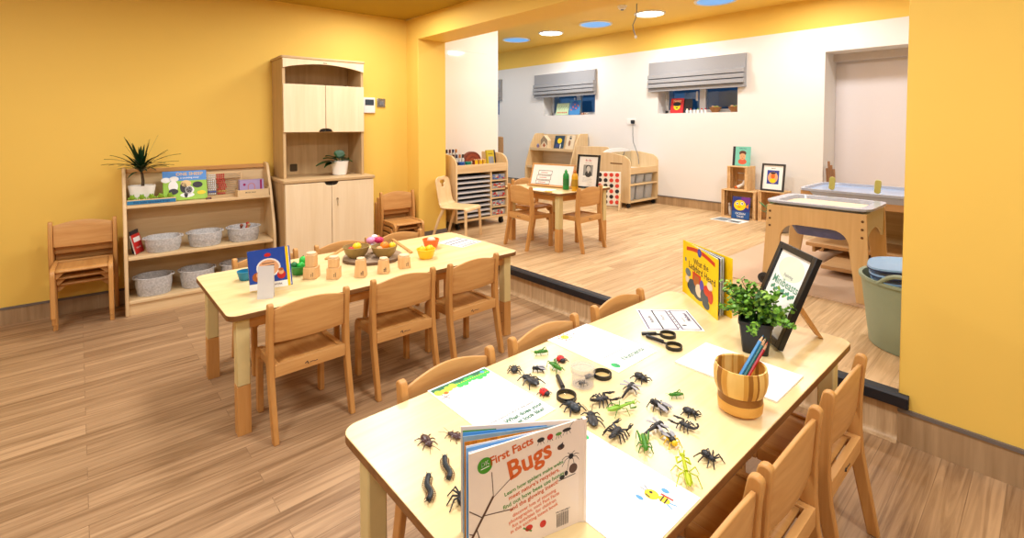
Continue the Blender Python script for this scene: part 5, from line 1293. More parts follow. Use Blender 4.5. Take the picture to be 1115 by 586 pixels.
# ================================================================== middle table
def bowl(name, label, px, z, r, h, mat, group=None, foot=0.5):
    p = at(*px, z); t = thing(name, label, 'bowl', (p.x, p.y, z + 0.0005), 0, group)
    mb = MB(); mb.lathe([(r * foot, 0), (r * foot + 0.004, 0.004), (r * 0.82, h * 0.42), (r, h), (r - 0.005, h + 0.001), (r * 0.78, h * 0.48), (r * 0.42, 0.010), (0, 0.009)], 32); mb.build('bowl_body', mat, t)
    return t, p
def fruit(name, label, c, r, mat, stem=True, group=None, sq=(1, 1, 1), stem_m=None):
    t = thing(name, label, 'toy fruit', c, random.uniform(0, 6), group)
    mb = MB(); mb.ell((0, 0, 0), (r * sq[0], r * sq[1], r * sq[2]), 0, None, 16, 10); mb.build('flesh', mat, t)
    if stem:
        mb = MB(); mb.tube([(0, 0, r * sq[2] * 0.95), (0.002, 0, r * sq[2] * 1.18)], [0.0025, 0.002], 6); mb.build('stem', stem_m or plain('fruit_stem', (96, 110, 40), 0.6), t)
    return t
p = at(406, 281, TT)
t = thing('wood_slice', 'round grey-brown wooden board under the two fruit bowls', 'board', (p.x, p.y, ZT))
mb = MB()
pr = [(0.168 * (1 + 0.02 * math.sin(3 * a) + 0.012 * math.sin(7 * a)) * math.cos(a), 0.168 * (1 + 0.02 * math.sin(3 * a) + 0.012 * math.sin(7 * a)) * math.sin(a)) for a in [2 * PI * k / 48 for k in range(48)]]
mb.prism(pr, 0, 0.018, 'z', 0, None, 1); mb.build('board', [wood('slice_wood', (146, 122, 98), (172, 148, 122), 'x', 0.6), plain('slice_bark', (104, 78, 58), 0.8, vary=0.3, scale=60)], t, 0.003)
BOWLW = wood('olive_bowl', (136, 112, 62), (160, 134, 80), 'x', 0.45)
zb = TT + 0.0195
tb, pb = bowl('fruit_bowl', 'olive wooden bowl with yellow toy fruit on the round board, the left of two', (388, 280.2), zb, 0.075, 0.064, BOWLW, 'wooden fruit bowls')
tc, pc2 = bowl('fruit_bowl', 'olive wooden bowl with orange toy fruit on the round board, the right of two', (418.5, 279.6), zb, 0.075, 0.064, BOWLW, 'wooden fruit bowls')
F_LEM = plain('lemon', (246, 206, 20), 0.4); F_ORA = plain('tangerine', (240, 136, 24), 0.45); F_PCH = plain('peach', (238, 170, 120), 0.5); F_MAG = plain('magenta_fruit', (196, 30, 92), 0.4); F_PNK = plain('pale_pink_fruit', (236, 148, 190), 0.45); F_RED = plain('tomato_red', (206, 60, 40), 0.4)
fruit('toy_lemon', 'yellow toy lemon in the left wooden bowl', (pb.x + 0.005, pb.y + 0.002, zb + 0.062), 0.024, F_LEM, True, None, (1.2, 1, 0.95))
fruit('toy_tomato', 'red toy tomato low in the left wooden bowl', (pb.x + 0.012, pb.y - 0.036, zb + 0.052), 0.018, F_RED)
fruit('toy_plum', 'pale pink toy plum at the back of the left wooden bowl', (pb.x - 0.038, pb.y + 0.018, zb + 0.052), 0.020, F_PCH)
fruit('toy_orange', 'orange toy tangerine heaped in the right wooden bowl', (pc2.x + 0.000, pc2.y + 0.002, zb + 0.062), 0.026, F_ORA)
fruit('toy_lemon', 'yellow toy lemon in the right wooden bowl beside the tangerine', (pc2.x + 0.012, pc2.y + 0.046, zb + 0.058), 0.021, F_LEM)
fruit('toy_peach', 'peach-coloured toy fruit in the right wooden bowl', (pc2.x + 0.020, pc2.y - 0.040, zb + 0.053), 0.019, F_PCH)
p = at(404, 279.5, TT); pq = at(403, 268, TT + 0.09)
t = thing('toy_dragon_fruit', 'pink and magenta toy dragon fruit between and behind the wooden bowls', 'toy fruit', ((pb.x + pc2.x) / 2 + fh.x * 0.098, (pb.y + pc2.y) / 2 + fh.y * 0.098, TT + 0.019))
mb = MB(); mb.lathe([(0.020, 0), (0.024, 0.004), (0.010, 0.012), (0.010, 0.045), (0.030, 0.052), (0.030, 0.056), (0, 0.056)], 16); mb.build('stand', WHITE, t)
mb = MB(); mb.ell((0.018, 0.018, 0.076), (0.028, 0.028, 0.020), 0); mb.ell((-0.010, -0.022, 0.076), (0.028, 0.028, 0.020), 1); mb.ell((-0.02, 0.006, 0.092), (0.020, 0.020, 0.013), 2); mb.build('flesh', [F_MAG, F_PNK, plain('white_flesh', (244, 226, 232), 0.5)], t)
OR_B = plain('orange_stacking_bowl', (226, 106, 34), 0.4); YE_B = plain('yellow_stacking_bowl', (240, 196, 22), 0.4); GR_B = plain('green_stacking_bowl', (54, 150, 58), 0.4); TE_B = plain('teal_stacking_bowl', (26, 130, 168), 0.4)
to, po = bowl('stacking_bowl', 'orange toy bowl holding a pale egg, beside the printed sheet', (469.3, 270.3), TT + 0.0003, 0.054, 0.058, OR_B, 'coloured stacking bowls', 0.62)
fruit('toy_egg', 'pale toy egg in the orange bowl', (po.x - 0.005, po.y + 0.006, TT + 0.052), 0.024, plain('egg_shell', (236, 214, 186), 0.5), False, None, (1.25, 1, 0.8))
ty, py_ = bowl('stacking_bowl', 'yellow toy bowl holding two lemons at the middle table', (464, 281.2), TT + 0.0003, 0.056, 0.056, YE_B, 'coloured stacking bowls', 0.62)
fruit('toy_lemon', 'yellow toy lemon at the left in the yellow bowl', (py_.x - 0.004, py_.y - 0.024, TT + 0.052), 0.022, F_LEM, True, None, (1, 1.1, 1))
fruit('toy_lemon', 'yellow toy lemon at the right in the yellow bowl', (py_.x + 0.004, py_.y + 0.024, TT + 0.053), 0.023, F_LEM, True, None, (1, 1.1, 1))
tg, pg_ = bowl('stacking_bowl', 'green toy bowl of green fruit beside the tallest wooden house', (325.5, 298.5), TT + 0.0003, 0.045, 0.046, GR_B, 'coloured stacking bowls', 0.62)
F_GRN = plain('bright_green_fruit', (40, 190, 66), 0.35); F_DGR = plain('deep_green_fruit', (24, 112, 48), 0.4)
fruit('toy_pear', 'bright green toy pear on top in the green bowl', (pg_.x - 0.004, pg_.y + 0.024, TT + 0.066), 0.021, F_GRN, True, None, (1, 1, 1.15))
fruit('toy_lime', 'bright green toy lime at the front of the green bowl', (pg_.x + 0.020, pg_.y + 0.004, TT + 0.048), 0.020, F_GRN)
fruit('toy_avocado', 'dark green toy avocado at the left in the green bowl', (pg_.x + 0.002, pg_.y - 0.024, TT + 0.052), 0.018, F_DGR)
bowl('stacking_bowl', 'teal toy bowl half hidden behind the blue board book', (267.5, 304.5), TT + 0.0003, 0.040, 0.045, TE_B, 'coloured stacking bowls', 0.62)

# wooden houses: body, smaller upper storey, pale round roof plug
HW = wood('house_beech', (214, 168, 112), (232, 192, 138), 'z', 0.5, 0.9); HT = plain('house_plug', (236, 208, 168), 0.5)
def house(label, px, w, h1, w2, h2, taper=1.0, rot=0.5):
    p = at(*px, TT); t = thing('wooden_house', label, 'wooden block', (p.x - 0.016, p.y + 0.012, ZT), rot, 'wooden block houses on the middle table')
    mb = MB(); a = w / 2; b = a * taper
    vs = [(-a, -a, 0), (a, -a, 0), (a, a, 0), (-a, a, 0), (-b, -b, h1), (b, -b, h1), (b, b, h1), (-b, b, h1)]
    mb.add(vs, [(3, 2, 1, 0), (4, 5, 6, 7), (0, 1, 5, 4), (1, 2, 6, 5), (2, 3, 7, 6), (3, 0, 4, 7)], 0)
    for dx in (0.004, 0.012):
        for dz in (0.012, 0.020, ) if dx < 0.01 else (0.012, 0.020, 0.027):
            mb.box(dx - 0.003 + 0.004, dx + 0.003 + 0.004, -a - 0.0006 + 0.0 * dz, -a + 0.004, dz, dz + 0.006, 1)
    mb.build('lower_storey', [HW, INK], t, 0.003)
    if w2:
        a2 = w2 / 2; mb = MB(); mb.lathe([(a2, 0), (a2, h2), (0, h2 + 0.0001)], 28, 0, T(0, 0, h1), 1, 1, 7 if taper < 1 else 3); mb.build('upper_storey', HW, t, 0.003)
    z = h1 + (h2 if w2 else 0); r = (w2 or w * taper) * 0.46
    mb = MB(); mb.lathe([(r, 0), (r, 0.010), (0, 0.0101)], 24, 0, T(0, 0, z)); mb.build('roof_plug', HT, t, 0.002)
ang = math.radians(52)
house('tall two-storey wooden block house beside the green bowl', (338, 303.5), 0.066, 0.058, 0.052, 0.062, 0.97, ang)
house('wooden block house with narrow top, second from the green bowl', (362.5, 303.8), 0.060, 0.056, 0.050, 0.046, 0.97, ang)
house('tapered wooden block house in the middle of its row', (392, 302), 0.056, 0.086, 0, 0, 0.78, ang)
house('tapered short wooden block house in front of the right fruit bowl', (417, 298), 0.058, 0.070, 0, 0, 0.80, ang)
house('low square wooden block house nearest the yellow bowl', (439.5, 292), 0.062, 0.060, 0, 0, 0.95, ang + 0.3)

# wooden tongs: two bars
for i, (a, b, lab) in enumerate([((355, 283.2), (374, 271.5), 'thin wooden bar lying left of the fruit bowls'), ((427.5, 261.5), (448, 276), 'thin wooden bar lying between fruit bowls and orange bowl')]):
    A, B = at(*a, TT), at(*b, TT); d = B - A
    mb = MB(); mb.box(0, d.length, -0.009, 0.009, 0, 0.010); o = mb.build('wooden_bar', BEECH, None, 0.002, (A.x, A.y, ZT), math.atan2(d.y, d.x)); tag(o, lab, 'wooden bar', 'wooden bars on the middle table')
# printed sheet at the far end
def deco_print(mb, z):
    for x in (-0.10, -0.055, -0.045, -0.005, 0.005, 0.06, 0.10): fline(mb, x, -0.09, x, 0.09, 0.007, z, 1)
    for k in range(3): fline(mb, 0.075 + 0.008 * k, -0.07, 0.075 + 0.008 * k, 0.06, 0.003, z, 2)
    for y in (-0.09, 0.09): fline(mb, -0.10, y, 0.10, y, 0.003, z, 1)
cs = [at(*q, TT) for q in ((479, 266), (493.5, 258), (520, 262.5), (507.5, 270))]
c = sum(cs, Vector()) / 4; d = (cs[2] - cs[1])
sheet('white sheet with dark ruled columns at the far end of middle table', (c.x, c.y, ZT), math.atan2(d.y, d.x), 0.225, 0.20, deco_print, (plain('print_blue_grey', (40, 48, 72), 0.6), GINK), 'printed_sheet', 'paper')

# blue board book on a stand and the frosted card holder before it
def deco_blue(mb, y, w, h):
    mb.box(-w / 2, w / 2, y - 0.0002, y, 0.0, 0.028, 2)
    put_text(mb, 'A DAY AT WORK', 0.012, 0.01, y - 0.0004, 0.014, 6)
    mb.disc((0.0, y, h - 0.028), 0.016, 3, None, 14, 0.009); 
    mb.disc((0.0, y, h * 0.52), 0.056, 5, None, 20, 0.044); mb.disc((0.0, y - 0.0003, h * 0.52), 0.048, 4, None, 20, 0.037)
    for k in range(3): mb.box(-0.028, 0.028, y - 0.0007, y - 0.0005, h * 0.50 + 0.012 * k, h * 0.50 + 0.012 * k + 0.003, 6)
    mb.disc((-0.052, y - 0.0002, 0.058), 0.026, 7, None, 12, 0.022); mb.disc((-0.046, y - 0.0005, 0.066), 0.013, 4, None, 12)
    mb.disc((0.056, y - 0.0002, 0.056), 0.020, 3, None, 12); mb.disc((0.056, y - 0.0005, 0.070), 0.013, 4, None, 12); mb.disc((0.056, y - 0.0007, 0.080), 0.012, 7, None, 12, 0.007)
    mb.box(w / 2 - 0.012, w / 2, y - 0.0005, y, 0, h, 1)
c = at(295.5, 318.5, TT)
bb = book('blue board book standing tilted with yellow spine on the middle table', (c.x - 0.012, c.y + 0.004, TT + 0.0155), math.radians(52), 0.188, 0.182, 0.022, BLUE, 9, YELLOW, deco_blue, 'book', None, 'board_book', PAPER,
     (PAPER, RED, SKIN, WHITE, INK, plain('cap_brown', (170, 92, 40), 0.5)))
bb.rotation_euler.y = math.radians(-8)
FROST = plain('frosted_plastic', (222, 222, 224), 0.4)
def frosted(name):
    m, nt, b = base_mat(name)
    b.inputs['Base Color'].default_value = srgb((226, 226, 228)); b.inputs['Roughness'].default_value = 0.45; b.inputs['Alpha'].default_value = 0.78
    return m
FROST = frosted('frosted_card_plastic')
A, B = at(280.0, 326.5, TT), at(297.5, 325.0, TT); d = B - A; c = (A + B) / 2
t = thing('card_holder', 'frosted blank card holder in front of the blue board book', 'card holder', (c.x, c.y, ZT), math.atan2(d.y, d.x))
mb = MB(); w = d.length / 2
mb.box(-w, w, 0, 0.0025, 0.0, 0.145, 0, R('X', -10)); mb.build('front_sheet', FROST, t)
mb = MB(); mb.box(-w, w, 0, 0.0025, 0.0, 0.140, 0, T(0, 0.032, 0) @ R('X', 2)); mb.build('rear_sheet', FROST, t)

# ================================================================== bookshelf contents
ZS1, ZS2, ZS3 = 0.7455, 0.4005, 0.1005
t = thing('dracaena', 'spiky dark green dracaena in white square pot on the bookshelf', 'plant', on_bs(0.112, -0.122, ZS1), ROT_L)
mb = MB(); mb.lathe([(0.056, 0), (0.060, 0.002), (0.080, 0.120), (0.080, 0.128), (0.072, 0.128), (0.070, 0.11), (0, 0.11)], 36, 0, None, 1.0, 0.8, 5); mb.build('pot', plain('white_ceramic', (240, 238, 232), 0.3), t)
mb = MB(); mb.tube([(0, 0, 0.10), (0.004, 0, 0.16), (0.0, 0.002, 0.235)], [0.007, 0.006, 0.006], 7); mb.tube([(0.01, 0.01, 0.10), (0.012, 0.006, 0.16), (0.006, 0.002, 0.22)], [0.005, 0.005, 0.004], 7); mb.build('stem', plain('bark_brown', (78, 60, 40), 0.8, vary=0.3, scale=60), t)
DRA = plain('dracaena_leaf', (26, 62, 32), 0.4, vary=0.35, scale=26)
rd = random.Random(5); mb = MB()
for k in range(96):
    a = rd.uniform(0, 2 * PI); el = rd.uniform(0.15, 1.4); L = rd.uniform(0.19, 0.30)
    if math.sin(a) > 0.0: L *= 0.40; el = max(el, 0.85)      # short and upright towards the wall
    if abs(math.cos(a)) > 0.4: el = max(el, 0.42)
    dr = Vector((math.cos(a), math.sin(a), 0)); p0 = Vector((0, 0, rd.uniform(0.22, 0.262)))
    sd = Vector((-dr.y, dr.x, 0)); vs = []
    for i in range(7):
        u = i / 6; bend = 0.055 * u * u * L / 0.2 * (1 if el < 1.0 else 0.3)
        q = p0 + (dr * math.cos(el) + Vector((0, 0, math.sin(el)))) * (L * u) - Vector((0, 0, bend))
        w_ = 0.0098 * math.sin(PI * min(1, 0.15 + 0.85 * u)) ** 0.7 * (1 - 0.15 * u) if u < 1 else 0.0006
        vs += [q - sd * w_, q + Vector((0, 0, -0.0025)), q + sd * w_]
    fs = []
    for i in range(6):
        fs += [(3 * i, 3 * i + 1, 3 * i + 4, 3 * i + 3), (3 * i + 1, 3 * i + 2, 3 * i + 5, 3 * i + 4)]
    mb.add(vs, fs)
mb.build('foliage', DRA, t)
# speckled frogs on a log with a blue text strip
t = thing('frog_log', 'wooden counting strip with blue lettered front on the bookshelf', 'counting toy', on_bs(0.165, -0.207, ZS1), ROT_L)
mb = MB(); mb.box(-0.142, 0.142, -0.016, 0.016, 0, 0.036); mb.build('log', MAPLE, t, 0.004)
mb = MB(); mb.box(-0.140, 0.140, -0.0175, -0.0155, 0.004, 0.030); mb.text('five little speckled frogs', 0.022, T(0, -0.0178, 0.017) @ UPRIGHT, 1, 'CENTER', 1.0); mb.build('label_strip', [plain('strip_blue', (40, 126, 176), 0.5), plain('strip_navy', (24, 52, 110), 0.5)], t)
FRG = plain('frog_green', (130, 170, 30), 0.5, vary=0.3, scale=90)
for k in range(5):
    f = thing('toy_frog', 'green toy frog on the counting strip, %s from its left end' % ('first', 'second', 'third', 'fourth', 'fifth')[k], 'toy frog', on_bs(0.055 + 0.054 * k, -0.207, ZS1 + 0.0365), ROT_L, 'toy frogs on the counting strip')
    mb = MB(); mb.ell((0, 0, 0.013), (0.018, 0.012, 0.013)); mb.ell((0, -0.005, 0.024), (0.014, 0.010, 0.009)); mb.build('body', FRG, f)
    for sx in (-1, 1):
        mb = MB(); mb.ell((sx * 0.008, -0.006, 0.033), (0.004, 0.004, 0.004)); mb.ell((sx * 0.008, -0.0095, 0.033), (0.0018, 0.0012, 0.0018), 1); mb.build('eye', [FRG, INK], f)
        mb = MB(); mb.tube([(sx * 0.014, 0, 0.014), (sx * 0.022, -0.004, 0.010), (sx * 0.020, -0.010, 0.002)], [0.006, 0.005, 0.003], 6); mb.build('leg', FRG, f)
def deco_sheep(mb, y, w, h):
    mb.box(-w / 2, w / 2, y - 0.0001, y, h * 0.66, h, 2)
    for k in range(6): mb.disc((-w / 2 + 0.02 + 0.05 * k, y - 0.0003, h * (0.70 + 0.03 * (k % 2))), 0.030, 3, None, 12, 0.020) if k < 2 else None
    put_text(mb, 'ONE SHEEP', 0.034, 0.030, y - 0.0005, h * 0.885, 4); put_text(mb, 'a counting story', 0.018, 0.03, y - 0.0005, h * 0.76, 3)
    mb.disc((-0.075, y - 0.0004, h * 0.48), 0.030, 3, None, 14, 0.042); mb.disc((-0.075, y - 0.0006, h * 0.30), 0.030, 5, None, 14, 0.022)
    for x, z, rx, rz, m in ((0.005, .56, .034, .026, 6), (-0.012, .42, .022, .040, 5), (0.025, .33, .030, .030, 3), (0.024, .34, .020, .024, 5), (0.078, .50, .033, .024, 5), (0.10, .22, .028, .014, 7), (0.01, .16, .045, .018, 3), (0.002, .20, .012, .03, 5)):
        mb.disc((x, y - 0.0006, h * z), rx, m, None, 14, rz)
bx = on_bs(0.372, -0.165, ZS1 + 0.001)
book('picture book with sheep on a green field leaning on the top shelf', (bx.x, bx.y, bx.z), ROT_L, 0.276, 0.222, 0.010, plain('meadow_cover', (150, 196, 60), 0.4), 18, None, deco_sheep, 'book', None, 'picture_book', PAPER,
     (plain('cover_sky', (76, 140, 214), 0.4), WHITE, plain('cover_title_gold', (226, 182, 90), 0.4), plain('cover_black', (38, 34, 40), 0.5), plain('cover_straw', (226, 198, 140), 0.5), YELLOW))
t = thing('wooden_car', 'tiny red-brown wooden block toy in front of the sheep book', 'toy', on_bs(0.512, -0.212, ZS1), ROT_L)
mb = MB(); mb.box(-0.018, 0.018, -0.008, 0.008, 0.0, 0.014); mb.build('block', plain('mahogany', (120, 52, 40), 0.5), t, 0.003)
mb = MB(); mb.box(-0.012, 0.012, -0.009, -0.0078, 0.004, 0.010); mb.build('label_patch', GINK, t)
# abacus
t = thing('abacus', 'wooden abacus with white and red beads on the bookshelf', 'abacus', on_bs(0.630, -0.075, ZS1), (0, 0, ROT_L))
mb = MB()
for x in (-0.125, 0.125): mb.box(x - 0.006, x + 0.006, -0.008, 0.008, 0.0, 0.180)
mb.box(-0.131, 0.131, -0.008, 0.008, 0.180, 0.190); mb.box(-0.131, 0.131, -0.008, 0.008, 0.0, 0.010)
for x in (-0.125, 0.125): mb.box(x - 0.007, x + 0.007, -0.045, 0.045, -0.0, 0.010)
mb.build('frame', MAPLE, t, 0.002)
for r in range(10):
    z = 0.022 + 0.0165 * r; mb = MB(); mb.tube([(-0.119, 0, z), (0.119, 0, z)], 0.0015, 5); mb.build('rod', STEEL, t)
    nb = 5; gap = 0 if r > 6 else rd.uniform(0, 0.02)
    mb = MB()
    for k in range(nb): mb.lathe([(0.002, -0.0045), (0.0075, -0.003), (0.0075, 0.003), (0.002, 0.0045)], 10, 0, T(-0.105 + 0.0115 * k + gap * 0.3, 0, z) @ R('Y', 90))
    for k in range(nb): mb.lathe([(0.002, -0.0045), (0.0075, -0.003), (0.0075, 0.003), (0.002, 0.0045)], 10, 1, T(-0.105 + 0.0115 * (k + nb) + gap + 0.004, 0, z) @ R('Y', 90))
    mb.build('bead_row', [WHITE if r > 2 else (plain('bead_blue', (60, 110, 190), 0.4) if r == 1 else WHITE), RED if r != 1 else plain('bead_gold', (206, 170, 60), 0.4)], t)
# tray with the lilac box
t = thing('wooden_tray', 'shallow wooden tray with dark lettering at the end of top shelf', 'tray', on_bs(0.815, -0.170, ZS1), ROT_L)
mb = MB(); mb.box(-0.105, 0.105, -0.055, 0.055, 0, 0.006); mb.box(-0.105, 0.105, -0.060, -0.054, 0, 0.052); mb.box(-0.105, 0.105, 0.054, 0.060, 0, 0.052); mb.box(-0.111, -0.105, -0.060, 0.060, 0, 0.052); mb.box(0.105, 0.111, -0.060, 0.060, 0, 0.064)
mb.text('MUSIC BOX', 0.014, T(-0.02, -0.0604, 0.030) @ UPRIGHT, 1); mb.build('tray_body', [MAPLE, INK], t)
t = thing('lilac_box', 'lilac cardboard box with arch picture standing in the wooden tray', 'box', on_bs(0.815, -0.170, ZS1 + 0.0065), ROT_L)
mb = MB(); mb.box(-0.092, 0.080, -0.035, 0.035, 0, 0.120)
ar = [(0.026 * math.cos(a), 0.070 + 0.026 * math.sin(a)) for a in [PI * k / 12 for k in range(13)]]; ai = [(0.020 * math.cos(a), 0.070 + 0.020 * math.sin(a)) for a in [PI * k / 12 for k in range(13)]]
for k in range(12): mb.poly([(x - 0.01, -0.0354, z) for x, z in (ar[k], ai[k], ai[k + 1], ar[k + 1])], 1)
for sx in (1, -1): mb.poly([(x - 0.01, -0.0354, z) for x, z in ((sx * 0.026, 0.03), (sx * 0.020, 0.03), (sx * 0.020, 0.07), (sx * 0.026, 0.07))], 1)
mb.disc((-0.06, -0.0354, 0.085), 0.010, 2); mb.box(0.052, 0.066, -0.0356, -0.035, 0, 0.12, 2)
mb.build('carton', [plain('lilac', (172, 156, 200), 0.5), plain('arch_rose', (196, 130, 130), 0.5), plain('plum', (150, 20, 90), 0.5)], t, 0.002)
# rope baskets
ROPE = plain('grey_rope', (190, 188, 186), 0.9, vary=0.55, scale=85, spec=0.1, bump=0.6)
def rope_basket(label, loc, rx, ry, h, group):
    t = thing('rope_basket', label, 'basket', loc, ROT_L, group)
    prof = [(rx * 0.86, 0.0)]
    n = int(h / 0.0085)
    for k in range(n):
        r = rx * (0.90 + 0.10 * min(1, k / (n * 0.5))); z = (k + 0.5) * h / n
        for a in (-60, -20, 20, 60): prof.append((r + 0.0045 * math.cos(math.radians(a)), z + 0.0046 * math.sin(math.radians(a))))
    prof += [(rx - 0.003, h), (rx - 0.008, h - 0.004), (rx * 0.84, 0.012), (0, 0.012)]
    mb = MB(); mb.lathe(prof, 48, 0, None, 1.0, ry / rx, 2.6); mb.build('coil', ROPE, t, sharp=80)
    for sx in (-1, 1):
        mb = MB(); pts = []
        for k in range(9):
            a = PI * k / 8; pts.append((sx * (rx * 0.985 + 0.017 * math.sin(a)), -0.045 * math.cos(a), h - 0.006))
        mb.tube(pts, 0.006, 7); mb.build('handle', ROPE, t)
    return t
GB = 'grey rope baskets on the bookshelf'
rope_basket('grey rope basket on the middle shelf beside the small red book', on_bs(0.228, -0.175, ZS2), 0.104, 0.115, 0.098, GB)
rope_basket('grey rope basket in the centre of the middle shelf', on_bs(0.488, -0.175, ZS2), 0.104, 0.115, 0.102, GB)
b3 = rope_basket('grey rope basket with wooden toys on the middle shelf by the cabinet', on_bs(0.748, -0.175, ZS2), 0.104, 0.115, 0.106, GB)
rope_basket('deep grey rope basket at the left of the bottom shelf', on_bs(0.166, -0.185, ZS3), 0.104, 0.110, 0.128, GB)
rope_basket('deep grey rope basket on the bottom shelf beside the near table corner', on_bs(0.432, -0.175, ZS3), 0.104, 0.110, 0.128, GB)
rope_basket('grey rope basket on the bottom shelf mostly hidden by the blue book', on_bs(0.70, -0.175, ZS3), 0.104, 0.110, 0.128, GB)
for k, (dx, dy, dz, r, c) in enumerate([(-0.02, 0.0, 0.10, 0.5, (150, 80, 50)), (0.02, -0.02, 0.105, 1.3, (196, 150, 100)), (0.03, 0.03, 0.10, 2.4, (190, 60, 46))]):
    t = thing('wooden_peg', ('brown', 'pale', 'red')[k] + ' wooden peg toy sticking out of the rope basket', 'wooden toy', on_bs(0.742 + dx, -0.175 + dy, ZS2 + 0.03), (0.25 * math.cos(r), 0.25 * math.sin(r), ROT_L), 'wooden pegs in the rope basket')
    mb = MB(); mb.lathe([(0.010, 0), (0.012, 0.05), (0.007, 0.075)], 12); mb.build('peg', plain('peg_%d' % k, c, 0.5), t); mb = MB(); mb.ell((0, 0, 0.086), 0.013); mb.build('knob', plain('peg_%d' % k, c, 0.5), t)
def deco_red(mb, y, w, h): mb.box(-w / 2 + 0.02, w / 2 - 0.01, y - 0.0002, y, h * 0.6, h * 0.85, 2); put_text(mb, 'COLOURS', 0.014, 0.0, y - 0.0004, h * 0.3, 2)
q = on_bs(0.088, -0.20, ZS2 + 0.002)
t = book('thin red and white book leaning in the left corner of middle shelf', q, ROT_L + 1.15, 0.12, 0.135, 0.008, RED, 13, WHITE, deco_red, 'book', 'thin books on the middle shelf', 'picture_book', PAPER, (WHITE,))
q = on_bs(0.072, -0.150, ZS2 + 0.002)
book('thin dark book behind the red one on the middle shelf', q, ROT_L + 1.20, 0.12, 0.155, 0.010, plain('dark_slate_cover', (40, 44, 52), 0.5), 6, None, None, 'book', 'thin books on the middle shelf')

# plant in the cabinet niche
t = thing('potted_plant', 'broad-leaved plant in small white pot inside the tall cabinet niche', 'plant', on_cb(0.500, -0.270, ZC_ + 0.001), ROT_L); t.scale = (1.15, 1.15, 1.15)
mb = MB(); mb.lathe([(0.045, 0), (0.050, 0.003), (0.066, 0.100), (0.068, 0.106), (0.060, 0.106), (0.057, 0.09), (0, 0.09)], 28); mb.build('pot', plain('white_ceramic', (240, 238, 232), 0.3), t)
BROAD = plain('broad_leaf', (34, 84, 40), 0.4, vary=0.35, scale=20); mb = MB()
for a, el, L, wd_ in ((186, 0.15, 0.16, .042), (190, 0.55, 0.13, .036), (160, 0.75, 0.12, .034), (120, 1.2, 0.11, .032), (250, 0.8, 0.10, .030), (30, 0.6, 0.10, .026), (330, 0.45, 0.09, .030), (80, 1.35, 0.12, .030), (205, 0.1, 0.12, .034), (10, 1.1, .09, .028)):
    a = math.radians(a); dr = Vector((math.cos(a), math.sin(a) * 0.7, 0)); sd = Vector((-dr.y, dr.x, 0)).normalized(); vs = []
    for i in range(9):
        u = i / 8; q = Vector((0, 0, 0.095)) + (dr * math.cos(el) + Vector((0, 0, math.sin(el)))) * (L * u + 0.02) - Vector((0, 0, 0.05 * u * u))
        w_ = 1.3 * wd_ * math.sin(PI * max(0.03, min(0.97, u ** 0.8))) * (1 if u > 0.15 else 0.25)
        vs += [q - sd * w_ + Vector((0, 0, 0.008)), q, q + sd * w_ + Vector((0, 0, 0.008))]
    mb.add(vs, [f for i in range(8) for f in ((3 * i, 3 * i + 1, 3 * i + 4, 3 * i + 3), (3 * i + 1, 3 * i + 2, 3 * i + 5, 3 * i + 4))])
mb.build('foliage', BROAD, t)

# ================================================================== on the art trolley (tray floor at 0.615)
def on_at(x, y, z): return ATM @ Vector((x, y, z))
ZA = 0.6155
for k in range(9):
    bx_, by_ = 0.110 + 0.042 * (k % 5) + (0.004 if k > 4 else 0), -0.20 if k < 5 else -0.125
    c = [(40, 40, 60), (110, 50, 36), (40, 50, 90), (190, 120, 50), (70, 50, 40)][k % 5]
    t = thing('paint_bottle', 'slim white bottle with dark lid on the art trolley, %s in the %s row' % (('first', 'second', 'third', 'fourth', 'fifth')[k % 5], 'front' if k < 5 else 'back'), 'bottle', on_at(bx_, by_, ZA), PI / 2, 'white bottles on the art trolley')
    hh = 0.150 if k < 5 else 0.205
    mb = MB(); mb.lathe([(0.015, 0), (0.016, 0.003), (0.016, hh - 0.03), (0.010, hh - 0.012), (0.009, hh - 0.010)], 14); mb.build('bottle_body', plain('bottle_white', (206, 206, 204), 0.4), t)
    mb = MB(); mb.lathe([(0.012, hh - 0.016), (0.012, hh + 0.022), (0, hh + 0.023)], 12); mb.build('lid', plain('cap_%d' % (k % 5), c, 0.4), t)
for k, (x, c, lab) in enumerate([(0.075, (58, 50, 50), 'dark'), (0.155, (34, 92, 176), 'blue'), (0.245, (18, 128, 104), 'green')]):
    t = thing('paint_pot', lab + ' paint pot on the art trolley tray', 'pot', on_at(x, -0.345, ZA), PI / 2, 'paint pots on the art trolley')
    mb = MB(); mb.lathe([(0.030, 0), (0.032, 0.003), (0.034, 0.085), (0.036, 0.085), (0.036, 0.100), (0, 0.101)], 20); mb.build('pot_body', plain('pot_' + lab, c, 0.4), t)
    mb = MB(); mb.box(-0.018, 0.018, -0.0352, -0.030, 0.03, 0.065); mb.build('label_patch', plain('pot_label', (200, 196, 190), 0.6), t, 0.002)
t = thing('wooden_rainbow', 'red-brown wooden half-round rainbow at the back of art trolley', 'wooden toy', on_at(0.500, -0.065, ZA), PI / 2)
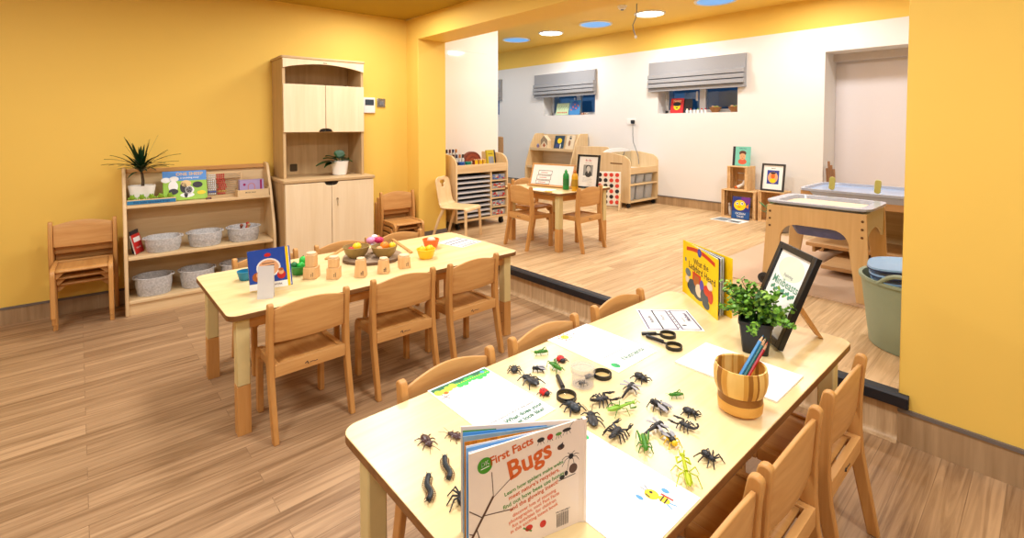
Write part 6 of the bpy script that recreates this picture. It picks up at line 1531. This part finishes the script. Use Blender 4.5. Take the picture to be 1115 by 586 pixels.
for k, (r, c) in enumerate([(0.130, (122, 54, 38)), (0.105, (150, 70, 44)), (0.080, (134, 60, 40)), (0.055, (160, 84, 52))]):
    mb = MB(); o_ = [(r * math.cos(a), 0.06 + r * math.sin(a)) for a in [PI * i / 18 for i in range(19)]]; i_ = [((r - 0.024) * math.cos(a), 0.06 + (r - 0.024) * math.sin(a)) for a in [PI * i / 18 for i in range(19)]]
    poly = [(o_[0][0], 0.0)] + o_ + [(o_[-1][0], 0.0), (i_[-1][0], 0.0)] + list(reversed(i_)) + [(i_[0][0], 0.0)]
    for q in range(18): mb.prism([o_[q], o_[q + 1], i_[q + 1], i_[q]], -0.025, 0.025, 'y')
    for sx in (1, -1): mb.box(min(sx * r, sx * (r - 0.024)), max(sx * r, sx * (r - 0.024)), -0.025, 0.025, 0, 0.06)
    mb.build('arch', plain('rainbow_%d' % k, c, 0.5), t)
t = thing('pencil_rack', 'pale wooden rack of yellow pencils on the art trolley', 'rack', on_at(0.40, -0.350, ZA), PI / 2)
mb = MB(); mb.box(-0.085, 0.085, -0.030, 0.030, 0, 0.060); mb.build('rack', MAPLE, t, 0.003)
for k in range(11):
    x = -0.075 + 0.015 * k; t2 = thing('yellow_pencil', 'yellow pencil standing in the wooden rack, %s from its left' % ('first second third fourth fifth sixth seventh eighth ninth tenth eleventh'.split()[k]), 'pencil', on_at(0.40 + x, -0.350, ZA + 0.0605), (0.0, 0.06 * math.sin(k * 2.0), PI / 2), 'yellow pencils in the rack')
    mb = MB(); mb.tube([(0, 0, 0), (0, 0, 0.052)], 0.005, 6); mb.build('barrel', YELLOW if k % 4 else plain('dark_red_barrel', (130, 40, 36), 0.4), t2, sharp=20); mb = MB(); mb.tube([(0, 0, 0.052), (0, 0, 0.066)], [0.005, 0.001], 6); mb.build('tip', plain('pencil_wood', (226, 184, 140), 0.6), t2)
def deco_yb(mb, y, w, h): mb.box(-w * 0.36, w * 0.22, y - 0.0002, y, h * 0.12, h * 0.62, 2); mb.box(w * 0.34, w / 2, y - 0.0003, y, 0, h, 3); put_text(mb, 'WORDS', 0.020, -0.01, y - 0.0004, h * 0.78, 3)
q = on_at(0.618, -0.30, ZA + 0.012)
book('yellow and black book propped on the right of the art trolley', q, PI / 2 + 0.1, 0.135, 0.200, 0.022, plain('olive_yellow', (196, 176, 30), 0.4), 10, None, deco_yb, 'book', None, 'picture_book', PAPER, (plain('book_grey2', (140, 146, 156), 0.5), INK))
t = thing('craft_basket', 'brown wicker basket at the back left of art trolley behind the jamb', 'basket', on_at(0.066, -0.050, ZA), PI / 2)
mb = MB(); mb.lathe([(0.024, 0), (0.032, 0.16), (0.029, 0.162), (0.021, 0.006), (0, 0.006)], 20); mb.build('wicker', plain('wicker_brown', (140, 96, 48), 0.8, vary=0.4, scale=120), t)
mb = MB(); mb.tube([(0.029 * math.cos(a), 0, 0.155 + 0.06 * math.sin(a)) for a in [PI * k / 8 for k in range(9)]], 0.005, 6); mb.build('handle', plain('wicker_brown', (140, 96, 48), 0.8), t)
t = thing('rolled_mat', 'tall tan rolled mat standing behind the white partition edge', 'roll', (-5.075, 4.30, STEP), 0)
mb = MB(); mb.lathe([(0.05, 0), (0.055, 0.01), (0.055, 0.95), (0.03, 0.96), (0, 0.96)], 18); mb.build('roll', plain('tan_roll', (150, 118, 80), 0.8, vary=0.2, scale=50), t)

# ================================================================== small far table
ZFT = FZ + 0.0008
a = at(574, 202, FZ); b = at(621, 206, FZ); d = b - a; c = (a + b) / 2 + Vector((-0.014, 0.040, 0))
t = thing('easel_board', 'white tabletop writing board with wooden rim and printed boxes', 'easel', (c.x, c.y, ZFT + 0.003), math.atan2(d.y, d.x))
w = d.length / 2; hb = 0.225; XB = R('X', -20)
mb = MB(); mb.box(-w + 0.018, w - 0.018, -0.003, 0.006, 0.016, hb - 0.016, 0, XB)
for (x0, x1, z0, z1) in ((-0.155, 0.0, 0.11, 0.155), (-0.165, -0.005, 0.060, 0.104), (-0.17, -0.01, 0.018, 0.055)):
    for q in ((x0, x1, z0, z0 + .004), (x0, x1, z1 - .004, z1), (x0, x0 + .004, z0, z1), (x1 - .004, x1, z0, z1)): mb.box(q[0], q[1], -0.0036, -0.0028, q[2], q[3], 1, XB)
    mb.box(x0 + 0.03, x1 - 0.05, -0.0036, -0.0028, (z0 + z1) / 2 - 0.003, (z0 + z1) / 2 + 0.003, 2, XB)
mb.build('whiteboard', [plain('bright_whiteboard', (248, 248, 248), 0.3, vary=0.01), INK, plain('rose_ink', (196, 130, 130), 0.6)], t)
mb = MB()
for x0, x1, z0, z1 in ((-w, w, 0, 0.016), (-w, w, hb - 0.016, hb), (-w, -w + 0.018, 0.016, hb - 0.016), (w - 0.018, w, 0.016, hb - 0.016)): mb.box(x0, x1, -0.006, 0.010, z0, z1, 0, XB)
mb.build('rim', BEECH, t, 0.003)
mb = MB(); mb.box(-w, w, -0.045, -0.006, 0.001, 0.012); mb.build('pen_ledge', BEECH, t, 0.003)
for sx in (-1, 1):
    mb = MB(); mb.tube([(sx * w * 0.7, 0.072, 0.180), (sx * w * 0.7, 0.130, 0.004)], 0.009, 6); mb.build('prop', BEECH, t)
def bottle(label, px, body, capm, h, grp):
    p = at(*px, FZ); t = thing('paint_bottle', label, 'bottle', (p.x, p.y, ZFT), 0.6, grp)
    mb = MB(); mb.lathe([(0.026, 0), (0.029, 0.004), (0.029, h * 0.68), (0.024, h * 0.78), (0.013, h * 0.84), (0.012, h * 0.86)], 22); mb.build('bottle_body', body, t)
    mb = MB(); mb.lathe([(0.014, h * 0.845), (0.014, h * 0.93), (0.007, h * 0.95), (0.006, h), (0, h + 0.0005)], 16); mb.build('nozzle_cap', capm, t)
    mb = MB(); mb.lathe([(0.0293, h * 0.22), (0.0293, h * 0.55)], 22); mb.build('label_band', plain('label_' + grp + label[:3], tuple(int(v * 0.75) for v in ((46, 150, 70) if 'green' in label else (226, 176, 40))), 0.5), t)
bottle('green squeezy paint bottle on the small far table', (616.3, 206.5), plain('paint_green', (22, 138, 58), 0.35), plain('paint_green_cap', (40, 160, 76), 0.35), 0.185, 'squeezy paint bottles')
bottle('yellow squeezy paint bottle with orange-red lid on the small far table', (626, 208), plain('paint_yellow', (220, 166, 26), 0.35), plain('paint_orange_cap', (196, 110, 40), 0.35), 0.190, 'squeezy paint bottles')
def deco_port(mb, y, w, h):
    put_text(mb, 'Bo Bo', 0.026, 0, y, h * 0.83, 2); put_text(mb, 'artist of the week', 0.010, 0, y, h * 0.755, 1)
    mb.box(-0.050, 0.050, y - 0.0003, y, h * 0.38, h * 0.70, 3)
    mb.disc((0.004, y - 0.0005, h * 0.585), 0.020, 4, None, 16, 0.027); mb.disc((0.002, y - 0.0004, h * 0.625), 0.026, 5, None, 16, 0.024); mb.disc((0.006, y - 0.00045, h * 0.43), 0.034, 5, None, 16, 0.030); mb.box(-0.002, 0.012, y - 0.0006, y - 0.0003, h * 0.46, h * 0.54, 4)
    for k in range(4): mb.box(-0.05, 0.05 - 0.01 * (k % 2), y - 0.0003, y, h * (0.20 + 0.035 * k), h * (0.205 + 0.035 * k), 1)
a = at(626.5, 204.6, FZ); b = at(652.0, 207.0, FZ); d = b - a; c = (a + b) / 2
frame('black photo frame with grey portrait print on the small far table', (c.x, c.y, ZFT + 0.002), math.atan2(d.y, d.x), 0.235, 0.315, 9, deco_port, (GINK, RED, plain('photo_grey', (150, 152, 152), 0.6), plain('photo_light', (206, 204, 200), 0.6), plain('photo_dark', (56, 56, 58), 0.6)), True, BLACK, 0.018)
p = at(598, 208, FZ); sheet('loose white drawing paper on the small far table before the easel', (p.x - 0.10, p.y + 0.02, ZFT), 0.3, 0.21, 0.15, lambda mb, z: fdisc(mb, 0.02, 0.0, z, 0.03, 1, 0.02), (plain('chalk_blue', (150, 170, 210), 0.6),), 'paper_sheet', 'paper')
t = thing('paint_dish', 'flat yellow paint blob dish on the small far table', 'dish', (p.x + 0.045, p.y - 0.055, ZFT), 0)
mb = MB(); mb.lathe([(0.030, 0), (0.036, 0.006), (0.034, 0.007), (0.028, 0.003), (0, 0.003)], 18, 0, None, 1.2, 0.8); mb.build('dish', plain('paint_dish_yellow', (236, 176, 60), 0.4), t)
mb = MB(); mb.ell((0, 0, 0.005), (0.02, 0.013, 0.003)); mb.build('paint', plain('paint_dab', (246, 200, 40), 0.3), t)

# ================================================================== book display contents
def on_bk(x, y, z): return Vector((BK[0] + x, BK[1] + y, BK[2] + z))
ZB1 = 0.716
t = thing('bird_house', 'small wooden house with zigzag gable on the book display', 'ornament', on_bk(0.27, -0.205, ZB1), 0.0)
mb = MB(); mb.prism([(-0.085, 0), (0.085, 0), (0.085, 0.15), (0, 0.235), (-0.085, 0.15)], -0.04, 0.04, 'y'); mb.build('house_front', PALE_V, t, 0.003)
for k in range(3):
    z = 0.205 - 0.030 * k; mb = MB(); mb.prism([(-0.078, z - 0.075), (0, z), (0.078, z - 0.075), (0.078, z - 0.060), (0, z + 0.015), (-0.078, z - 0.060)], -0.0425, -0.0402, 'y'); mb.build('chevron', plain('chevron_brown', (92, 64, 40), 0.6), t)
mb = MB(); mb.prism([(0, 0.03), (0.03, 0.06), (0, 0.105), (-0.03, 0.06)], -0.0425, -0.0402, 'y'); mb.build('door_patch', plain('rust_patch', (176, 92, 44), 0.6), t)
t = thing('toy_egg_cup', 'tiny lilac toy beside the zigzag wooden house', 'toy', on_bk(0.12, -0.24, ZB1))
mb = MB(); mb.lathe([(0.022, 0), (0.012, 0.02), (0.030, 0.05), (0.028, 0.052), (0, 0.048)], 16); mb.build('cup', plain('lilac_toy', (150, 130, 180), 0.5), t); mb = MB(); mb.ell((0, 0, 0.062), (0.02, 0.02, 0.026)); mb.build('egg', plain('egg_blue', (120, 130, 170), 0.5), t)
def deco_y(mb, y, w, h):
    mb.disc((0.01, y - 0.0002, h * 0.62), 0.05, 2, None, 16, 0.045); mb.disc((-0.03, y - 0.0003, h * 0.25), 0.04, 3, None, 14, 0.03); mb.disc((0.04, y - 0.0003, h * 0.22), 0.012, 4, None, 14, 0.04)
book('dark picture book with yellow circle on the book display', on_bk(0.575, -0.225, ZB1 + 0.006), 0, 0.21, 0.225, 0.012, plain('dark_teal_cover', (44, 66, 82), 0.4), 14, None, deco_y, 'book', 'books on the display unit', 'picture_book', PAPER, (YELLOW, plain('cover_indigo', (60, 70, 130), 0.4), WHITE))
def deco_w(mb, y, w, h):
    mb.disc((0.0, y - 0.0002, h * 0.78), 0.025, 2, None, 14, 0.014); mb.disc((-0.01, y - 0.0002, h * 0.45), 0.025, 3, None, 14, 0.05); put_text(mb, 'BIG', 0.03, 0, y - 0.0004, h * 0.9, 2)
book('pale picture book with dark figure at the right end of display', on_bk(0.815, -0.225, ZB1 + 0.006), 0.0, 0.18, 0.235, 0.012, plain('cream_cover', (226, 208, 176), 0.4), 14, None, deco_w, 'book', 'books on the display unit', 'picture_book', PAPER, (INK, plain('figure_tan', (150, 110, 80), 0.4)))

# ================================================================== crates' contents
FLc = (-2.525, 5.995, STEP)
def deco_fish(mb, y, w, h):
    mb.box(-w / 2, w / 2, y - 0.0001, y, h * 0.34, h, 2); mb.box(0, w / 2, y - 0.0002, y, h * 0.72, h, 3)
    mb.disc((-0.012, y - 0.0003, h * 0.62), 0.070, 4, None, 22, 0.062); mb.disc((-0.045, y - 0.0005, h * 0.68), 0.016, 5, None, 12); mb.disc((0.012, y - 0.0005, h * 0.70), 0.018, 5, None, 12); mb.disc((-0.043, y - 0.0007, h * 0.68), 0.008, 6, None, 12); mb.disc((0.014, y - 0.0007, h * 0.70), 0.009, 6, None, 12)
    mb.poly([(0.05, y - 0.0004, h * .56), (0.088, y - 0.0004, h * .50), (0.088, y - 0.0004, h * .72)], 7); mb.disc((-0.02, y - 0.0006, h * 0.54), 0.022, 7, None, 12, 0.008)
    put_text(mb, 'OCEAN', 0.034, 0, y - 0.0005, h * 0.24, 5); put_text(mb, 'TALES', 0.030, 0, y - 0.0005, h * 0.11, 5)
book('blue and purple book with round yellow fish face in the lower crate', (FLc[0] + 0.045, FLc[1] - 0.165, STEP + 0.001), 0, 0.205, 0.262, 0.014, plain('deep_blue_cover', (30, 84, 150), 0.4), 9, None, deco_fish, 'book', None, 'picture_book', PAPER,
     (plain('cover_navy', (36, 52, 130), 0.4), plain('cover_violet', (110, 44, 140), 0.4), YELLOW, WHITE, INK, plain('fin_orange', (230, 130, 30), 0.4)))
def deco_teal(mb, y, w, h):
    mb.box(-w / 2, -w / 2 + 0.030, y - 0.0003, y, 0, h, 2); put_text(mb, 'little lives', 0.022, 0.015, y - 0.0004, h * 0.90, 3)
    mb.disc((0.015, y - 0.0002, h * 0.22), 0.050, 4, None, 16, 0.035); mb.disc((0.015, y - 0.0004, h * 0.48), 0.036, 5, None, 16, 0.040); mb.disc((0.015, y - 0.0003, h * 0.66), 0.042, 6, None, 16, 0.030); mb.disc((0.015, y - 0.0006, h * 0.40), 0.012, 4, None, 12, 0.005)
    for sx in (-1, 1): mb.disc((0.015 + sx * 0.014, y - 0.0006, h * 0.50), 0.004, 2, None, 8)
book('mint green book with a drawn face standing on the top crate', (-2.540, 5.975, STEP + 0.6225), 0, 0.205, 0.232, 0.014, plain('mint_cover', (120, 202, 184), 0.4), 6, INK, deco_teal, 'book', None, 'picture_book', PAPER,
     (INK, plain('mint_letter', (60, 120, 110), 0.5), plain('cover_coral', (206, 96, 70), 0.4), SKIN, plain('brown_hair_print', (96, 58, 44), 0.5)))
t = thing('shaker', 'small white and orange toy lying in the top crate', 'toy', (-2.53, 5.94, STEP + 0.336 + 0.0115), 0.3)
mb = MB(); mb.tube([(-0.03, 0, 0.02), (0.03, 0.0, 0.055), (0.05, 0, 0.10)], [0.018, 0.02, 0.016], 10); mb.build('body', WHITE, t); mb = MB(); mb.tube([(-0.06, 0, 0.014), (-0.028, 0, 0.022)], [0.014, 0.016], 8); mb.ell((0.055, 0, 0.112), (0.012, 0.012, 0.012)); mb.build('tip', ORANGE, t)
t = thing('cloth_bag', 'white cloth bag slumped at the left in the lower crate', 'bag', (-2.635, 5.935, STEP + 0.016), 0)
mb = MB(); mb.lathe([(0.018, 0), (0.024, 0.02), (0.021, 0.09), (0.011, 0.125), (0.015, 0.15), (0, 0.14)], 14, 0, R('Y', -8), 0.8, 1.2); mb.build('bag_body', plain('canvas_white', (222, 216, 208), 0.9), t, sharp=80); mb = MB(); mb.tube([(0.016 * math.cos(a) - 0.016, 0.016 * math.sin(a), 0.122) for a in [2 * PI * k / 10 for k in range(11)]], 0.003, 5); mb.build('drawstring', GINK, t)
def deco_mag(mb, z):
    flat(mb, [(-0.16, -0.09), (-0.01, -0.09), (-0.01, 0.09), (-0.16, 0.09)], z, 1); flat(mb, [(0.02, -0.08), (0.15, -0.08), (0.15, 0.02), (0.02, 0.02)], z, 2); fline(mb, 0, -0.11, 0, 0.11, 0.003, z, 3)
sheet('open magazine lying on the floor in front of the crates', (-2.53, 5.66, STEP + 0.001), -0.1, 0.36, 0.22, deco_mag, (plain('photo_slate', (120, 134, 142), 0.5), plain('photo_dusk', (90, 100, 106), 0.5), GINK), 'magazine', 'magazine', 0.004)
def deco_king(mb, y, w, h):
    mb.box(-0.065, 0.065, y - 0.0002, y, h * 0.26, h * 0.76, 2); mb.disc((0, y - 0.0003, h * 0.50), 0.055, 3, None, 18, 0.066); mb.disc((0, y - 0.0005, h * 0.55), 0.024, 4, None, 14, 0.03); mb.disc((0, y - 0.0004, h * 0.38), 0.034, 5, None, 14, 0.026); mb.disc((0, y - 0.0006, h * 0.66), 0.03, 6, None, 14, 0.012); put_text(mb, 'Matilda', 0.016, 0, y, h * 0.83, 7)
frame('dark frame with bright blue and red print standing on a crate', (-2.165, 5.925, STEP + 0.357), -0.05, 0.255, 0.315, 9, deco_king, (plain('print_crimson', (170, 50, 60), 0.5), plain('print_royal', (40, 60, 150), 0.5), SKIN, ORANGE, YELLOW, INK), True, plain('charcoal_frame', (48, 46, 46), 0.4), 0.020)
p = at(856, 214, STEP + 0.36)
t = thing('leafy_plant', 'low green leafy plant behind the sand table', 'plant', (-1.92, 5.45, STEP + 0.0065))
mb = MB(); mb.lathe([(0.09, 0), (0.12, 0.18), (0.115, 0.182), (0.08, 0.02), (0, 0.02)], 24); mb.build('pot', plain('terracotta_grey', (150, 140, 128), 0.7), t)
mb = MB()
for k in range(60):
    a = rd.uniform(0, 2 * PI); el = rd.uniform(0.2, 1.3); L = rd.uniform(0.10, 0.24); dr = Vector((math.cos(a) * math.cos(el), math.sin(a) * math.cos(el), math.sin(el))); q = Vector((0, 0, 0.15)) + dr * L; sd = Vector((-math.sin(a), math.cos(a), 0))
    mb.add([q - dr * 0.05, q + sd * 0.022, q + dr * 0.05, q - sd * 0.022], [(0, 1, 2, 3)])
mb.build('foliage', plain('soft_leaf', (74, 120, 62), 0.5, vary=0.4, scale=30), t)

# ================================================================== window sills
def on_sill(i, x, y): return Vector((WIN[i][0] + x, Y_F + y, WIN[i][2] + 0.001))
def deco_rb(mb, y, w, h): put_text(mb, 'Noisy', 0.05, 0, y - 0.0003, h * 0.82, 2); mb.disc((0, y - 0.0002, h * 0.42), 0.05, 3, None, 16, 0.045); mb.disc((0, y - 0.0003, h * 0.60), 0.06, 4, None, 16, 0.03); mb.disc((0, y - 0.0004, h * 0.34), 0.02, 4, None, 12, 0.008)
book('red book with a round yellow face on the right window sill', on_sill(1, 0.245, 0.075) + Vector((0, 0, 0.003)), 0.0, 0.19, 0.205, 0.012, plain('scarlet_cover', (206, 40, 46), 0.4), 10, None, deco_rb, 'book', 'books on the window sills', 'picture_book', PAPER, (plain('cream_letters', (246, 220, 170), 0.5), YELLOW, INK))
book('dark blue book beside the red one on the right window sill', on_sill(1, 0.375, 0.12) + Vector((0, 0, 0.003)), 0.35, 0.14, 0.195, 0.012, plain('midnight_cover', (22, 26, 44), 0.4), 10, None, None, 'book', 'books on the window sills')
for k in range(6):
    c = [(236, 226, 190), (200, 60, 50), (60, 110, 170), (120, 160, 90), (190, 60, 60), (180, 50, 80)][k]
    t = thing('toy_cup', 'little white-bodied toy with coloured top on right window sill, %s from the red book' % ('first', 'second', 'third', 'fourth', 'fifth', 'sixth')[k], 'toy', on_sill(1, 0.42 + 0.052 * k, 0.045), 0, 'little toys on the right window sill')
    mb = MB(); mb.lathe([(0.018, 0), (0.020, 0.03), (0.012, 0.04), (0, 0.041)], 12); mb.build('body', WHITE, t); mb = MB(); mb.ell((0, 0, 0.048), (0.012, 0.012, 0.013)); mb.build('top', plain('toytop_%d' % k, c, 0.5), t)
for k, (x, lab) in enumerate([(0.80, 'woven bowl of small fruit in the middle of the right window sill'), (1.05, 'woven bowl at the right end of the right window sill')]):
    t = thing('woven_bowl', lab, 'bowl', on_sill(1, x, 0.07), 0, 'woven bowls on the window sill')
    mb = MB(); mb.lathe([(0.040, 0), (0.062, 0.035), (0.078, 0.068), (0.073, 0.069), (0.056, 0.035), (0.036, 0.008), (0, 0.008)], 22); mb.build('bowl_body', plain('wicker_tan', (150, 104, 60), 0.8, vary=0.4, scale=110), t)
    mb = MB(); 
    for q in range(5): mb.ell((0.03 * math.cos(q * 1.3), 0.03 * math.sin(q * 1.3), 0.066 + 0.006 * (q % 2)), (0.02, 0.02, 0.018), q % 2)
    mb.build('contents', [plain('sill_green', (130, 150, 60), 0.5), plain('sill_tan', (190, 150, 110), 0.6)], t)
def deco_jungle(mb, y, w, h):
    for k in range(14): mb.box(-w / 2 + 0.02 + 0.018 * k, -w / 2 + 0.028 + 0.018 * k, y - 0.0003, y, h * (0.45 + 0.1 * (k % 3)), h * (0.58 + 0.1 * (k % 3)), 2 if k % 2 else 3)
    for k in range(6): mb.disc((-0.10 + 0.04 * k, y - 0.0004, h * 0.2), 0.014, 4 if k % 2 else 5, None, 10)
book('pale green patterned book on the left window sill', on_sill(0, 0.375, 0.060) + Vector((0, 0, 0.003)), 0.0, 0.28, 0.205, 0.012, plain('pale_green_cover', (206, 226, 180), 0.4), 12, None, deco_jungle, 'book', 'books on the window sills', 'picture_book', PAPER, (DKGREEN, plain('pale_teal', (90, 150, 130), 0.5), RED, ORANGE))
def deco_plan(mb, y, w, h):
    mb.disc((0, y - 0.0002, h * 0.62), 0.09, 2, None, 20, 0.08)
    for k in range(5): mb.disc((-0.07 + 0.035 * k, y - 0.0004, h * (0.35 + 0.09 * ((k * 2) % 5))), 0.014, 3, None, 12)
book('blue space book with round planet on the left window sill', on_sill(0, 0.655, 0.055) + Vector((0, 0, 0.003)), 0.0, 0.24, 0.245, 0.012, plain('sky_blue_cover', (70, 140, 200), 0.4), 10, None, deco_plan, 'book', 'books on the window sills', 'picture_book', PAPER, (plain('planet_blue', (50, 100, 180), 0.4), ORANGE))
for k in range(2):
    t = thing('sill_block', 'small wooden block at the right of the left window sill, %s' % ('nearer the blue book', 'at the end')[k], 'block', on_sill(0, 0.86 + 0.07 * k, 0.04), 0.2, 'blocks on the left window sill')
    mb = MB(); mb.box(-0.025, 0.025, -0.02, 0.02, 0, 0.032); mb.build('block', plain('sill_block_%d' % k, ((150, 80, 50), (206, 190, 170))[k], 0.6), t, 0.003); mb = MB(); mb.box(-0.012, 0.012, -0.0205, -0.0195, 0.008, 0.024); mb.build('face', plain('sill_block_%d' % (1 - k), ((150, 80, 50), (206, 190, 170))[1 - k], 0.6), t)

# ================================================================== at the water trough
WT = Vector((-0.55, 4.40, MZ))
SCP = plain('pale_lime_plastic', (206, 214, 130), 0.4)
for k, (x, lab) in enumerate([(-0.615, 'pale lime scoop hooked on the trough rim near the brooms'), (-0.325, 'pale lime scoop hooked on the trough rim close to the yellow wall')]):
    t = thing('scoop', lab, 'scoop', WT + Vector((x, -0.02, 0.600)), 0, 'lime scoops on the trough')
    mb = MB(); mb.prism(rrect(-0.020, 0.020, 0.0, 0.105, 0.016), -0.004, 0.004, 'y', 0, R('X', 12) @ R('Y', 6)); mb.build('handle', SCP, t, 0.002)
    mb = MB(); mb.lathe([(0.010, -0.0045), (0.018, -0.0045), (0.018, -0.006), (0.010, -0.006)], 14, 0, R('X', 12) @ R('Y', 6) @ T(0, 0, 0.085) @ R('X', 90)); mb.build('hang_hole', plain('dark_hole', (60, 70, 40), 0.6), t)
for k in range(4):
    x = -1.66 + 0.030 * k
    t = thing('wooden_pole', 'thin brown wooden pole leaning in the alcove corner, %s from the left' % ('first', 'second', 'third', 'fourth')[k], 'pole', (x + 0.02, Y_F - 0.02 - 0.03 * k, STEP + 0.002), (math.radians(-5), math.radians(-5), 0), 'wooden poles in the alcove')
    mb = MB(); mb.tube([(0, 0, 0.02), (0, 0, 0.64 + 0.04 * ((k * 2) % 3))], 0.012, 8); mb.build('shaft', wood('pole_wood', (130, 92, 62), (166, 124, 88), 'z', 0.6), t); mb = MB(); mb.tube([(0, 0, 0.0), (0, 0, 0.03)], 0.014, 8); mb.build('ferrule', GREY, t)
